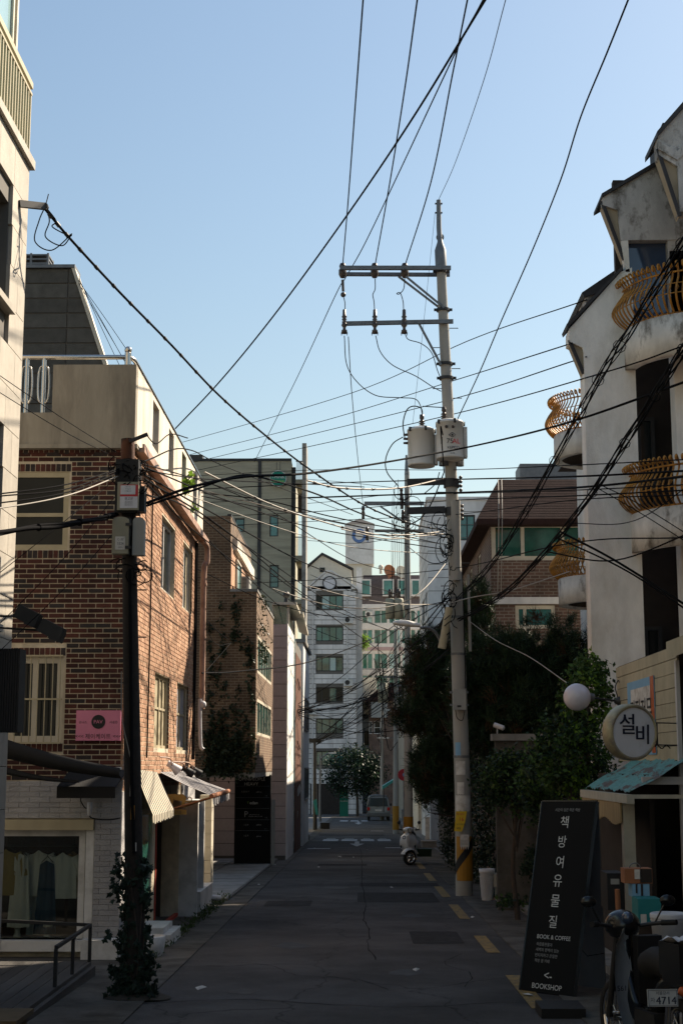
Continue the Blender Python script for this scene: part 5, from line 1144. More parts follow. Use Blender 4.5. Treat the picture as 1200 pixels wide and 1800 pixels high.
m_ = MB(); m_.prism([rq(1153, 243, YN) + Vector((0, -.06, 0)), rq(1420, -58, YN) + Vector((0, -.06, 0)), rq(1420, -72, YN) + Vector((0, -.06, 0)), rq(1153, 233, YN) + Vector((0, -.06, 0))], (0, .95, 0)); m_.box(rq(1176, 200, YN).x, rq(1176, 200, YN).x + .8, YN + .5, YN + 1.5, rq(1176, 235, YN).z, rq(1176, 190, YN).z); m_.build('near_bay_roof', 'roof_dark', stu)
# body further back
m_ = MB(); m_.box(5.0, 14, YS + 2.3, 33.5, BZ, 9.0); m_.box(XP, 14, YS + 1.51, YS + 2.29, BZ, 9.4); m_.build('rear_wall', 'stucco', stu)
m_ = MB(); m_.prism([(4.8, YS + 2.2, 9.0), (14, YS + 2.2, 9.0), (14, YS + 2.2, 11.0), (8, YS + 2.2, 11.0)], (0, 11.5, 0)); m_.build('rear_roof', 'roof_dark', stu)
m_ = MB(); m_.box(6.4, 14, YN + 1.2, YN + 5.5, 8, 14.6); m_.build('high_bay_block', 'stucco', stu)  # unseen tall mass by the near bay, sized to shade the pale house
# balconies: bulging iron basket over a curved solid band
def balcony(cx, cy, r, z0, z1, zt, a0, a1, label=None):
    m_ = MB(); n = 28; prof = [(r - .14, z0), (r, z0), (r, z1), (r - .12, z1), (r - .12, z0 + .12), (0, z0 + .12)]
    for (ra, za), (rb_, zb_) in zip(prof, prof[1:] + prof[:1]):
        pass
    m_.lathe([(r - .15, z0 + .40), (r - .15, z0), (r, z0), (r, z1), (r - .10, z1), (r - .10, z1 - .10), (0, z1 - .10)], (cx, cy, 0), n, a0=a0, a1=a1)
    bo = m_.build('balcony', 'stucco_stained', stu)
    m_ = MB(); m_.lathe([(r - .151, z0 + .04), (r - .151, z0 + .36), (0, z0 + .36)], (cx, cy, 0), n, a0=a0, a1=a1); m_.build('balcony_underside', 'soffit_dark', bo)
    hb = zt - z1; nb = int((a1 - a0) * r / .085); 
    prf = [(-.05, 0), (.06, .10), (.14, .24), (.16, .36), (.10, .52), (.02, .66), (-.02, .78), (.02, .90), (.07, .97), (.10, .93), (.08, .86), (.05, .88)]
    base_me = None
    for k in range(nb + 1):
        a = a0 + (a1 - a0) * k / nb
        if base_me is None:
            q = MB(); q.tube(catmull([(r + d, 0, z1 + h * hb) for d, h in prf], 2), .017, 4, caps=False)
            o = q.build('railing_bar', 'iron_orange', bo); base_me = o.data
            o.data.transform(Matrix.Translation(Vector(ORG[o.name]))); 
        else:
            o = bpy.data.objects.new('railing_bar', base_me); COL.objects.link(o); o.parent = bo
        o.location = Vector((cx, cy, 0)) - ORG[stu.name]; o.rotation_euler = (0, 0, a)
    for d, h, rr_ in ((-.03, .02, .016), (.155, .33, .008), (.09, .54, .008), (-.005, .80, .016)):
        q = MB(); q.tube([(cx + (r + d) * math.cos(a0 + (a1 - a0) * i / 30), cy + (r + d) * math.sin(a0 + (a1 - a0) * i / 30), z1 + h * hb) for i in range(31)], rr_, 5); q.build('railing_hoop', 'iron_orange', bo)
    for k in range(0, nb, 2):
        a = a0 + (a1 - a0) * (k + 1) / nb; q = MB(); c0 = Vector((cx + (r + .10) * math.cos(a), cy + (r + .10) * math.sin(a), z1 + .45 * hb)); tdir = Vector((-math.sin(a), math.cos(a), 0))
        q.tube([c0 + tdir * .03 * (1 - j / 14) * math.cos(j * .9) + Vector((0, 0, .05 * (1 - j / 14) * math.sin(j * .9))) for j in range(13)], .006, 4); q.build('scroll', 'iron_orange', bo)
    return bo
balcony(5.2, YS + .1, 1.22, 5.06, 5.62, 6.35, math.pi, 2 * math.pi)
balcony(5.15, YS + .1, 1.18, 7.82, 8.42, 9.2, math.pi, 2 * math.pi)
balcony(5.0, 29.6, 1.02, 8.12, 8.62, 9.42, math.pi * .5, math.pi * 1.5)
balcony(5.0, 29.6, 1.0, 5.16, 5.68, 6.42, math.pi * .5, math.pi * 1.5)
# ---- brick villa with hipped brown roof
YB = 36.0
bv = thing('hip_roof_house', 'brick house with brown hipped roof and cream framed windows behind the pines', 'building', (6, 41, gz(41)))
XV = P(862, 1000, YB).x; fb = Fac((0, YB, 0), (1, 0, 0), (0, -1, 0)); zev = P(900, 916, YB).z
def bq(x, y): p = P(x, y, YB); return p.x, p.z
hs = [(bq(863, 0)[0], bq(1060, 0)[0], bq(0, 985)[1] , bq(0, 919)[1]), (bq(905, 0)[0], bq(1000, 0)[0], bq(0, 1100)[1], bq(0, 1062)[1])]
hs = [(XV + .02, 7.5, P(900, 985, YB).z, P(900, 919, YB).z), (P(905, 1080, YB).x, P(975, 1080, YB).x, P(900, 1105, YB).z, P(900, 1064, YB).z)]
m_ = MB(); fb.wall(m_, XV, 11, gz(40) - .3, zev, hs, -.3, 0); hz = [(39.0, 40.0, 6.4, 7.6), (42.0, 43.0, 6.4, 7.6)]
fbs = Fac((XV, 0, 0), (0, 1, 0), (-1, 0, 0)); fbs.wall(m_, YB + .3, 46, gz(40) - .3, zev, hz, -.3, 0); m_.box(XV + .31, 11, 45.7, 46, gz(40), zev); m_.box(XV + .31, 11, YB + .31, 45.69, zev - .3, zev - .2); m_.build('wall', 'house_brick', bv)
wm = [P(x, 950, YB).x for x in (918, 988)]
window(bv, fb, *hs[0], depth=.08, frame='cream_frame', pane='glass_green', fw=.11, mull=wm)
window(bv, fb, *hs[1], depth=.08, frame='cream_frame', pane='glass_teal', fw=.09, mull=(P(922, 1080, YB).x,))
for h in hz: window(bv, fbs, *h, depth=.08, frame='cream_frame', pane='glass_dark', fw=.07)
m_ = MB(); fb.box(m_, XV + .02, 9, P(900, 1062, YB).z, P(900, 1050, YB).z, .002, .06); m_.build('white_band', 'far_stone', bv)
zr = P(890, 843, 36.9).z; o_ = .35
m_ = MB(); x0, x1_, y0, y1 = XV - o_, 11.4, YB - o_, 46.4
vs = [(x0, y0, zev), (x1_, y0, zev), (x1_, y1, zev), (x0, y1, zev), (P(876, 843, 36.9).x, 36.9, zr), (x1_ - 1.2, 36.9, zr), (x0, y0, zev - .14), (x1_, y0, zev - .14), (x1_, y1, zev - .14), (x0, y1, zev - .14), (P(876, 843, 36.9).x, 45.4, zr + .02), (x1_ - 1.2, 45.4, zr + .02)]
m_.add(vs, [(0, 1, 5, 4), (1, 2, 11, 5), (2, 3, 10, 11), (3, 0, 4, 10), (4, 5, 11, 10), (6, 7, 1, 0), (7, 8, 2, 1), (8, 9, 3, 2), (9, 6, 0, 3), (9, 8, 7, 6)]); rf = m_.build('roof', 'roof_brown', bv)
# shingle courses on the front slope
e0, e1, r0, r1 = Vector(vs[0]), Vector(vs[1]), Vector(vs[4]), Vector(vs[5])
nrm = (e1 - e0).cross(r0 - e0).normalized()
for k in range(16):
    a, b = k / 16, (k + 1) / 16; q = MB(); A, B, C_, D = e0.lerp(r0, a), e1.lerp(r1, a), e1.lerp(r1, b), e0.lerp(r0, b)
    q.prism([A + nrm * .002, B + nrm * .002, C_ + nrm * .002, D + nrm * .002], nrm * .001); q.v[4] = tuple(A + nrm * .006); q.v[5] = tuple(B + nrm * .006); q.build('shingle_course', 'roof_brown', rf)
m_ = MB(); a = P(913, 815, 44); m_.box(a.x, a.x + 2.6, 44, 45.3, zr - .1, a.z); m_.build('roof_cabin', 'galv', bv)
m_ = MB(); 
for x in (874, 880): m_.tube(catmull([P(x, 842, 37.2), P(x + 1, 848, 36.6), P(x + 2, 918, YB - .38), P(x, 1040, YB - .05)], 5), .012, 5)
tag(m_.build('roof_cable', 'cable_pale'), 'pale cables hanging over the brown hipped roof', 'cable')
# ---- near right: brick end house, sided shed with turquoise roof
XS = 3.4
nb = thing('near_brick_house', 'dark brick house at the right edge of the picture', 'building', (6, 8, gz(8)))
m_ = MB(); m_.box(XS + .06, 12, -4, 15.3, gz(16) - .3, 3.0); m_.box(XS + 1.3, 12, -4, 15.3, 3.0, 9.5); m_.build('wall', 'near_brick', nb)
m_ = MB(); m_.prism([(XS - .12, 9, 3.12), (XS + 1.3, 9, 3.6), (XS + 1.3, 9, 3.72), (XS - .12, 9, 3.3)], (0, 6.9, 0)); m_.build('eave_board', 'siding', nb)
sh = thing('sided_shed', 'beige sided shed with peeling turquoise tin roof beside the pavement', 'shed', (4, 17.5, gz(17.5)))
fsx = Fac((XS, 0, 0), (0, 1, 0), (-1, 0, 0)); YA, YBs = 15.9, 19.7
m_ = MB(); fsx.box(m_, YA, YBs, 2.05, 3.28, -.15, -.012); m_.box(XS + 1.2, XS + 1.3, YA, YBs, gz(18), 3.2); m_.box(XS + .02, XS + 1.2, YA, YBs, 3.0, 3.05); m_.box(XS + .15, XS + 1.2, YBs - .1, YBs, gz(18), 2.99); m_.box(XS + .15, XS + 1.2, YA, YA + .1, gz(18), 2.99); m_.build('wall', 'interior', sh)
zb_ = 2.05; k = 0
while zb_ < 3.2:
    zt = min(zb_ + .155, 3.27); sl_ = (zt - 2.05) / 1.2 
    q = MB(); fsx.box(q, YA + .02, YBs, zb_ + .003, zt - .004, -.012, .006 + .004 * (k % 2)); q.build('siding_board', 'siding', sh); zb_ = zt; k += 1
m_ = MB(); m_.box(XS - .04, XS + .0, YA - .06, YA + .015, gz(16), 3.1); m_.build('corner_pipe', 'plastic_white', sh)
# tin roof: corrugated and dented
Yf, Yn = 18.75, 15.55; a = 40; m_ = MB(); vs = []
for i in range(a + 1):
    y = Yn + (Yf - Yn) * i / a
    for j in range(9):
        t = j / 8; vs.append((XS - .0 - .60 * t, y, 2.06 - .33 * t + .012 * math.sin(i * 2.2) + .012 * math.sin(i * .7 + j)))
m_.add(vs, [(i * 9 + j, i * 9 + j + 1, (i + 1) * 9 + j + 1, (i + 1) * 9 + j) for i in range(a) for j in range(8)], 0, True); m_.build('tin_roof', 'turquoise', sh)
m_ = MB(); m_.box(XS - .66, XS - .58, Yn - .02, Yf + .03, 1.61, 1.70); m_.box(XS - .58, XS - .02, Yn + .0, Yn + .05, 1.66, 1.70); m_.build('fascia', 'wood_beige', sh)
m_ = MB(); m_.box(XS - .45, XS - .02, Yn + .2, Yn + .26, 1.80, 1.88); m_.build('bracket', 'plastic_white', sh)
m_ = MB(); m_.box(XS - .62, XS - .50, 15.98, 16.12, gz(16), 1.60); m_.build('post', 'wood_beige', sh)
m_ = MB(); m_.box(XS - .3, XS - .25, 16.2, 19.6, gz(18), 1.9); m_.build('back_panel', 'interior', sh)
m_ = MB(); n = 26
for k in range(n):
    y = 16.0 + 2.7 * k / n; m_.box(XS - .652, XS - .632, y, y + 2.7 / n * .86, 1.40 - .03 * math.sin(k * .5), 1.608)
m_.build('bamboo_blind', 'bamboo', sh)
m_ = MB(); m_.box(XS + .04, XS + .058, 12.5, 15.8, gz(14), 1.75); m_.build('inner_panel', 'wood_beige', sh)
m_ = MB(); m_.box(XS - .55, XS - .2, 16.3, 17.6, .42, .47); m_.build('counter', 'wood_beige', sh)
# banner on the siding
bn = thing('banner', 'blue and orange banner with black lettering on the beige siding', 'banner', (XS, 18, 2.2))
ya, yb = 17.15, 18.85; q = MB(); fsx.box(q, ya, yb, 2.12, 3.02, .014, .022); q.build('sheet', 'paper_blue', bn)
q = MB(); fsx.box(q, ya, ya + .2, 2.14, 3.02, .0225, .027); q.build('orange_edge', 'orange_red', bn); q = MB(); fsx.box(q, ya + .22, yb - .25, 2.3, 2.92, .0225, .026); q.build('white_field', 'paper', bn)
q = MB(); q.text('직접전문', fsx.p(17.95, 2.62, .032), (0, -1, 0), (0, 0, 1), .34); q.build('lettering', 'black', bn)
# round sign
rs = thing('round_sign', 'round white sign with two dark Korean syllables on a wall bracket', 'sign', P(1104, 1333, 15.6))
c = P(1106, 1287, 15.6); ax = Vector((.42, -1, -.05)).normalized(); r_ = .285
xd = Vector((0, 0, 1)).cross(ax).normalized(); 
if xd.x < 0: xd = -xd
yd = Vector((0, 0, 1)) - ax * ax.z; yd.normalize()
m_ = MB(); m_.cyl(c + ax * .07, c + ax * .078, r_ - .03, n=48, smooth=False); m_.build('face', 'sign_white', rs)
m_ = MB(); m_.lathe([(r_ - .032, .070), (r_ - .03, .088), (r_ - .008, .09), (r_ + .005, .07), (r_ + .008, 0), (r_ + .005, -.07), (r_ - .01, -.088), (0, -.09)], c, 48, axis=ax); m_.build('rim', 'brass_rim', rs)
m_ = MB(); o_ = c + ax * .083
m_.text('설', o_ + xd * -.085 + yd * .085, xd, yd, .205); m_.text('비', o_ + xd * .10 + yd * -.02, xd, yd, .20)
for dx in (-.004, .004):
    m_.text('설', o_ + xd * (-.085 + dx) + yd * .087, xd, yd, .205); m_.text('비', o_ + xd * (.10 + dx) + yd * -.018, xd, yd, .20)
m_.v = [tuple(Vector(v) + ax * .0006 * (i % 5)) for i, v in enumerate(m_.v)]
m_.build('lettering', 'navy', rs)
m_ = MB(); e = Vector((XS, 15.95, c.z - .05))
m_.cyl(c + xd * .29 + Vector((0, 0, .1)), (XS, 15.95, c.z + .1), .008, n=6); m_.cyl(c + xd * .29 + Vector((0, 0, -.13)), (XS, 15.95, c.z - .13), .008, n=6); m_.cyl(c + xd * .33 + Vector((0, 0, .1)), c + xd * .33 + Vector((0, 0, -.13)), .013, n=8); m_.build('bracket', 'dark_metal', rs)
m_ = MB(); s0 = c + xd * .30 + Vector((0, 0, -.15)); m_.tube([s0 + Vector((.02 * k, 0, .02 * math.sin(k * 1.3))) for k in range(9)], .006, 5); m_.build('wire_coil', 'cable', rs)
# globe lamp
gl = thing('globe_lamp', 'white globe street lamp on a wall arm beside the shrub', 'lamp', P(1013, 1250, 19.4)); c = P(1013.5, 1225.5, 19.4)
m_ = MB(); m_.ball(c, .178, 28); m_.build('globe', 'globe', gl)
m_ = MB(); m_.cyl(c + Vector((.15, 0, 0)), c + Vector((.22, .01, -.005)), .06, .05, 12); m_.build('fitting', 'galv', gl)
m_ = MB(); w_ = Vector((XS, 19.5, c.z - .05)); m_.cyl(c + Vector((.2, 0, -.01)), w_, .014, n=8); m_.cyl(w_ + Vector((-.08, 0, 0)), w_, .02, .075, 12); m_.tube(catmull([w_ + Vector((-.03, 0, .05)), w_ + Vector((-.06, 0, .18)), w_ + Vector((-.02, 0, .27)), w_ + Vector((0, 0, .24))], 5), .008, 5); m_.build('arm', 'dark_metal', gl)
# garden wall with camera
gw = thing('garden_wall', 'pale rendered garden wall with coping behind the potted shrubs', 'wall', (3.6, 27, gz(27)))
ga = P(870, 1290, 26.6); gb_ = P(985, 1290, 26.6)
m_ = MB(); m_.box(ga.x, gb_.x + .8, 26.6, 26.85, gz(27), ga.z - .12); m_.build('wall_body', 'gutter_concrete', gw)
m_ = MB(); m_.box(ga.x - .06, gb_.x + .8, 26.52, 26.93, ga.z - .118, ga.z); m_.build('coping', 'concrete', gw)
m_ = MB(); m_.box(2.75, 3.0, 29.6, 46, gz(36) - .2, 1.75); tag(m_.build('boundary_wall', 'near_brick'), 'dark boundary wall running along the pavement under the pines', 'wall')
cc = thing('security_camera', 'white bullet security camera on the garden wall coping', 'camera', P(876, 1285, 26.5)); c = P(876, 1277, 26.5)
m_ = MB(); d = Vector((.08, -.03, -.03)); m_.cyl(c - d, c + d, .045, n=14); m_.cyl(c + d, c + d * 1.15, .035, .03, 12); m_.build('body', 'plastic_white', cc); m_ = MB(); m_.cyl(c - d * .3, (c.x - .02, 26.6, ga.z), .012, n=6); m_.build('mount', 'plastic_white', cc)
# neighbours mostly hidden behind the trees, added to shade the street
fill = thing('shade_row_house', 'brick row house added behind the pines to shade the road', 'building', (6, 54, gz(54)))
m_ = MB(); m_.box(3.5, 12, 46.9, 67.2, gz(66), 7.6); m_.build('wall', 'house_brick', fill); m_ = MB(); m_.prism([(3.2, 46.8, 7.6), (12, 46.8, 7.6), (12, 46.8, 9.3), (5.5, 46.8, 9.3)], (0, 20.4, 0)); m_.build('roof', 'roof_brown', fill)
fill = thing('rendered_shade_row', 'grey rendered row added far down the right side to shade the road', 'building', (7, 95, gz(95)))  # also put in to keep sun off the far road
m_ = MB(); m_.box(3.7, 12, 78.5, 87.5, gz(90), 7.8); m_.box(3.5, 12, 97.4, 137, gz(137), 7.4); m_.build('wall', 'render_grey', fill); m_ = MB(); m_.prism([(3.3, 78.4, 7.85), (12, 78.4, 7.85), (12, 78.4, 9.6), (5.3, 78.4, 9.6)], (0, 9.2, 0)); m_.build('roof', 'roof_dark', fill); m_ = MB(); m_.prism([(3.2, 97.3, 7.45), (12, 97.3, 7.45), (12, 97.3, 9.6), (5.3, 97.3, 9.6)], (0, 40, 0)); m_.build('roof', 'roof_dark', fill)
# ================================================================ utility poles
def band(m_, c, r, h=.05): m_.cyl(Vector(c) - Vector((0, 0, h / 2)), Vector(c) + Vector((0, 0, h / 2)), r, n=14)
# ---- main concrete pole on the right
YP = 28.8
up = thing('utility_pole', 'tall concrete utility pole with crossarms and two grey transformers', 'utility pole', PG(815, 1575))
pb = PG(815, 1575); YP = pb.y
def q_(x, y, dy=0): return P(x, y, YP + dy)
def pc(y):                                   # pole centre line at picture height y
    for (xa, ya), (xb, yb) in zip(PL, PL[1:]):
        if ya >= y >= yb: return q_(xa + (xb - xa) * (ya - y) / (ya - yb), y)
PL = [(816, 1600), (813, 1400), (805, 1150), (795, 900), (787, 720), (776, 500), (774, 445)]
def pr(y): return .175 - .075 * (1575 - y) / 1130
ys = list(range(1585, 440, -40)) + [445]
m_ = MB(); m_.tube([pc(y) for y in ys], .1, 20, rr=[pr(y) for y in ys]); m_.build('shaft', 'concrete_pole', up)
m_ = MB(); m_.tube([pc(470), q_(773.5, 440), q_(773, 425), q_(771, 400), q_(770.5, 352)], .05, 14, rr=[.125, .125, .06, .055, .05]); m_.lathe([(.0, 0), (.085, 0), (.085, .012), (.0, .012)], q_(773, 417), 20, axis=(0, 1, .2)); m_.build('steel_cap', 'galv', up)
for y in (358, 374):
    m_ = MB(); m_.bar(q_(764, y), q_(777, y), .03, .03, 0, (0, 0, 1)); m_.build('bolt', 'dark_metal', up)
def beam(name, xa, ya, xb, yb, dy, h=.09, w=.07, mt='galv'):
    m_ = MB(); m_.bar(q_(xa, ya, dy), q_(xb, yb, dy), w, h, 0, (0, 0, 1)); return m_.build(name, mt, up)
ca = beam('crossarm', 597, 471, 792, 471, -.17, .085); cb = beam('crossarm', 597, 482, 790, 483, .17, .075)
beam('crossarm', 601, 569, 796, 565, -.16, .085)
for xa in (700, 713): beam('brace', xa, 486, 772 if xa == 700 else 780, 541, -.13 if xa == 713 else .13, .04, .04)
beam('brace', 735, 567, 775, 642, -.14, .045, .045)
for y, r_ in ((545, .145), (665, .155), (640, .15), (478, .13)):
    m_ = MB(); band(m_, pc(y), r_, .06); m_.bar(pc(y) + Vector((-r_ - .05, -.02, 0)), pc(y) + Vector((r_ + .05, -.02, 0)), .05, .05, 0, (0, 0, 1)); m_.build('clamp', 'dark_metal', up)
for i, y in enumerate((577, 611, 648, 683, 700, 865, 990, 1030, 1110, 1190)):
    m_ = MB(); c = pc(y); s = 1 if i % 2 == 0 else -1; m_.cyl(c + Vector((s * .1, 0, 0)), c + Vector((s * .29, 0, 0)), .009, n=6); m_.ball(c + Vector((s * .29, 0, 0)), .015, 6); m_.build('step_bolt', 'dark_metal', up)
def post_ins(x, y, h, r=.05):                # ribbed standing insulator
    m_ = MB(); c = q_(x, y, -.02); pf = [(0, h), (r * .5, h)]
    for k in range(5):
        z = h * (.9 - .16 * k); pf += [(r * .6, z), (r * 1.1, z - h * .05), (r * .55, z - h * .09)]
    pf += [(r * .6, 0), (0, 0)]
    m_.lathe(pf, c, 12); return m_.build('insulator', 'insulator', up)
for x in (602, 658, 711):
    m_ = MB(); c = q_(x, 478); m_.lathe([(0, .19), (.05, .19), (.075, .13), (.06, .08), (.085, .04), (.085, -.06), (.05, -.13), (0, -.13)], c, 14); m_.build('insulator', 'insulator', up)
m_ = MB(); m_.cyl(q_(602, 492), q_(603, 512), .03, n=8); m_.ball(q_(603, 518), .06, 10); m_.build('strain_clamp', 'insulator', up)
for x in (605, 658.5, 710):                   # fused cut-outs on the lower arm
    m_ = MB(); c = q_(x, 569, -.22); t, b = q_(x, 543, -.22), q_(x, 588, -.22)
    m_.lathe([(0, t.z - c.z), (.035, t.z - c.z - .02), (.04, .18), (.06, .15), (.035, .12), (.055, .09), (.03, .05), (.05, .0), (.065, -.04), (.03, -.09), (.035, -.12), (.075, -.21), (.0, -.20)], c, 12); fz = m_.build('fuse_cutout', 'insulator', up)
    m_ = MB(); m_.bar(b + Vector((-.06, 0, -.02)), b + Vector((-.05, 0, .1)), .015); m_.bar(b + Vector((.06, 0, -.02)), b + Vector((.05, 0, .1)), .015); m_.build('fuse_jaw', 'dark_metal', fz)
def wire(mt, pts, r=.010, n=8):
    m_ = MB(); m_.tube(catmull(pts, n), r, 5); return m_.build('jumper_wire', mt, up)
wire('cable', [q_(603, 520), q_(606, 532), q_(606, 545, -.2)]); wire('cable', [q_(659, 490), q_(659, 508), q_(655, 518), q_(657, 530), q_(658, 545, -.2)])
wire('cable', [q_(711, 490), q_(709, 508), q_(701, 517), q_(697, 516), q_(703, 515), q_(708, 530), q_(709, 545, -.2)])
wire('cable', [q_(605, 590, -.2), q_(609, 640), q_(628, 672), q_(660, 695), q_(700, 699), q_(728, 701), q_(738, 712), q_(742, 730)])
wire('cable', [q_(660, 590, -.2), q_(668, 618), q_(690, 642), q_(730, 661), q_(760, 680), q_(775, 688)]); wire('cable', [q_(712, 588, -.2), q_(718, 597), q_(740, 604), q_(758, 620), q_(768, 650), q_(774, 665)])
# transformers
def tank(name_c, xa, xb, yt, yb, dy):
    c0, c1 = q_((xa + xb) / 2, yt, dy), q_((xa + xb) / 2, yb, dy); r = (q_(xb, yt, dy) - q_(xa, yt, dy)).length / 2; h = c0.z - c1.z; b = Vector((c0.x, c0.y, c1.z))
    m_ = MB(); m_.lathe([(0, .02), (r * .93, .02), (r, .0), (r, .04), (r, h - .05), (r * 1.04, h - .05), (r * 1.04, h - .01), (r * .8, h + .03), (0, h + .045)], b, 32)
    t = m_.build('transformer', 'tank_grey', up)
    for a in (.2, 1.4, 2.6, 3.8, 5.0):
        m_ = MB(); p = b + Vector((math.cos(a) * r * 1.03, math.sin(a) * r * 1.03, h - .03)); m_.obox(p, Vector((math.cos(a), math.sin(a), 0)) * .03, Vector((-math.sin(a), math.cos(a), 0)) * .02, Vector((0, 0, .045))); m_.build('lid_clamp', 'dark_metal', t)
    return t, b, r, h
t1, tb1, tr1, th1 = tank('l', 716, 763, 755, 820, .0); t2, tb2, tr2, th2 = tank('r', 766, 814, 742, 808, -.38)
for tb, tr, th, xx, tt in ((tb1, tr1, th1, .02, t1), (tb2, tr2, th2, -.12, t2)):
    c = tb + Vector((xx, 0, th + .02)); pf = [(0, .30), (.045, .30), (.05, .22), (.035, .2)]
    for k in range(4): pf += [(.04, .17 - .045 * k), (.07, .15 - .045 * k), (.035, .135 - .045 * k)]
    m_ = MB(); m_.lathe(pf + [(.05, -.02), (0, -.02)], c, 14); m_.build('bushing', 'insulator', tt)
for s in (-.09, .05):
    m_ = MB(); p = tb2 + Vector((s, -tr2 * .97, th2 * .8)); m_.cyl(p, p + Vector((0, -.07, -.02)), .035, .025, 10); m_.build('terminal', 'insulator', t2)
m_ = MB(); p = tb1 + Vector((-tr1, 0, th1 * .86))
for k in range(3): m_.cyl(p + Vector((0, .0, -.09 * k)), p + Vector((-.09, 0, -.09 * k)), .03, .022, 10)
m_.build('terminal', 'insulator', t1)
for tt, tb, tr, th, s in ((t1, tb1, tr1, th1, 1), (t2, tb2, tr2, th2, 1)):
    m_ = MB(); p = tb + Vector((s * tr * 1.12, .02, th * .45)); m_.obox(p, Vector((.035, 0, 0)), Vector((0, .10, 0)), Vector((0, 0, th * .40))); m_.build('radiator', 'tank_grey', tt)
m_ = MB(); y_ = tb2.y - tr2 - .004
m_.text('75', (tb2.x - .02, y_ - .004, tb2.z + th2 * .42), (1, 0, 0), (0, 0, 1), .10, 0); m_.text('AL', (tb2.x + .11, y_ + .012, tb2.z + th2 * .42), (1, .25, 0), (0, 0, 1), .10, 1); m_.text('KEPCO', (tb2.x + .05, y_ - .004, tb2.z + th2 * .25), (1, 0, 0), (0, 0, 1), .055, 0); m_.text('16.10', (tb2.x + .03, y_ - .004, tb2.z + th2 * .10), (1, 0, 0), (0, 0, 1), .03, 0)
dm_ = [Vector((tb2.x + .03 + dx, y_ - .004, tb2.z + th2 * .58 + dz)) for dx, dz in ((-.07, 0), (0, .05), (.07, 0), (0, -.05))]; m_.tube(dm_ + dm_[:1], .006, 4); m_.ball(dm_[0] + Vector((.07, 0, 0)), .02, 8)
m_.box(tb2.x - .20, tb2.x - .13, y_ + .06, y_ + .07, tb2.z + th2 * .36, tb2.z + th2 * .54)
m_.build('lettering', ['black', 'ink_red'], t2)
m_ = MB(); m_.obox(pc(770) + Vector((-.1, .05, 0)), Vector((.35, 0, 0)), Vector((0, .05, 0)), Vector((0, 0, .05))); m_.obox(pc(800) + Vector((-.1, .05, 0)), Vector((.35, 0, 0)), Vector((0, .05, 0)), Vector((0, 0, .05))); m_.cyl(pc(812) + Vector((-.15, -.1, -.1)), pc(812) + Vector((-.15, -.1, .05)), .10, n=14); m_.cyl(pc(812) + Vector((.2, -.05, -.1)), pc(812) + Vector((.2, -.05, .05)), .08, n=14); m_.build('hanger_bracket', 'galv', up)
wire('cable', [q_(742, 735), q_(740, 718), q_(725, 714), q_(714, 722), q_(708, 745), q_(711, 770)], .013); wire('cable', [q_(708, 768), q_(690, 780), q_(678, 805), q_(680, 830), q_(700, 855)], .012)
wire('cable', [q_(778, 765, -.9), q_(774, 750, -.9), q_(777, 790, -.9), q_(780, 830, -.5)], .014); wire('cable', [q_(782, 715), q_(775, 716), q_(742, 714)], .011); wire('cable', [q_(780, 830), q_(760, 880), q_(740, 910), q_(715, 925)], .014); wire('cable', [q_(772, 830), q_(765, 850), q_(745, 868)], .011)
# low tension arms, clamps, tangles, lamp arm
for y in (850, 900):
    m_ = MB(); a, b = q_(715, y - 2, -.05), q_(782, y - 4, -.05); m_.bar(a, b, .09, .14, 0, (0, 0, 1)); m_.build('service_arm', 'dark_metal', up)
    m_ = MB(); band(m_, pc(y), .165, .18); m_.build('clamp', 'dark_metal', up)
    for k in range(4):
        m_ = MB(); c = pc(y) + Vector((.19, -.05, .12 - .09 * k)); m_.ball(c, .04, 8); m_.build('insulator', 'insulator', up)
for y in (1052, 1085, 1150, 1215, 1330):
    m_ = MB(); band(m_, pc(y), pr(y) + .012, .05); m_.build('clamp', 'galv', up)
rnd = random.Random(5)
for k in range(30):                            # slack loops bundled at the pole
    c = pc(rnd.choice((930, 945, 960, 985, 1040, 1060, 1075))) + Vector((-.16 + rnd.gauss(0, .08), -.2, rnd.gauss(0, .12))); m_ = MB(); r = rnd.uniform(.08, .24); ph = rnd.uniform(0, 6)
    m_.tube([c + Vector((r * .6 * math.cos(ph + j * .55), -.04 + .05 * math.sin(j), r * math.sin(ph + j * .55) - j * .02)) for j in range(rnd.randint(6, 13))], .009, 5); m_.build('slack_loop', 'cable', up)
m_ = MB(); m_.tube(catmull([q_(805, 1020, -.05), q_(790, 1050, -.25), q_(778, 1100, -.3), q_(770, 1140, -.3)], 5), .07, 12); 
sleeve = MB(); sleeve.cyl(q_(789, 1068, -.28), q_(776, 1140, -.28), .075, .085, 14); sleeve.build('yellow_guard_sleeve', 'beige_frame', up)
m_ = MB(); m_.cyl(q_(822, 1010, -.1), q_(826, 1145, -.1), .03, n=8); m_.cyl(q_(800, 880, -.2), q_(802, 1020, -.2), .10, .09, 14); m_.build('cable_duct', 'concrete_pole', up)
m_ = MB(); a, b = q_(795, 1212, -.22), q_(818, 1248, -.22); m_.box(a.x, b.x, YP - .36, YP - .2, b.z, a.z); bx = m_.build('meter_box', 'box_grey', up)
m_ = MB(); m_.box(a.x + .08, a.x + .16, YP - .366, YP - .361, b.z + .05, b.z + .09); m_.build('box_vent', 'dark_metal', bx)
for s in (1218, 1240):
    m_ = MB(); m_.box(a.x - .06, b.x + .06, YP - .25, YP - .2, q_(800, s).z - .02, q_(800, s).z + .02); m_.build('box_strap', 'galv', bx)
wire('cable', [q_(800, 1248, -.25), q_(803, 1262, -.25), q_(812, 1266, -.25), q_(816, 1250, -.25)], .008); wire('cable', [q_(812, 1000, -.2), q_(815, 1100, -.2), q_(818, 1210, -.2)], .012)
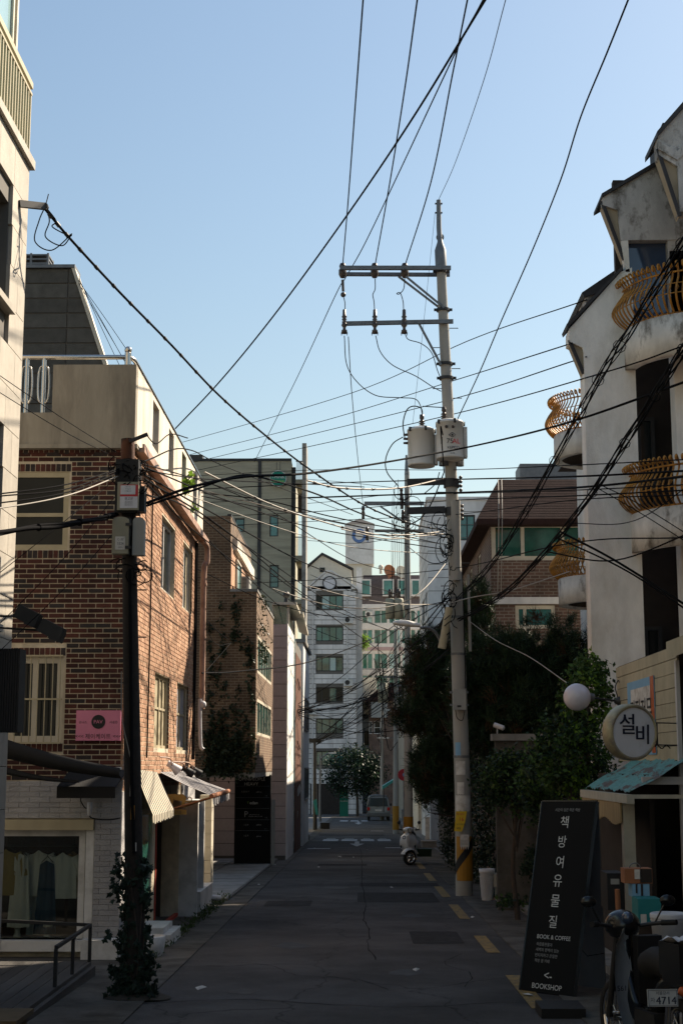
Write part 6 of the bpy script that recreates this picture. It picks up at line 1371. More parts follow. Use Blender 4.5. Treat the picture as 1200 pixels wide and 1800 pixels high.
# bills, hazard wrap at the foot of the pole
def bill(name, xa, xb, ya, yb, mt, jag=0):
    y0 = YP - .19 if ya > 1400 else YP - .185; vs = []; n = 6; yt, yb_ = P(0, ya, y0).z, P(0, yb, y0).z
    c = pc(min(yb, 1580)); R_ = pr(yb) + .008; m_ = MB(); a0 = math.asin(max(-.98, min(.98, (P(xa, ya, y0).x - c.x) / R_))); a1 = math.asin(max(-.98, min(.98, (P(xb, ya, y0).x - c.x) / R_)))
    for i in range(n + 1):
        a = a0 + (a1 - a0) * i / n; x, y = c.x + R_ * math.sin(a), c.y - R_ * math.cos(a); vs += [(x, y, yt), (x, y, yb_ - jag * (i % 2))]
    m_.add(vs, [(2 * i, 2 * i + 1, 2 * i + 3, 2 * i + 2) for i in range(n)], 0, False); return m_.build(name, mt, up)
bill('pasted_bill', 800, 809, 1305, 1330, 'paper_blue'); bill('pasted_bill', 801, 817, 1338, 1362, 'paper'); bill('pasted_bill', 801, 826, 1398, 1424, 'paper', .03); bill('pasted_bill', 803, 815, 1375, 1395, 'paper', .02)
bill('hazard_wrap', 802, 831, 1470, 1548, 'hazard_yellow')
m_ = MB(); y0 = YP; c = pc(1510); R_ = pr(1510) + .014; n = 10; vs = []
for i in range(n + 1):
    a = -1.3 + 2.6 * i / n; z = P(0, 1538 - 5.4 * i, YP).z; vs += [(c.x + R_ * math.sin(a), c.y - R_ * math.cos(a), z), (c.x + R_ * math.sin(a), c.y - R_ * math.cos(a), z + .21)]
m_.add(vs, [(2 * i, 2 * i + 1, 2 * i + 3, 2 * i + 2) for i in range(n)]); m_.build('hazard_stripe', 'black', up)
yf = thing('yellow_flyer', 'yellow flyer with red price hanging on the main utility pole', 'flyer', P(810, 1462, YP - .25))
m_ = MB(); y0 = YP - .24; m_.prism([P(801, 1426, y0), P(820, 1426, y0), P(817, 1446, y0), P(811, 1462, y0), P(798, 1461, y0)], (0, .008, 0)); m_.build('sheet', 'yellow', yf)
m_ = MB(); m_.text('16', P(811, 1440, y0 - .004), (1, 0, 0), (0, 0, 1), .075, 0); m_.text('특가할인', P(809, 1431, y0 - .004), (1, 0, 0), (0, 0, 1), .04, 0); m_.text('고기전문점', P(809, 1449, y0 - .004), (1, 0, 0), (0, 0, 1), .035, 1); m_.text('배달', P(806, 1456, y0 - .004), (1, 0, 0), (0, 0, 1), .045, 1); m_.build('lettering', ['ink_red', 'navy'], yf)
wn = thing('tear_off_notice', 'white tear-off notice taped above the hazard stripes', 'notice', P(815, 1492, YP - .2))
m_ = MB(); y0 = YP - .235; a, b = P(808, 1467, y0), P(824, 1488, y0); m_.box(a.x, b.x, y0, y0 + .006, b.z, a.z)
for k in range(4): m_.prism([Vector((a.x + (b.x - a.x) * k / 4 + .006, y0, b.z)), Vector((a.x + (b.x - a.x) * (k + 1) / 4 - .006, y0, b.z)), Vector((a.x + (b.x - a.x) * (k + .5) / 4, y0, b.z - .07))], (0, .005, 0))
m_.build('sheet', 'paper', wn); m_ = MB(); m_.text('과외', P(818, 1471, y0 - .004), (1, 0, 0), (0, 0, 1), .045)
for k in range(4): m_.box(a.x + .015, b.x - .015, y0 - .004, y0 - .003, b.z + .03 + k * .025, b.z + .04 + k * .025)
m_.build('lettering', 'ink_grey', wn)
# street lamp on the pole
la = thing('street_lamp', 'grey cobra head street lamp reaching left from the main pole', 'street lamp', q_(778, 1130, -.3))
m_ = MB(); m_.tube(catmull([q_(775, 1130, -.25), q_(765, 1112, -.3), q_(752, 1104, -.35), q_(738, 1104, -.4)], 6), .03, 10); m_.build('arm', 'galv', la)
m_ = MB(); a, b = q_(738, 1101, -.4), q_(690, 1096, -.4); L = (b - a).length; n = 12
for i in range(1): pass
vs = []
for i in range(n + 1):
    t = i / n; c = a.lerp(b, t); w_ = .04 + .10 * math.sin(math.pi * min(1, t * .62 + .12)); h = .03 + .065 * math.sin(math.pi * (t * .75 + .12))
    if t > .92: w_ *= .6; h *= .6
    for j in range(12):
        an = 2 * math.pi * j / 12; z = math.sin(an) * h; vs.append(c + Vector((0, math.cos(an) * w_, z if z > 0 else z * .35)))
m_.add(vs, [(i * 12 + j, i * 12 + (j + 1) % 12, (i + 1) * 12 + (j + 1) % 12, (i + 1) * 12 + j) for i in range(n) for j in range(12)], 0, True); m_.add(vs[:12] + vs[-12:], [tuple(range(12)), tuple(range(12, 24))[::-1]]); m_.build('lamp_head', 'tank_grey', la)
# ---- further poles
def simple_pole(label, x, ytop, Y, r=.15, arms=(), tilt=0, mats='concrete_pole', name='utility_pole', group=None):
    b = P(x, 1400, Y); b = Vector((b.x, Y, gz(Y))); t = P(x + tilt, ytop, Y); po = thing(name, label, 'utility pole', b, group)
    m_ = MB(); m_.tube([b.lerp(t, k / 8) for k in range(9)], r, 14, rr=[r - r * .45 * k / 8 for k in range(9)]); m_.build('shaft', mats, po)
    for (xa, xb, y, h) in arms:
        m_ = MB(); m_.bar(P(xa, y, Y - .18), P(xb, y, Y - .18), .08, h, 0, (0, 0, 1)); m_.build('crossarm', 'galv', po)
    return po
p2 = simple_pole('second concrete utility pole with crossarms just left of the main pole', 717, 830, 55, .17, ((640, 745, 885, .14), (658, 745, 933, .10)), -2)
m_ = MB(); m_.tube([P(715, 835, 55), P(714, 800, 55)], .07, 10, rr=[.10, .04]); m_.build('steel_cap', 'galv', p2)
m_ = MB(); m_.bar(P(668, 890, 54.8), P(705, 915, 54.8), .06); m_.build('brace', 'galv', p2)
for x, y in ((638, 893), (645, 930), (705, 860), (706, 875), (708, 900)):
    m_ = MB(); m_.lathe([(0, .25), (.05, .25), (.07, .1), (.04, .08), (.08, -.05), (.05, -.1), (.06, -.25), (0, -.25)], P(x, y + 8, 54.8), 10); m_.build('insulator', 'insulator', p2)
for xa, xb in ((677, 693), (692, 709)):
    a, b = P(xa, 1055, 54.4), P(xb, 1088, 54.4); m_ = MB(); r = (b.x - a.x) / 2; m_.lathe([(0, 0), (r, 0), (r, a.z - b.z), (r * .8, a.z - b.z + .05), (0, a.z - b.z + .05)], ((a.x + b.x) / 2, 54.3, b.z), 18); tr_ = m_.build('transformer', 'box_olive', p2)
    m_ = MB(); m_.lathe([(0, .35), (.05, .35), (.08, .2), (.05, .15), (.08, .05), (0, 0)], ((a.x + b.x) / 2, 54.3, a.z + .05), 10); m_.build('bushing', 'insulator', tr_)
m_ = MB(); m_.obox(P(700, 1068, 54.8), Vector((.4, 0, 0)), Vector((0, .08, 0)), Vector((0, 0, .06))); m_.build('hanger_bracket', 'galv', p2)
for k in range(16):
    m_ = MB(); c = P(rnd.uniform(700, 722), rnd.choice((860, 885, 915, 1080, 1130, 1160)), 54.7); r = rnd.uniform(.15, .45); ph = rnd.uniform(0, 6)
    m_.tube([c + Vector((r * math.cos(ph + j * .5), .05 * math.sin(j), r * math.sin(ph + j * .5) - j * .03)) for j in range(rnd.randint(5, 10))], .014, 4); m_.build('slack_loop', 'cable', p2)
m_ = MB(); b0 = Vector((P(717, 1400, 55).x, 55, gz(55))); m_.cyl(b0 + Vector((0, 0, .15)), b0 + Vector((0, 0, 1.2)), .182, .178, 16); m_.build('hazard_wrap', 'hazard_yellow', p2)
p3 = simple_pole('third utility pole, slim and cluttered, standing between the van and scooter', 695, 1105, 78, .16, ((672, 712, 1190, .1), (678, 705, 1205, .08)))
m_ = MB(); m_.cyl(P(699, 1130, 77.7), P(699, 1300, 77.7), .03, n=6); m_.build('conduit', 'white_trim', p3)
m_ = MB(); b0 = Vector((P(695, 1400, 78).x, 78, gz(78))); m_.cyl(b0 + Vector((0, 0, .2)), b0 + Vector((0, 0, 1.4)), .172, .168, 14); m_.build('hazard_wrap', 'hazard_yellow', p3)
for k in range(22):
    m_ = MB(); c = P(rnd.uniform(668, 705), rnd.uniform(1170, 1300), 77.5); r = rnd.uniform(.15, .5); ph = rnd.uniform(0, 6)
    m_.tube([c + Vector((r * math.cos(ph + j * .5), .05 * math.sin(j), .7 * r * math.sin(ph + j * .5) - j * .04)) for j in range(rnd.randint(4, 9))], .016, 4); m_.build('slack_loop', 'cable', p3)
for (x0, y0, x1, y1) in ((707, 1245, 712, 1220), (704, 1275, 714, 1265), (714, 1265, 717, 1275), (700, 1225, 718, 1217)):
    m_ = MB(); m_.cyl(P(x0, y0, 77.6), P(x1, y1, 77.6), .03, n=5); m_.build('pale_strut', 'white_trim', p3)
for i, (x, y, Y) in enumerate(((688, 1248, 77.6), (673, 1297, 112))):
    t = thing('street_lamp', ('flat street lamp on the cluttered third pole', 'distant flat street lamp above the van')[i], 'street lamp', P(x, y + 3, Y)); m_ = MB(); s = Y / 2600
    c = P(x, y, Y); m_.obox(c, Vector((10 * s, 0, 0)), Vector((0, .12, 0)), Vector((0, 0, .05))); m_.build('lamp_head', 'tank_grey', t); m_ = MB(); m_.cyl(c + Vector((9 * s, 0, 0)), c + Vector((24 * s, 0, -.02)), .025, n=6); m_.build('arm', 'galv', t)
simple_pole('distant utility pole behind the van', 671, 1235, 118, .17)
m_ = MB(); a, b = P(663, 1185, 77.3), P(683, 1235, 77.3); m_.lathe([(0, 0), (.26, 0), (.26, 1.0), (0, 1.05)], ((a.x + b.x) / 2, 77.3, b.z), 16); m_.build('transformer', 'box_olive', p3)
l1 = simple_pole('slim dark pole with small pale boxes on the left pavement', 518, 1240, 54.5, .075, (), -1, 'dark_metal')
for y0, y1 in ((1258, 1272), (1278, 1295)):
    m_ = MB(); a, b = P(517.5, y0, 54.3), P(523, y1, 54.3); m_.lathe([(0, 0), (.055, 0), (.06, .05), (.06, a.z - b.z - .05), (0, a.z - b.z)], ((a.x + b.x) / 2, 54.3, b.z), 10); m_.build('junction_box', 'plastic_white', l1)
for k in range(9):
    m_ = MB(); c = P(518, 1246, 54.4); ph = rnd.uniform(0, 6); m_.tube([c + Vector((.25 * math.cos(ph + j * .6), 0, .16 * math.sin(ph + j * .6))) for j in range(7)], .01, 4); m_.build('slack_loop', 'cable', l1)
m_ = MB(); m_.prism([P(518, 1395, 54.2), P(527, 1378, 54.2), P(530, 1388, 54.2), P(524, 1400, 54.2)], (0, .03, 0)); m_.prism([P(517, 1430, 54.2), P(524, 1425, 54.2), P(522, 1445, 54.2)], (0, .03, 0)); m_.build('torn_poster', 'paper', l1)
l2 = simple_pole('dark utility pole further along the left pavement', 554, 1298, 86, .12, (), -1, 'dark_metal')
m_ = MB(); m_.obox(P(554, 1302, 85.8), Vector((.35, 0, 0)), Vector((0, .1, 0)), Vector((0, 0, .12))); m_.build('cable_box', 'dark_metal', l2)
m_ = MB(); m_.prism([P(550, 1408, 85.7), P(556, 1404, 85.7), P(559, 1432, 85.7), P(555, 1432, 85.7)], (0, .04, 0)); m_.build('banner', 'teal', l2)
l3 = simple_pole('green grey lamp post at the left end of the street', 562.5, 1325, 112, .11, (), 0, 'galv', 'lamp_post'); tag(l3, cat='street lamp')
m_ = MB(); m_.tube(catmull([P(563, 1335, 112), P(568, 1330, 112), P(578, 1324, 112), P(589, 1324, 112)], 6), .05, 8); m_.build('lamp_arm', 'galv', l3); m_ = MB(); m_.obox(P(584, 1324, 112), Vector((.28, 0, 0)), Vector((0, .1, 0)), Vector((0, 0, .04))); m_.build('lamp_head', 'tank_grey', l3)
# ---- left foreground pole with boxes and ivy
lp = thing('ivy_pole', 'dark telecom pole wrapped in ivy with junction boxes at the left', 'utility pole', PG(240, 1757)); b = PG(240, 1757); YL = b.y
def lq(x, y, dy=0): return P(x, y, YL + dy)
m_ = MB(); yy = list(range(1757, 770, -70)) + [772]
def lx(y): return 225 + (y - 780) * 14 / 977
m_.tube([lq(lx(y), y) for y in yy], .1, 18, rr=[.098 - .028 * (1757 - y) / 980 for y in yy]); m_.build('shaft', 'pole_dark', lp)
m_ = MB(); m_.cyl(lq(225, 808), lq(225, 772), .074, .070, 16); m_.build('rusty_cap', 'rust_brown', lp)
m_ = MB(); m_.bar(lq(228, 776, -.08), lq(260, 763, -.08), .05, .03, 0, (0, 0, 1)); m_.build('cap_arm', 'dark_metal', lp)
m_ = MB(); m_.box(lq(206, 860).x, lq(246, 860).x, YL - .13, YL + .1, lq(0, 905).z, lq(0, 812).z); m_.box(lq(246, 860).x + .001, lq(257, 860).x, YL - .1, YL + .06, lq(0, 902).z, lq(0, 858).z); m_.build('black_housing', 'black', lp)
m_ = MB(); a, c = lq(208, 848, -.14), lq(244, 897, -.14); m_.box(a.x, c.x, YL - .17, YL - .132, c.z, a.z); cb_ = m_.build('sticker_box', 'box_olive', lp)
m_ = MB(); a1, c1 = lq(212, 852, -.17), lq(242, 893, -.17); zm = a1.z + (c1.z - a1.z) * .5; m_.box(a1.x, c1.x, YL - .174, YL - .1705, zm, a1.z, 0); m_.box(a1.x, c1.x, YL - .174, YL - .1705, c1.z, zm - .002, 1); m_.box(a1.x + .004, c1.x - .025, YL - .178, YL - .1745, zm + .02, a1.z - .008, 1)
yy_ = YL - .180
for k in range(3): m_.text(('전 단 지', '부착금지', '구역입니다')[k], ((a1.x + c1.x) / 2 - .01, yy_, a1.z - .025 - .022 * k), (1, 0, 0), (0, 0, 1), .014, 2)
m_.text('경고문', ((a1.x + c1.x) / 2, yy_ + .003, zm - .025), (1, 0, 0), (0, 0, 1), .03, 2)
for k in range(4): m_.text('불법광고물부착금지', ((a1.x + c1.x) / 2, yy_ + .003, zm - .055 - .013 * k), (1, 0, 0), (0, 0, 1), .009, 2)
m_.build('warning_sticker', ['ink_red', 'sign_white', 'navy'], cb_)
def arch_box(xa, xb, yt, yb, mt, dy):
    m_ = MB(); pts = []; z0 = lq(0, yb).z; z1 = lq(0, yt).z; a, c = lq(xa, yt, dy).x, lq(xb, yt, dy).x
    pts = [(a, YL + dy, z0), (c, YL + dy, z0)] + [(a + (c - a) * (.5 + .5 * math.cos(math.pi * k / 10)), YL + dy, z1 - .04 + .04 * math.sin(math.pi * k / 10)) for k in range(11)]
    m_.prism(pts, (0, .12, 0)); return m_.build('junction_box', mt, lp)
j1 = arch_box(198, 227, 914, 978, 'box_olive', -.20); j2 = arch_box(234, 254, 914, 980, 'box_grey', -.17)
m_ = MB(); m_.box(lq(228, 945).x, lq(233, 945).x, YL - .15, YL - .05, lq(0, 980).z, lq(0, 915).z)
for y in (925, 965): m_.box(lq(226, 945).x, lq(236, 945).x, YL - .21, YL - .151, lq(0, y + 5).z, lq(0, y).z)
m_.build('box_hinge', 'dark_metal', lp)
m_ = MB(); m_.text('C-32', lq(212, 948, -.205), (1, 0, 0), (0, 0, 1), .022); m_.text('3226', lq(212, 955, -.205), (1, 0, 0), (0, 0, 1), .025); m_.text('-501-', lq(212, 962, -.205), (1, 0, 0), (0, 0, 1), .018); m_.build('lettering', 'navy', j1)
m_ = MB(); a, c = lq(203, 943, -.202), lq(220, 966, -.202); m_.box(a.x, c.x, YL - .2035, YL - .2005, c.z, a.z); m_.build('label_sticker', 'paper', j1)
for k in range(46):                             # the cable nest behind the boxes
    c = lq(rnd.uniform(203, 255), rnd.choice((815, 825, 835, 850, 990, 1005, 905)), rnd.uniform(-.16, .05)); m_ = MB(); r = rnd.uniform(.03, .10); ph = rnd.uniform(0, 6)
    m_.tube([c + Vector((r * 1.1 * math.cos(ph + j * .6), .03 * math.sin(j), r * math.sin(ph + j * .6) - j * .008)) for j in range(rnd.randint(5, 12))], .006, 4); m_.build('slack_loop', 'cable', lp)
for (y, s) in ((1037, 1), (1120, 1), (1200, -1)):
    m_ = MB(); m_.cyl(lq(234, y), lq(234 + s * 24, y, -.02), .007, n=5); m_.build('step_bolt', 'dark_metal', lp)
m_ = MB(); m_.tube(catmull([lq(214, 1180, -.1), lq(215, 1260, -.11), lq(227, 1320, -.11), lq(231, 1345, -.11), lq(229, 1400, -.11)], 6), .006, 5); m_.build('pale_wire', 'cable_pale', lp)
m_ = MB(); m_.tube([lq(228, 1000, -.09), lq(230, 1200, -.1), lq(232, 1380, -.11), lq(236, 1500, -.11)], .018, 6); m_.build('conduit', 'cable', lp)
m_ = MB(); m_.box(lq(233, 1428).x, lq(240, 1428).x, YL - .115, YL - .112, lq(0, 1440).z, lq(0, 1415).z); m_.build('torn_bill', 'hazard_yellow', lp)
m_ = MB(); m_.box(lq(236, 1488).x, lq(243, 1488).x, YL - .115, YL - .112, lq(0, 1495).z, lq(0, 1480).z); m_.build('torn_bill', 'paper', lp)
cs_, ss_ = [], []
for k in range(300):
    y = 1770 - 265 * rnd.random() ** 1.7; spread = 3 + 27 * ((y - 1500) / 265) ** 1.6 if y > 1500 else 5; a = rnd.uniform(0, 2 * math.pi); c = lq(lx(y), y); rr_ = .07 + spread * YL / 2600 * rnd.uniform(.1, 1)
    cs_.append((c.x + rr_ * math.cos(a), c.y + rr_ * math.sin(a) * .8, max(c.z, gz(YL) + .04))); ss_.append(.06)
for x, y in ((207, 1515), (203, 1535), (200, 1558), (206, 1575), (250, 1525), (255, 1530), (252, 1580), (258, 1578), (192, 1652), (198, 1700), (205, 1720)): 
    for k in range(3): cs_.append(tuple(lq(x + rnd.gauss(0, 3), y + rnd.gauss(0, 4), rnd.uniform(-.1, .05)))); ss_.append(.035)
def ivy_leaves(name, parent, centers, per, size):
    vs, fs = [], []
    shape = [(0, -.1), (.28, -.32), (.30, .0), (.62, .12), (.30, .30), (.0, .85), (-.30, .30), (-.62, .12), (-.30, .0), (-.28, -.32)]
    for c in centers:
        for k in range(per):
            o = Vector(c) + Vector((rnd.gauss(0, .03), rnd.gauss(0, .03), rnd.gauss(0, .035))); n = Vector((rnd.gauss(0, .6), -1 + rnd.gauss(0, .6), rnd.gauss(.2, .5))).normalized(); u = n.cross(Vector((0, 0, 1))).normalized(); v = u.cross(n); a = rnd.uniform(-.9, .9)
            u2, v2 = u * math.cos(a) + v * math.sin(a), v * math.cos(a) - u * math.sin(a); s = size * rnd.uniform(.6, 1.25); b_ = len(vs)
            vs += [o + u2 * x * s - v2 * y * s for x, y in shape] + [o + n * .01]
            fs += [(b_ + i, b_ + (i + 1) % 10, b_ + 10) for i in range(10)]
    m_ = MB(); m_.add(vs, fs); return m_.build(name, 'leaf_ivy_dark', parent)
iv = thing('ivy', 'dark ivy creeping up the foot of the left pole', 'ivy', (b.x, YL, gz(YL)))
ivy_leaves('foliage', iv, cs_, 4, .062)

m_ = MB()
for k in range(7):
    a0 = rnd.uniform(0, 6); pts = [lq(lx(y), y) + Vector(((.095 + .01 * (k % 2)) * math.cos(a0 + (1760 - y) * .006 * (-1) ** k), (.095) * math.sin(a0 + (1760 - y) * .006 * (-1) ** k), 0)) for y in range(1756, 1500 + 20 * k, -24)]
    m_.tube(pts, .007, 5)
m_.build('stem', 'bark', iv)
m_ = MB(); m_.lathe([(0, .05), (.20, .04), (.34, .0)], (b.x, YL, gz(YL) + .015), 20, sy=.8); m_.v = [(v[0] + rnd.gauss(0, .01), v[1], v[2] + rnd.uniform(0, .02)) for v in m_.v]; m_.build('soil_mound', 'soil', iv)
# ================================================================ overhead cables
def cable(label, pts, r=.012, mt='cable', group=None, strands=1, spread=.04, beads=0, name='overhead_cable'):
    pts = [P(*p) if not isinstance(p, Vector) else p for p in pts]; q = catmull(pts, 9) if len(pts) > 2 else [pts[0].lerp(pts[1], k / 12) for k in range(13)]
    if strands == 1:
        m_ = MB(); m_.tube(q, r, 5); o = tag(m_.build(name, mt), label, 'cable', group)
    else:
        o = thing(name, label, 'cable', q[0], group); rr = random.Random(len(label))
        for s in range(strands):
            a = 2 * math.pi * s / strands; m_ = MB()
            m_.tube([p + Vector((math.cos(a + i * .25) * spread, math.sin(a + i * .25) * spread * .6, math.sin(a + i * .25) * spread + .3 * spread * math.sin(i * .8 + s))) for i, p in enumerate(q)], r * rr.uniform(.7, 1.2), 5); m_.build('strand', mt, o)
        for k in range(3, len(q) - 1, 6):
            m_ = MB(); d = (q[k + 1] - q[k]).normalized(); u, v = perp(d); m_.tube([q[k] + (u * math.cos(j * .7) + v * math.sin(j * .7)) * spread * 1.8 for j in range(10)], r * .5, 4); m_.build('cable_ring', mt, o)
    if beads:
        L = len(q)
        for k in range(2, L - 1, max(1, L // beads)):
            m_ = MB(); d = (q[k + 1] - q[k - 1]).normalized(); m_.cyl(q[k] - d * .03, q[k] + d * .03, r * 1.5, n=6); bd = m_.build('cable_clip', 'dark_metal', None if strands == 1 else o)
            if strands == 1: bd.parent = o; bd.location = bd.location - o.location
    return o
Y0 = YP
def ext(x0, y0, Ya, x1, y1, Yb, k=1.2):       # carry a wire on past the picture edge
    a, b = P(x0, y0, Ya), P(x1, y1, Yb); return b + (b - a) * k
cable('power line from the left insulator of the top crossarm', [(602, 468, Y0), (612, 350, 25.5), (625, 175, 21), (638, 0, 17.5), ext(625, 175, 21, 638, 0, 17.5)], .012)
cable('power line from the middle insulator of the top crossarm', [(659, 466, Y0), (685, 320, 25), (712, 150, 21), (733, 0, 17.5), ext(712, 150, 21, 733, 0, 17.5)], .012)
cable('power line from the right insulator of the top crossarm', [(712, 465, Y0), (757, 320, 25), (795, 130, 20.5), (821, 0, 17.5), ext(795, 130, 20.5, 821, 0, 17.5)], .012)
cable('thin line from the tip of the main pole', [(770, 352, Y0), (800, 285, 26), (850, 140, 20.5), (888, 0, 17), ext(850, 140, 20.5, 888, 0, 17)], .006)
cable('thick black cable slanting steeply across the sky', [(300, 762, 30), (385, 672, 27), (480, 556, 24), (600, 392, 20.5), (720, 215, 17.5), (852, 0, 14.5), ext(720, 215, 17.5, 852, 0, 14.5)], .014)
cable('slanting line crossing behind the crossarm tip', [(447, 812, 55), (520, 668, 45), (588, 522, 34), (606, 490, 32), (640, 430, 30), (700, 305, 26), (800, 92, 20), (842, 12, 18), ext(800, 92, 20, 842, 12, 18)], .011)
cable('long drooping line at upper right of the main pole', [(803, 738, Y0), (842, 655, 27), (880, 565, 25), (935, 440, 22.5), (985, 315, 20), (1020, 205, 18), (1065, 95, 16), (1103, 0, 14.5), ext(1065, 95, 16, 1103, 0, 14.5)], .011)
cable('thick ribbed service cable from the pale house bracket to the main pole', [(80, 368, 14.9), (125, 421, 15.2), (210, 513, 16.5), (300, 605, 18.2), (380, 690, 20), (455, 756, 22), (540, 822, 24), (640, 888, 26.5), (720, 920, 28), (780, 932, Y0 - .2)], .015, 'cable', beads=26)
cable('bundle of black cables sweeping down from the upper right', [ext(1110, 575, 15.2, 1200, 430, 13), (1200, 430, 13), (1110, 575, 15.2), (1050, 668, 17), (1000, 762, 19), (920, 905, 22.5), (860, 995, 26), (805, 1052, Y0 - .2)], .009, strands=5, spread=.04)
cable('lower bundle of black cables sweeping from the right edge', [ext(1125, 735, 15.2, 1200, 615, 13), (1200, 615, 13), (1125, 735, 15.2), (1040, 866, 17.5), (960, 968, 20.5), (880, 1047, 24.5), (805, 1090, Y0 - .2)], .010, strands=5, spread=.033)
cable('heavy black cable running past the transformers', [ext(1000, 742, 20.4, 1200, 672, 17), (1200, 672, 17), (1000, 742, 20.4), (840, 782, 26.5), (680, 812, 24), (540, 832, 20), (430, 838, 17.5), (340, 855, 15.8), (258, 884, YL - .1)], .017)
cable('second heavy cable just below the one past the transformers', [(258, 889, YL - .1), (330, 865, 15.8), (420, 836, 17.5), (470, 842, 19), (560, 870, 22), (640, 905, 25), (740, 936, 28), (790, 940, Y0)], .013)
for i, p in enumerate(([(1030, 527, 23.7), (820, 600, 34), (620, 690, 45), (340, 772, 60), (190, 812, 70)], [(1005, 603, 21.4), (800, 668, 34), (560, 742, 48), (330, 800, 62), (180, 835, 72)], [(1030, 627, 21.45), (800, 700, 34), (540, 765, 48), (330, 815, 62), (180, 850, 72)], [(1200, 608, 18), (1060, 655, 20.5), (800, 727, 32), (520, 790, 46), (330, 830, 60), (180, 860, 70)])):
    cable(('highest', 'second highest', 'third highest', 'lowest')[i] + ' of four thin wires crossing the sky behind the main pole', p, .011)
# wires from the left pole to the left edge
for i, (y0, y1) in enumerate(((822, 868), (824, 872), (828, 884), (834, 893))):
    cable(('first', 'second', 'third', 'lowest')[i] + ' from the top of the wires from the left pole to the left edge', [(216, y0, YL), (120, (y0 + y1) / 2 + 6 + 5 * i % 7, 13.6), (0, y1, 12.6), (-120, y1 + 10, 11.5)], .007, 'cable_pale' if i == 3 else 'cable', 'wires left of the left pole')
cable('thick dark cable from the boxes across the brick window', [(206, 905, YL), (140, 918, 13.7), (30, 932, 12.8), (-80, 950, 12)], .017, strands=3, spread=.016)
for i, (a, b_) in enumerate((((0, 655), (205, 795)), ((0, 690), (205, 805)), ((0, 1000), (206, 840)), ((0, 1105), (205, 870)), ((0, 1150), (206, 930)))):
    cable(('first', 'second', 'third', 'fourth', 'lowest')[i] + ' from the top of the thin wires strung before the brick front', [(a[0] - 80, a[1] + (-50 if i < 2 else 70), 13), ((a[0] + b_[0]) / 2, (a[1] + b_[1]) / 2 + 5, 13.8), (b_[0], b_[1], YL)], .004, 'cable', 'wires on the brick front')
# fan of wires from the left pole into the street
fan = [((250, 815), (370, 850, 20), (540, 905, 26), (770, 955, 28.6), .008, 'cable'), ((252, 820), (400, 880, 20), (560, 930, 26), (775, 965, 28.6), .010, 'cable'), ((252, 826), (360, 842, 19), (520, 850, 24), (640, 856, 26), .008, 'cable'),
       ((255, 835), (380, 905, 22), (560, 1000, 32), (700, 1045, 50), .012, 'cable'), ((255, 842), (400, 935, 24), (560, 1060, 38), (690, 1110, 52), .012, 'cable'), ((258, 850), (350, 940, 20), (470, 1030, 30), (560, 1085, 45), .009, 'cable'),
       ((250, 812), (330, 790, 22), (420, 830, 30), (620, 905, 50), .010, 'cable'), ((258, 870), (340, 900, 22), (480, 1010, 32), (690, 1160, 54), .012, 'cable')]
for i, (a, b_, c, d, r, mt) in enumerate(fan):
    cable('black wire fanning out from the left pole, ' + ('top to the main pole', 'second to the main pole', 'nearly level', 'to the middle of the second pole', 'to the lamp height', 'ending over the pink building', 'highest arching one', 'lowest and longest')[i], [(a[0], a[1], YL), b_, c, d], r, mt, 'wires fanning from the left pole')
cable('pale twisted cable sagging across to the main pole', [(540, 845, 24), (600, 858, 25), (700, 858, 27), (784, 840, Y0 - .2)], .016, 'cable_pale', beads=6)
cable('pale cable joining the clamp bundle at the main pole', [(360, 830, 22), (470, 884, 24), (560, 915, 25.5), (650, 938, 27), (720, 940, 28), (782, 934, Y0 - .2)], .014, 'cable_pale', beads=8)
cable('lower pale cable with loops left of the main pole', [(600, 930, 26), (680, 947, 27), (740, 942, 28), (785, 938, Y0 - .2)], .012, 'cable_pale')
cable('white cable dropping left from the main pole', [(788, 984, Y0 - .2), (745, 1035, 28), (700, 1062, 27.5), (640, 1070, 27), (560, 1060, 27), (480, 1035, 26.5)], .010, 'cable_pale')
cable('white cable running level to the main pole', [(540, 1030, 27), (620, 1050, 27.5), (700, 1062, 28), (792, 1062, Y0 - .2)], .010, 'cable_pale')
cable('white cable rising right from the main pole clamp', [(792, 1060, Y0 - .2), (830, 1050, 28.4), (900, 1037, 27.5), (1000, 1005, 25)], .011, 'cable_pale')
for i, (ya, ym, yb) in enumerate(((822, 826, 818), (846, 843, 838), (870, 868, 862), (895, 880, 872), (912, 905, 880), (1015, 1000, 955))):
    cable(('first', 'second', 'third', 'fourth', 'fifth', 'lowest')[i] + ' from the top of the level dark wires behind the main pole', [(330, ya + 15, 40), (560, ya + 4, 38), (790, ym, Y0 + .2), (1000, yb, 20.6), (1200, yb - 10, 17)], (.008, .014, .008, .010, .008, .009)[i], 'cable', 'level wires by the main pole')
cable('thick level cable crossing in front of the stucco pier', [(540, 875, 30), (800, 866, Y0 - .3), (1000, 858, 22), (1200, 838, 17), (1300, 825, 15)], .017)
for i, p in enumerate(([(985, 935, 19.7), (1080, 985, 18.6), (1230, 1080, 17.5)], [(978, 945, 20), (1100, 1003, 18.6), (1240, 1095, 17.5)], [(960, 970, 20.4), (1080, 985, 18.8), (1240, 925, 16)], [(1050, 850, 17.3), (1120, 885, 17), (1240, 960, 16.5)], [(1000, 920, 19), (1115, 915, 18), (1240, 830, 16)], [(1046, 856, 17.4), (1130, 905, 17), (1240, 975, 16.5)])):
    cable(('thickest falling wire', 'second falling wire', 'rising thicker wire', 'thin upper falling wire', 'thin rising wire', 'thin lower falling wire')[i] + ' criss-crossing before the stucco house', p, (.016, .012, .010, .006, .006, .006)[i], 'cable', 'wires on the stucco house')
cable('pale wire from the main pole to the globe lamp', [(822, 1090, Y0), (870, 1125, 26), (930, 1155, 23), (995, 1200, 19.6)], .007, 'cable_pale')
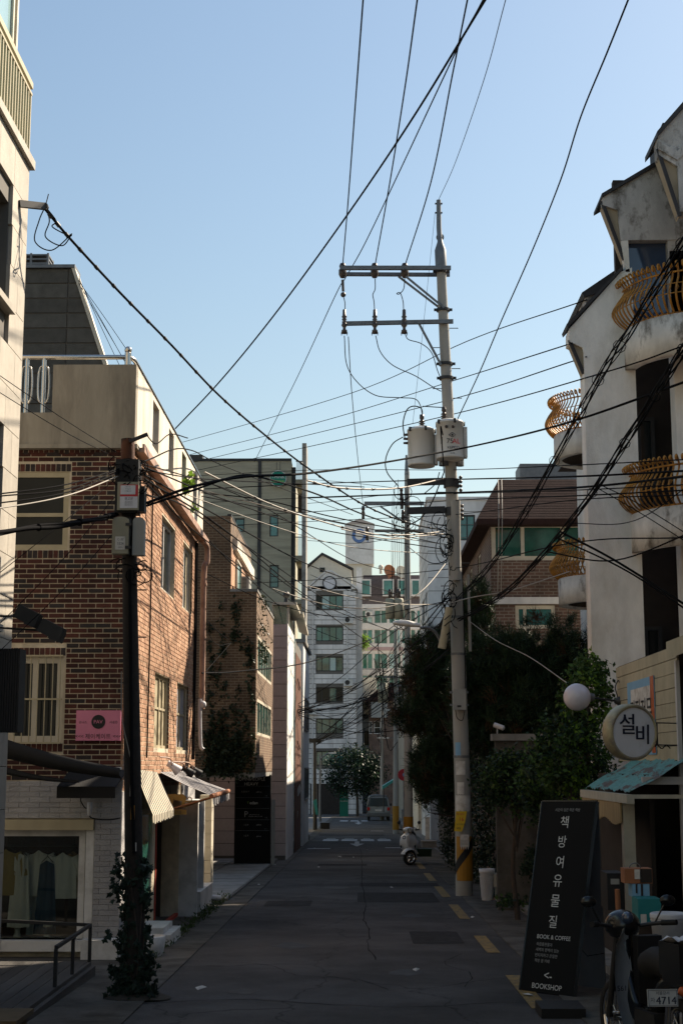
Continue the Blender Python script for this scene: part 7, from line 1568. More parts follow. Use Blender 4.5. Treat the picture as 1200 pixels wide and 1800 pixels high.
# long spans crossing the middle of the picture
spans = [((352, 866, 27.1), (470, 880, 26.5), (600, 912, 27), (785, 945, Y0 - .2), .011, 'cable'), ((350, 860, 26.8), (480, 893, 27), (640, 935, 28), (790, 958, Y0), .009, 'cable_pale'), ((354, 872, 27.2), (500, 900, 32), (640, 928, 42), (708, 938, 54.6), .013, 'cable'),
         ((352, 842, 30), (480, 900, 34), (620, 985, 46), (712, 1010, 54.8), .012, 'cable'), ((356, 905, 30), (470, 985, 34), (600, 1070, 48), (690, 1112, 77), .012, 'cable'), ((358, 940, 30), (430, 1010, 36), (540, 1100, 60), (640, 1140, 90), .014, 'cable'),
         ((540, 885, 79), (600, 880, 70), (660, 872, 60), (706, 868, 54.8), .014, 'cable'), ((540, 950, 79), (620, 955, 68), (680, 948, 58), (708, 940, 54.8), .013, 'cable'), ((536, 842, 79), (610, 848, 68), (672, 855, 58), (706, 860, 54.8), .012, 'cable'),
         ((545, 1010, 79), (620, 1040, 66), (680, 1045, 58), (712, 1035, 54.8), .014, 'cable'), ((520, 1240, 54.5), (600, 1190, 52), (680, 1120, 45), (790, 1050, Y0 + .2), .012, 'cable'), ((520, 1246, 54.5), (610, 1215, 50), (700, 1150, 40), (792, 1085, Y0 + .2), .012, 'cable'),
         ((330, 870, 24), (480, 925, 25.5), (620, 962, 27.5), (788, 975, Y0 - .1), .008, 'cable_pale'), ((345, 1000, 29), (480, 1060, 30), (620, 1085, 30), (795, 1055, Y0 - .1), .009, 'cable'), ((715, 905, 54.8), (745, 915, 45), (770, 922, 35), (790, 925, Y0 + .2), .014, 'cable'), ((716, 960, 54.8), (748, 985, 44), (772, 990, 35), (795, 975, Y0 + .2), .013, 'cable')]
for i, (a, b_, c, d, r, mt) in enumerate(spans):
    cable('overhead wire spanning between the left houses and the pole line', [a, b_, c, d], r, mt, 'wires spanning the middle distance')
# far tangle over the street
rr = random.Random(3)
for k in range(30):
    ya = rr.choice((1240, 1248, 1255, 1300, 1305, 1310)); xa, Ya_ = (519, 54.5) if ya < 1280 else (555, 86); yb = rr.uniform(1090, 1290); xb, Yb_ = rr.choice(((714, 55), (697, 77), (690, 78), (790, 29.5), (718, 55)))
    if Yb_ < 40: yb = rr.uniform(1040, 1180)
    cable('dark wire in the tangle over the far street', [(xa, ya, Ya_), ((xa + xb) / 2, (ya + yb) / 2 + rr.uniform(6, 26), (Ya_ + Yb_) / 2), (xb, yb, Yb_)], rr.uniform(.008, .018), 'cable', 'far street wire tangle')
for k in range(16):
    xa, ya = rr.uniform(655, 720), rr.uniform(1080, 1250); xb, yb = rr.uniform(660, 800), rr.uniform(1100, 1330)
    cable('short drooping wire among the far poles', [(xa, ya, 56), ((xa + xb) / 2, max(ya, yb) + rr.uniform(2, 18), 65), (xb, yb, 74)], rr.uniform(.010, .018), 'cable', 'wires among the far poles')
for k in range(9):
    xa = 690 + k * 3.2; cable('vertical riser wire beside the second pole', [(xa, rr.uniform(840, 900), 54.6), (xa - 2, 960, 54.6), (xa - rr.uniform(0, 6), 1055, 54.4)], .009, 'cable', 'risers at the second pole')
cable('black cable from the corner rain pipe across the street', [(355, 1183, 27.2), (420, 1180, 32), (545, 1163, 40), (660, 1120, 48), (712, 1085, 54.8)], .016)
for i, (x, y) in enumerate(((430, 1105), (402, 1130))): cable(('upper', 'lower')[i] + ' slack wire drooping at the brown brick wall', [(355, 1080 + 10 * i, 30), (380, y + 2, 33), (408, 1130, 36.8)], .007, 'cable', 'slack wires at the brown wall')
cable('straight thin stay wire by the rain pipe end', [(362, 1180, 27.4), (408, 1128, 36.8)], .007, 'cable')
for i, (x, y) in enumerate(((188, 640), (214, 650), (222, 640), (228, 622), (352, 866))):
    cable('hair-thin wire from the dark tiled gable', [(139, 486 + 3 * i, 28.3), ((139 + x) / 2, (486 + y) / 2 + 3, 27.9), (x, y, 27.4)], .006, 'cable', 'wires from the tiled gable')
for i, (x, y) in enumerate(((300, 770), (310, 800), (330, 840))):
    cable('thin wire running along the terrace corner', [(232, 640, 19), (262, 690 + 10 * i, 21), (x, y, 26)], .006, 'cable', 'wires along the terrace')
cable('cable looping from the pole cap arm to the terrace wall', [(258, 765, YL - .1), (275, 780, 15.2), (300, 763, 16.5), (330, 770, 18)], .007)
cable('wire dropping from the main pole cut-out line to the second pole', [(612, 592, Y0 - .2), (618, 690, 34), (628, 800, 44), (638, 890, 54.5)], .010)
cable('faint thin stay wire left of the main pole', [(764, 375, Y0), (745, 560, Y0), (725, 745, Y0)], .004)
# ================================================================ vegetation on the right
def pine(label, base, h, cc, cr, n, brown=.15):
    t = thing('pine_tree', label, 'tree', base, 'pines behind the main pole'); base, cc = Vector(base), Vector(cc)
    m_ = MB(); top = cc + Vector((0, 0, cr[2] * .5)); q = catmull([base, base.lerp(top, .4) + Vector((.12, 0, 0)), base.lerp(top, .75) + Vector((-.1, 0, 0)), top], 5)
    m_.tube(q, .1, 9, rr=[.13 * (1 - .75 * i / (len(q) - 1)) for i in range(len(q))]); tips = []
    for k in range(n):
        d = Vector((random.gauss(0, 1), random.gauss(0, 1), random.gauss(0, .8))).normalized(); r_ = random.uniform(.35, 1.05)
        tips.append(cc + Vector((d.x * cr[0] * r_, d.y * cr[1] * r_, d.z * cr[2] * r_)))
    for e in random.sample(tips, min(26, n)):
        s = base.lerp(top, random.uniform(.4, .95)); m_.tube(catmull([s, s.lerp(e, .5) + Vector((0, 0, -.05)), e], 3), .02, 5, rr=[.03 * (1 - i / 8) + .004 for i in range(7)])
    m_.build('trunk', 'bark', t)
    N_ = 46; T = np.repeat(np.array([tuple(p) for p in tips]), N_, 0); cnt = len(T)
    ax = np.repeat(np.array([(random.gauss(0, .45), random.gauss(0, .45), 1) for _ in tips]), N_, 0)
    along = RNG.uniform(0, 1, (cnt, 1)); org = T + ax * along * .16 + RNG.normal(0, .05, (cnt, 3)); d = RNG.normal(0, .75, (cnt, 3)) + ax * .9; d /= np.linalg.norm(d, axis=1)[:, None]
    s = np.cross(d, RNG.normal(0, 1, (cnt, 3))); s /= np.linalg.norm(s, axis=1)[:, None]; L_ = RNG.uniform(.14, .30, (cnt, 1)); s *= .009
    V = np.stack([org - s, org + s, org + d * L_], 1).reshape(-1, 3) - np.array(ORG[t.name])
    me = bpy.data.meshes.new('crown'); me.vertices.add(3 * cnt); me.vertices.foreach_set('co', V.ravel()); me.loops.add(3 * cnt); me.loops.foreach_set('vertex_index', np.arange(3 * cnt)); me.polygons.add(cnt); me.polygons.foreach_set('loop_start', np.arange(0, 3 * cnt, 3))
    me.materials.append(M['leaf_pine']); me.materials.append(M['leaf_pine_brown']); me.polygons.foreach_set('material_index', np.repeat((RNG.random(len(tips)) < brown).astype(np.int32), N_)); me.update(); me.validate()
    o = bpy.data.objects.new('crown', me); COL.objects.link(o); o.parent = t
    return t
def pn(label, x, y, Y, cr, n, brown=.15):
    c = P(x, y, Y); pine(label, (max(c.x + .1, 3.2 + .1 * (x % 5)), Y, gz(Y)), 5, tuple(c), cr, n, brown)
pn('dark pine close behind the main pole on its right', 872, 1207, 31.6, (1.0, 1.1, 1.30), 620, .08)
pn('dense pine below the stucco house balconies', 968, 1205, 32.2, (1.15, 1.2, 1.45), 660, .06)
pn('lower pine bough filling the gap above the garden wall', 905, 1275, 31.2, (1.25, 1.0, .95), 520, .12)
pn('pine with browned needles left of the main pole', 764, 1190, 38, (.80, 1.0, 1.2), 460, .2)
pn('overhanging pine bough in front of the second pole', 757, 1262, 41, (1.05, 1.2, .72), 380, .2)
pn('low dark pine above the parked scooter', 772, 1360, 39, (.75, 1.0, 1.1), 520, .15)
pn('tall pine top between the main pole and the brick house', 836, 1085, 33, (.36, .5, .8), 130, .05)
def shrub(label, x, y, Y, cr, n, leaf, mats, wts=None, per=30, **k):
    c = P(x, y, Y); broad_tree('shrub', label, (c.x, Y, gz(Y)), 3, tuple(c), cr, n, leaf, mats, per, wts=wts, trunk_r=.04, **k)
shrub('bright leafed shrub climbing beside the globe lamp', 1030, 1225, 20.6, (.36, .4, .62), 110, .075, ['leaf_shrub', 'leaf_bright'], (.75, .25))
shrub('broad shrub below the globe lamp', 1005, 1330, 20.4, (.52, .5, .60), 170, .075, ['leaf_shrub', 'leaf_ivy', 'leaf_bright'], (.5, .35, .15))
shrub('thin stemmed garden tree in front of the garden wall', 905, 1375, 24.6, (.62, .5, .50), 170, .075, ['leaf_ivy', 'leaf_shrub'], (.65, .35))
shrub('dark shrub filling the corner above the sandwich board', 965, 1385, 23.0, (.50, .5, .52), 150, .075, ['leaf_ivy', 'leaf_shrub'], (.7, .3))
shrub('low dark bush at the foot of the garden wall', 950, 1520, 25.2, (.30, .3, .36), 70, .06, ['leaf_ivy'])
for i, (x, y, Y) in enumerate(((330, 845, 21.8), (341, 897, 24.6))):
    c = PX(x, y, BX + .1); tag(leaf_mesh('terrace_plant', ['leaf_bright'], None, [tuple(c + Vector((random.gauss(0, .02), random.gauss(0, .07), random.gauss(0, .09)))) for k in range(7 - 4 * i)], [.04] * (7 - 4 * i), 4, .14, .75), ('larger', 'smaller')[i] + ' bright green plant poking through the terrace parapet', 'plant')
hg = thing('hedge', 'dark ivy hedge over the boundary wall behind the main pole', 'hedge', (2.8, 36, gz(36)))
cs_ = [(random.uniform(2.5, 2.8) - .12 * random.random(), y, random.uniform(gz(y) + .15, 2.1)) for y in np.arange(29.4, 46, .035)]
leaf_mesh('foliage', ['leaf_vine', 'leaf_ivy_dark'], hg, cs_, [.16] * len(cs_), 16, .085, .7, .2, weights=(.6, .4))
cs_ = [(x, 29.5 + random.gauss(0, .05), random.uniform(gz(30) + .1, 2.2)) for x in np.arange(2.45, 4.2, .006)]
leaf_mesh('foliage', ['leaf_vine', 'leaf_ivy_dark'], hg, cs_, [.14] * len(cs_), 14, .085, .7, .2, weights=(.6, .4))
# ================================================================ pots and junk on the right
p_ = PG(856, 1583, .08)
bp = thing('basket_pot', 'tall white plastic basket-weave planter next to the main pole', 'pot', p_)
m_ = MB(); h = P(856, 1527, p_.y).z - p_.z; m_.lathe([(0, 0), (.095, 0), (.10, .02), (.135, h - .08), (.145, h - .07), (.148, h), (.132, h), (.128, h - .06), (0, h - .07)], p_, 22); m_.build('pot', 'plastic_white', bp)
for k in range(22):
    m_ = MB(); a = 2 * math.pi * k / 22; pts = []
    for s in (-1, 1): m_.tube([(p_.x + (.103 + .03 * t) * math.cos(a + s * t * .5), p_.y + (.103 + .03 * t) * math.sin(a + s * t * .5), p_.z + .05 + t * (h - .18)) for t in (0, .33, .66, 1)], .005, 4)
    m_.build('weave_strip', 'plastic_white', bp)
m_ = MB(); m_.lathe([(0, .0), (.126, .0)], p_ + Vector((0, 0, h - .055)), 18); m_.build('soil', 'soil', bp)
p_ = PG(884, 1583, .08); m_ = MB(); a = P(866, 1536, p_.y); b_ = P(897, 1558, p_.y)
m_.box(a.x, b_.x, p_.y - .1, p_.y + .25, b_.z, a.z); m_.box(a.x + .05, b_.x - .06, p_.y - .05, p_.y + .2, p_.z, b_.z); tag(m_.build('styrofoam_box', 'wood_beige'), 'beige foam planter box raised on a block beside the basket pot', 'box')
m_ = MB(); q = PG(873, 1580, .08); m_.prism([q + Vector((-.08, -.2, 0)), q + Vector((.08, -.2, 0)), q + Vector((.03, -.2, .18))], (0, .08, 0)); tag(m_.build('broken_tile', 'terracotta'), 'broken terracotta piece leaning by the foam box', 'rubble')
cs_ = [tuple(PG(random.uniform(880, 925), random.uniform(1560, 1590), random.uniform(.1, .3))) for k in range(40)]
tag(leaf_mesh('ground_plants', ['leaf_ivy', 'leaf_shrub'], None, cs_, [.10] * 40, 14, .08, .7), 'low leafy plants spilling over the kerb by the pots', 'plants', kind='stuff')
p_ = PG(932, 1590, .08); pt = thing('leafy_pot', 'pale pot with broad green leaves half hidden by the sandwich board', 'pot', p_); m_ = MB(); m_.lathe([(0, 0), (.07, 0), (.085, .2), (.075, .2), (.07, .17), (0, .17)], p_, 16); m_.build('pot', 'wood_beige', pt)
for k in range(7):
    a = k * .9; m_ = MB(); d = Vector((math.cos(a), math.sin(a), 0)); q = [p_ + Vector((0, 0, .18)), p_ + d * .08 + Vector((0, 0, .36)), p_ + d * .2 + Vector((0, 0, .40)), p_ + d * .27 + Vector((0, 0, .30))]; n_ = d.cross(Vector((0, 0, 1))); wv = [.01, .05, .05, .004]
    m_.add([v for i, c in enumerate(q) for v in (c - n_ * wv[i], c + n_ * wv[i])], [(2 * i, 2 * i + 1, 2 * i + 3, 2 * i + 2) for i in range(3)], 0, True); m_.build('leaf', 'leaf_shrub', pt)
# boxes and buckets under the tin roof
def bucket(label, x, y, Y, r, h, mt, lid=None):
    c = P(x, y, Y); t = thing('bucket', label, 'bucket', (c.x, Y, c.z)); m_ = MB(); m_.lathe([(0, 0), (r * .9, 0), (r, h * .8), (r * 1.03, h * .82), (r * 1.03, h * .86), (r, h * .88), (r, h)], (c.x, Y, c.z), 26); m_.build('bucket_body', mt, t)
    m_ = MB(); m_.lathe([(r * 1.06, h * .9), (r * 1.06, h * 1.02), (r * .98, h * 1.05), (r * .9, h * 1.02), (0, h * 1.02)], (c.x, Y, c.z), 26); m_.build('lid', lid or mt, t); return t
bucket('white lidded bucket behind the delivery motorbike', 1177, 1668, 12.4, .145, .27, 'plastic_white')
bucket('grey bucket under the white lidded bucket', 1180, 1728, 12.2, .15, .26, 'box_grey')
def crate(label, xa, xb, ya, yb, Y, d, mt, name='box', parts=()):
    a, b_ = P(xa, ya, Y), P(xb, yb, Y); t = thing(name, label, 'box', ((a.x + b_.x) / 2, Y, b_.z)); m_ = MB(); m_.box(a.x, b_.x, Y, Y + d, b_.z, a.z); m_.build('body', mt, t)
    for pa, pb, pc_, pd, pm in parts:
        m_ = MB(); m_.box(a.x + (b_.x - a.x) * pa, a.x + (b_.x - a.x) * pb, Y - .006, Y - .001, b_.z + (a.z - b_.z) * pc_, b_.z + (a.z - b_.z) * pd); m_.build('patch', pm, t)
    return t
crate('teal crate behind the motorbike handlebar', 1120, 1162, 1580, 1625, 13.6, .3, 'teal', parts=((.1, .35, .0, .4, 'paper'),))
can = crate('rusty orange paint can with white label and dark drips', 1097, 1146, 1527, 1553, 13.9, .22, 'terracotta', 'paint_can', ((.35, .58, .3, .95, 'paper'), (.55, .98, .05, .98, 'interior')))
m_ = MB(); c = P(1115, 1522, 14.0); m_.tube([c + Vector((.05 * math.cos(a), 0, .045 * math.sin(a) - .02)) for a in np.linspace(0, math.pi, 9)], .006, 5); m_.build('handle', 'galv', can)
crate('pale blue can streaked with dark paint under the orange one', 1110, 1141, 1554, 1577, 13.9, .2, 'paper_blue', 'paint_can', ((.2, .3, .3, 1, 'interior'), (.5, .62, .1, 1, 'interior')))
crate('dark cabinet behind the grey side of the sandwich board', 1066, 1098, 1535, 1600, 14.4, .4, 'black', 'cabinet', ((.2, .7, .7, .85, 'box_grey'),))
m_ = MB(); c = P(1084, 1563, 14.2); m_.cyl(c, P(1086, 1605, 14.2), .025, n=10); tag(m_.build('cardboard_tube', 'terracotta'), 'brown cardboard tube standing by the dark cabinet', 'tube')
# ================================================================ sandwich board
ab = thing('sandwich_board', 'tall black sandwich board with white Korean bookshop lettering', 'sandwich board', PG(958, 1748))
BL_, BR_ = PG(912, 1742), PG(1006, 1755); TL_ = P(952, 1409, BL_.y + .34); TR_ = P(1048, 1409, BR_.y + .34)
BR_ = BL_ + (TR_ - TL_) * .97; BR_.z = gz(BR_.y)
n_ = (TR_ - TL_).cross(BL_ - TL_).normalized(); 
if n_.y > 0: n_ = -n_
m_ = MB(); m_.prism([TL_, TR_, BR_, BL_], -n_ * .025); m_.build('front_panel', 'board_black', ab)
m_ = MB(); 
for a, b_ in ((TL_, TR_), (TR_, BR_), (BR_, BL_), (BL_, TL_)): m_.bar(a - n_ * .012, b_ - n_ * .012, .022, .034)
m_.build('frame', 'black_gloss', ab)
bo = Vector((.20, .62, 0)); B2L, B2R = BL_ + Vector((.42, .62, 0)), BR_ + Vector((.42, .62, 0)); B2L.z = B2R.z = gz(B2L.y)
m_ = MB(); m_.prism([TL_ + Vector((.02, .04, 0)), TR_ + Vector((.02, .04, 0)), B2R, B2L], Vector((.01, .02, 0))); m_.build('back_panel', 'board_grey', ab)
def bpnt(u, v): return TL_.lerp(TR_, u).lerp(BL_.lerp(BR_, u), v) + n_ * .004
xd_ = (TR_ - TL_).normalized(); yd_ = (TL_ - BL_).normalized()
m_ = MB()
for k, (chh, yy) in enumerate((('책', 1446), ('방', 1481), ('여', 1517), ('유', 1550), ('물', 1585), ('질', 1621))):
    v = (yy - 1409) / 335; m_.text(chh, bpnt(.47, v), xd_, yd_, .125)
m_.text('BOOK & COFFEE', bpnt(.52, .713), xd_, yd_, .042); m_.text('시간이 담은 작은 책방', bpnt(.5, .045), xd_, yd_, .034, 1)
for k, s in enumerate(('독립출판물과', '새벽의 편백이 있는', '빈티지하고 은밀한', '책방 겸 카페')): m_.text(s, bpnt(.22, .752 + .028 * k), xd_, yd_, .036, 1, 'l')
m_.text('<-', bpnt(.5, .905), xd_, yd_, .06); m_.text('BOOKSHOP', bpnt(.5, .962), xd_, yd_, .052); m_.build('lettering', ['ink_white', 'ink_grey'], ab)
m_ = MB(); a = BR_.lerp(TR_, .25); m_.tube([a, a + Vector((.12, .3, -.12)), B2R.lerp(TR_, .2)], .004, 4); m_.build('stay_cord', 'cable', ab)
m_ = MB(); c = PG(985, 1790); m_.box(c.x - .18, c.x + .22, c.y - .05, c.y + .45, gz(c.y), gz(c.y) + .09); tag(m_.build('rubber_kerb_block', 'rubber'), 'black rubber block lying in front of the sandwich board', 'block')
# ================================================================ delivery motorbike seen from behind
mk = thing('delivery_motorbike', 'dark step-through delivery motorbike with white leg shield, seen from behind', 'motorbike', (2.15, 11.4, gz(11.4)))
R0, F0 = Vector((2.30, 11.05, gz(11.05))), Vector((2.02, 12.25, gz(12.25))); fw_d = (F0 - R0).normalized(); sd = Vector((fw_d.y, -fw_d.x, 0)).normalized(); U = Vector((0, 0, 1))
def B(f, s, z): return R0 + fw_d * f + sd * s + U * z
def wheel(parent, c, r, name='wheel'):
    m_ = MB(); m_.lathe([(r * .78, -.035), (r * .92, -.042), (r, -.02), (r, .02), (r * .92, .042), (r * .78, .035)], c, 30, axis=sd); w_ = m_.build(name, 'rubber', parent)
    m_ = MB(); m_.lathe([(r * .80, -.03), (r * .72, -.03), (r * .72, .03), (r * .80, .03)], c, 30, axis=sd); m_.cyl(c - sd * .05, c + sd * .05, .04, n=12)
    for k in range(8):
        a = 2 * math.pi * k / 8; m_.cyl(c, c + (fw_d * math.cos(a) + U * math.sin(a)) * r * .74, .006, n=4)
    m_.build('rim', 'chrome', w_); return w_
wheel(mk, B(0, 0, .28), .28); wheel(mk, B(1.2, 0, .28), .28)
m_ = MB(); m_.tube(catmull([B(-.25, 0, .60), B(.0, 0, .68), B(.25, 0, .62), B(.45, 0, .42), B(.75, 0, .36), B(.95, 0, .60), B(1.02, 0, .92)], 6), .07, 12, rr=None); m_.build('frame', 'black_gloss', mk)
m_ = MB(); vs = []; n = 12
for (f, w_, z) in ((.93, .09, .98), (.95, .15, .86), (.90, .19, .66), (.84, .20, .45), (.74, .19, .28), (.66, .14, .16)):
    for k in range(n + 1):
        a = k / n * 1.05 - 1; vs.append(B(f - .13 * abs(a) ** 2.2, a * w_, z))
m_.add(vs, [(i * (n + 1) + k, i * (n + 1) + k + 1, (i + 1) * (n + 1) + k + 1, (i + 1) * (n + 1) + k) for i in range(5) for k in range(n)], 0, True); ls = m_.build('leg_shield', 'shield_grey', mk)
m_ = MB(); m_.obox(B(.80, .10, .55), fw_d * .05, sd * .10, U * .38); m_.build('inner_panel', 'black', mk)
m_ = MB(); m_.text('S61', B(.735, -.15, .55), sd, U, .04); m_.build('lettering', 'black', ls)
m_ = MB(); m_.tube(catmull([B(.82, -.34, 1.02), B(.95, -.2, 1.0), B(1.0, 0, .97), B(.95, .2, 1.0), B(.82, .34, 1.02)], 5), .016, 8); m_.build('handlebar', 'dark_metal', mk)
for s in (-1, 1):
    m_ = MB(); m_.cyl(B(.80, s * .35, 1.02), B(.90, s * .27, 1.01), .022, n=10); m_.build('grip', 'rubber', mk)
    m_ = MB(); m_.cyl(B(.93, s * .22, 1.0), B(.92, s * .30, 1.14), .007, n=6); c = B(.91, s * .33, 1.18); m_.ball(c, .055, 12, sx=1.15, sy=.35, sz=.8); m_.build('mirror', 'black_gloss', mk)
m_ = MB(); m_.ball(B(1.04, 0, .99), .13, 16, sx=1.1, sy=1, sz=.9); m_.build('headlamp_cowl', 'black_gloss', mk)
m_ = MB(); m_.ball(B(.93, 0, 1.05), .05, 12); m_.build('speedometer', 'glass_blue', mk)
m_ = MB(); m_.tube(catmull([B(.52, 0, .74), B(.38, 0, .78), B(.1, 0, .77), B(-.12, 0, .76)], 4), .11, 14, rr=None); mm = m_.build('seat', 'rubber', mk)
m_ = MB(); a = B(-.22, 0, .72); m_.obox(a, fw_d * .17, sd * .17, U * .02); m_.obox(B(-.22, 0, .86), fw_d * .17, sd * .19, U * .115); m_.build('rear_box', 'black_gloss', mk)
m_ = MB(); n = 12; vs = []
for i in range(n + 1):
    for j in range(5): vs.append(B(-.38 + .08 * j, -.19 + .38 * i / n, .985 + .02 * math.sin(i * 1.7 + j) + .015 * random.random()))
m_.add(vs, [(i * 5 + j, i * 5 + j + 1, (i + 1) * 5 + j + 1, (i + 1) * 5 + j) for i in range(n) for j in range(4)], 0, True); m_.quad(B(-.395, .10, .99), B(-.395, .19, 1.0), B(-.40, .19, .88), B(-.40, .11, .88)); m_.build('torn_plastic_cover', 'plastic_white', mk)
m_ = MB(); m_.tube(catmull([B(-.12, 0, .66), B(-.30, 0, .60), B(-.36, 0, .42)], 5), .09, 12, rr=None); m_.build('rear_mudguard', 'black_gloss', mk)
m_ = MB(); m_.obox(B(-.41, 0, .66), fw_d * .015, sd * .06, U * .03); m_.build('tail_lamp', 'red_lamp', mk)
for s in (-1, 1):
    m_ = MB(); m_.ball(B(-.36, s * .16, .66), .035, 10); m_.build('indicator', 'orange_red', mk)
    m_ = MB(); m_.cyl(B(-.06, s * .12, .62), B(0, s * .12, .30), .028, n=10); m_.build('shock_absorber', 'chrome', mk)
    m_ = MB(); m_.cyl(B(1.02, s * .06, .9), B(1.2, s * .07, .28), .025, n=8); m_.build('fork', 'dark_metal', mk)
m_ = MB(); m_.tube([B(.5, .13, .22), B(.2, .15, .24), B(-.35, .17, .32)], .04, 10, rr=[.03, .05, .045]); m_.build('exhaust', 'chrome', mk)
m_ = MB(); m_.obox(B(.45, 0, .30), fw_d * .18, sd * .10, U * .12); m_.build('engine', 'dark_metal', mk)
pcn = P(1163.5, 1754, B(-.44, 0, 0).y); pdx = Vector((1, .05, 0)).normalized(); pn_ = Vector((.05, -1, .12)).normalized(); pup = pdx.cross(pn_) * -1
if pup.z < 0: pup = -pup
m_ = MB(); m_.obox(pcn, pdx * .105, pup * .0575, pn_ * .004); pl = m_.build('number_plate', 'plate_white', mk)
m_ = MB(); o = pcn + pn_ * .006
for a, b_ in (((-1, -1), (1, -1)), ((1, -1), (1, 1)), ((1, 1), (-1, 1)), ((-1, 1), (-1, -1))): m_.bar(o + pdx * .098 * a[0] + pup * .051 * a[1], o + pdx * .098 * b_[0] + pup * .051 * b_[1], .004, .002)
m_.text('서울강서', o + pup * .032, pdx, pup, .024); m_.text('4714', o + pdx * .022 - pup * .017, pdx, pup, .05); m_.text('4714', o + pdx * .024 - pup * .017 + pn_ * .0005, pdx, pup, .05); m_.text('자', o - pdx * .07 - pup * .014, pdx, pup, .032)
m_.build('lettering', 'navy', pl)
m_ = MB(); m_.bar(pcn + pup * .05 - pn_ * .01, B(-.3, 0, .60), .03, .012); m_.build('plate_bracket', 'black', mk)
# ================================================================ white scooter down the street
pv = PG(718, 1521); sv = thing('parked_scooter', 'white retro scooter parked facing the camera at the right roadside', 'scooter', pv); Yv = pv.y
def V(x, f, z): return Vector((pv.x + x + f * .10, Yv + f, gz(Yv) + z))
def vwheel(f, r):
    m_ = MB(); c = V(0, f, r); ax = Vector((1, -.12, 0)); m_.lathe([(r * .62, -.05), (r * .9, -.06), (r, -.03), (r, .03), (r * .9, .06), (r * .62, .05)], c, 28, axis=ax); w_ = m_.build('wheel', 'rubber', sv)
    m_ = MB(); m_.lathe([(r * .64, -.045), (r * .56, -.05), (r * .56, .05), (r * .64, .045)], c, 28, axis=ax)
    for k in range(5):
        a = 2 * math.pi * k / 5; m_.bar(c, c + Vector((0, math.cos(a), math.sin(a))) * r * .6, .03, .06)
    m_.build('rim', 'chrome', w_)
# the front wheel is turned, so its face shows
r = .215; c = V(.03, 0, r); axw = Vector((.55, -.83, 0)).normalized()
m_ = MB(); m_.lathe([(r * .66, -.045), (r * .9, -.055), (r, -.025), (r, .025), (r * .9, .055), (r * .66, .045)], c, 30, axis=axw); w_ = m_.build('wheel', 'rubber', sv)
m_ = MB(); m_.lathe([(r * .70, -.05), (r * .60, -.056), (r * .60, .056), (r * .70, .05)], c, 30, axis=axw); su_ = axw.cross(Vector((0, 0, 1))).normalized()
for k in range(5):
    a = 2 * math.pi * k / 5 + .3; m_.bar(c + axw * .04, c + axw * .04 + (su_ * math.cos(a) + Vector((0, 0, 1)) * math.sin(a)) * r * .62, .035, .02)
m_.cyl(c, c + axw * .05, .05, n=12); m_.build('rim', 'chrome', w_)
vwheel(1.25, .215)
m_ = MB(); vs = []; n = 14
for i in range(9):
    t = i / 8; a = -.35 + 2.1 * t; cc_ = c + Vector((0, 0, 0))
    for k in range(n + 1):
        b_ = math.pi * (k / n - .5); rad = r + .05; w2 = .105; d = -math.cos(a + .35) * .26 ; 
        vs.append(cc_ + su_ * (math.cos(math.pi * t) * .24) + Vector((0, 0, 1)) * (.10 + .19 * math.sin(math.pi * t) * (1 - .35 * abs(math.sin(b_)) ** 2)) + axw * math.sin(b_) * .10)
m_.add(vs, [(i * (n + 1) + k, i * (n + 1) + k + 1, (i + 1) * (n + 1) + k + 1, (i + 1) * (n + 1) + k) for i in range(8) for k in range(n)], 0, True); m_.build('front_mudguard', 'paint_white', sv)
m_ = MB(); vs = []; n = 16
for (z, w_, fy, bul) in ((.38, .16, .10, .02), (.46, .27, .06, .07), (.58, .31, .02, .10), (.70, .30, .02, .10), (.80, .26, .06, .08), (.87, .17, .12, .05), (.92, .09, .16, .03)):
    for k in range(n + 1):
        a = k / n * 2 - 1; vs.append(V(a * w_ * .80 - .02, fy + .12 * abs(a) ** 2.5 - bul * math.exp(-(a * 3.2) ** 2), z))
m_.add(vs, [(i * (n + 1) + k, i * (n + 1) + k + 1, (i + 1) * (n + 1) + k + 1, (i + 1) * (n + 1) + k) for i in range(6) for k in range(n)], 0, True); fs_ = m_.build('leg_shield', 'paint_white', sv)
m_ = MB(); c2 = V(-.13, -.0, .78); m_.lathe([(.03, 0), (.03, .01), (.05, .01), (.05, 0)], c2, 16, axis=(0, -1, 0)); m_.build('badge', 'dark_metal', fs_)
for s in (-1, 1):
    m_ = MB(); m_.ball(V(s * .20 - .02, .05, .52), .035, 10, sx=.6, sz=1.3); m_.build('indicator', 'dark_metal', sv)
    m_ = MB(); m_.ball(V(s * .14, 1.1, .50), .2, 14, sx=.5, sy=1.7, sz=.9); m_.build('side_panel', 'paint_white', sv)
    m_ = MB(); m_.cyl(V(s * .18, .24, .98), V(s * .29, .30, .99), .02, n=8); m_.build('grip', 'rubber', sv)
    m_ = MB(); m_.cyl(V(s * .2, .24, .99), V(s * .27, .26, 1.16), .007, n=5); m_.ball(V(s * .29, .26, 1.19), .05, 10, sy=.4); m_.build('mirror', 'dark_metal', sv)
m_ = MB(); m_.ball(V(-.02, .22, .985), .13, 16, sx=1.25, sy=.9, sz=.62); m_.build('handlebar_cowl', 'paint_white', sv)
m_ = MB(); m_.cyl(V(.02, .13, .985), V(.02, .10, .985), .07, .065, 18); m_.build('headlamp', 'chrome', sv)
for s in (-1, 1):
    m_ = MB(); m_.tube(catmull([V(s * .12, .2, .97), V(s * .14, .08, .92), V(s * .05, .06, .86)], 4), .007, 4); m_.build('brake_cable', 'cable', sv)
m_ = MB(); m_.box(V(-.02, 0, 0).x - .035, V(-.02, 0, 0).x + .035, Yv - .10, Yv - .07, V(0, 0, .62).z, V(0, 0, .84).z); m_.build('horn_cover', 'plastic_white', sv)
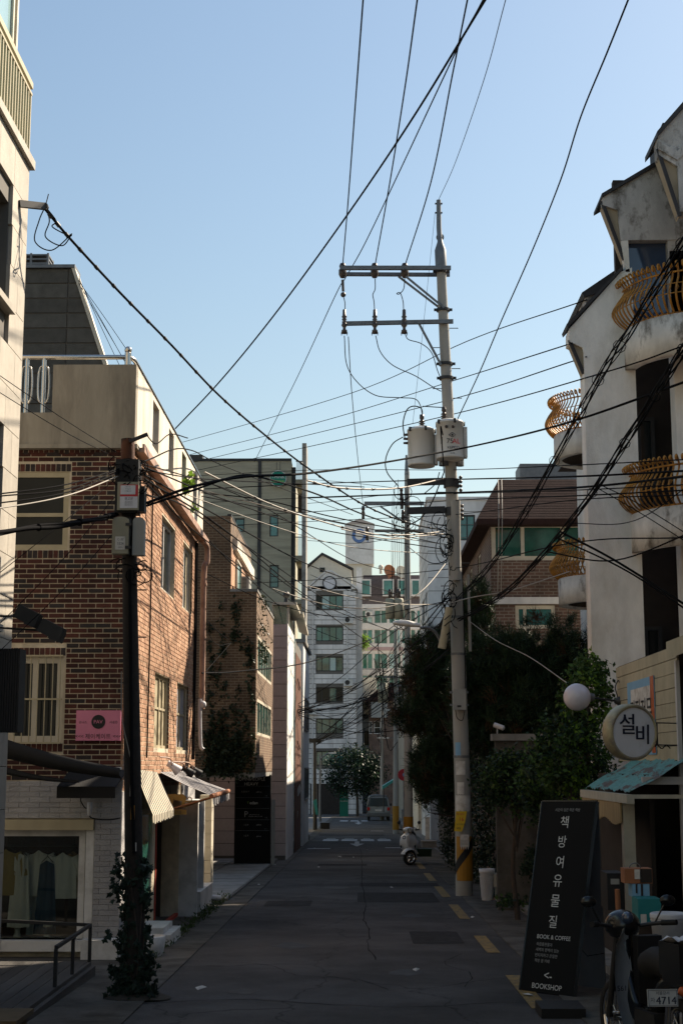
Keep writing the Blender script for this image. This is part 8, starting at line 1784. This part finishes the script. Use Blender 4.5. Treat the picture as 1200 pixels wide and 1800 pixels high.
m_ = MB(); m_.obox(V(0, .55, .24), Vector((.17, 0, 0)), Vector((0, .30, 0)), Vector((0, 0, .03))); m_.build('floorboard', 'dark_metal', sv)
m_ = MB(); m_.tube(catmull([V(0, .85, .78), V(0, 1.1, .80), V(0, 1.4, .77)], 5), .13, 12, rr=None); m_.build('seat', 'rubber', sv)
# ================================================================ van
pvn = PG(665, 1443); vn = thing('parked_van', 'silver grey van seen from behind at the far end of the street', 'van', pvn)
def W(x, f, z): return Vector((pvn.x + x, pvn.y + f, gz(pvn.y) + z))
prof = [(-.86, .32), (-.89, .75), (-.87, 1.05), (-.76, 1.70), (-.66, 1.86), (-.3, 1.93), (.3, 1.93), (.66, 1.86), (.76, 1.70), (.87, 1.05), (.89, .75), (.86, .32)]
m_ = MB(); n = len(prof); secs = [(0.06, .93), (0, 1.0), (.25, 1.0), (3.6, 1.0), (4.2, .6)]; vs = []
for f, s in secs:
    for x, z in prof: vs.append(W(x * (1 if s > .9 else .97), f + (.16 * max(0, z - 1.05) if f < .3 else 0), .32 + (z - .32) * (s if z > 1 or s > .9 else 1)))
m_.add(vs, [(i * n + k, i * n + (k + 1) % n, (i + 1) * n + (k + 1) % n, (i + 1) * n + k) for i in range(4) for k in range(n)], 0, True); m_.add(vs[:n] + vs[-n:], [tuple(range(n))[::-1], tuple(range(n, 2 * n))]); m_.build('body', 'van_silver', vn)
m_ = MB(); m_.prism([W(-.72, .02, 1.10), W(.72, .02, 1.10), W(.62, .10, 1.72), W(-.62, .10, 1.72)], (0, .03, 0)); m_.build('rear_window', 'glass_dark', vn)
m_ = MB(); m_.box(W(-.9, 0, 0).x, W(.9, 0, 0).x, W(0, -.10, 0).y, W(0, .1, 0).y, W(0, 0, .38).z, W(0, 0, .60).z); m_.build('bumper', 'van_silver', vn)
m_ = MB(); m_.box(W(-.26, 0, 0).x, W(.26, 0, 0).x, W(0, -.03, 0).y, W(0, .05, 0).y, W(0, 0, .72).z, W(0, 0, .86).z); m_.build('number_plate', 'paper', vn)
for s in (-1, 1):
    m_ = MB(); m_.box(W(s * .66, 0, 0).x, W(s * .85, 0, 0).x, W(0, -.02, 0).y, W(0, .1, 0).y, W(0, 0, .78).z, W(0, 0, 1.02).z); m_.build('tail_lamp', 'red_lamp', vn)
    for f in (.7, 3.3):
        m_ = MB(); m_.lathe([(0, -.1), (.22, -.1), (.31, -.07), (.31, .07), (.22, .1), (0, .1)], W(s * .74, f, .31), 20, axis=(1, 0, 0)); m_.build('wheel', 'rubber', vn)
    m_ = MB(); m_.ball(W(s * 1.0, 2.9, 1.15), .11, 8, sx=.8, sy=.5); m_.build('mirror', 'dark_metal', vn)
m_ = MB(); m_.bar(W(0, -.01, 1.08), W(-.3, .0, 1.14), .02); m_.build('wiper', 'rubber', vn)
# ---- small street clutter by the scooter and far left
def slab(label, name, xa, xb, ya, yb, Y, d, mt, cat):
    a, b_ = P(xa, ya, Y), P(xb, yb, Y); m_ = MB(); m_.box(a.x, b_.x, Y, Y + d, max(b_.z, gz(Y)), a.z); m_.box(a.x - .02, b_.x + .02, Y - .02, Y + d + .02, a.z + .002, a.z + .03); return tag(m_.build(name, mt), label, cat)
slab('low green planter trough behind the white scooter', 'planter_trough', 733, 758, 1494, 1506, 44, .5, 'leaf_ivy', 'planter')
slab('pale standing poster board beyond the scooter', 'poster_board', 747, 755, 1438, 1476, 52, .12, 'paper', 'sign')
slab('grey metal cabinet beside the third pole', 'street_cabinet', 705, 715, 1424, 1444, 72, .5, 'box_grey', 'cabinet')
slab('dark rubbish bin by the left kerb', 'rubbish_bin', 563, 579, 1447, 1457, 88, .7, 'black', 'bin')
slab('pale stone bench on the right beyond the scooter', 'stone_bench', 741, 767, 1480, 1490, 48, .4, 'concrete', 'bench')
for i, (x, y) in enumerate(((475, 1500), (525, 1470), (535, 1478))):
    c = PG(x, y); m_ = MB(); m_.ball(c + Vector((0, 0, .16)), .24, 12, sz=.8, sy=.8); m_.ball(c + Vector((.1, 0, .33)), .08, 8); m_.v = [(v[0] + random.gauss(0, .012), v[1], v[2] + random.gauss(0, .012)) for v in m_.v]
    tag(m_.build('rubbish_bag', 'black_gloss'), ('black rubbish bag at the edge of the paved forecourt', 'black rubbish bag by the slim dark pole', 'smaller black rubbish bag further past the slim dark pole')[i], 'rubbish bag')
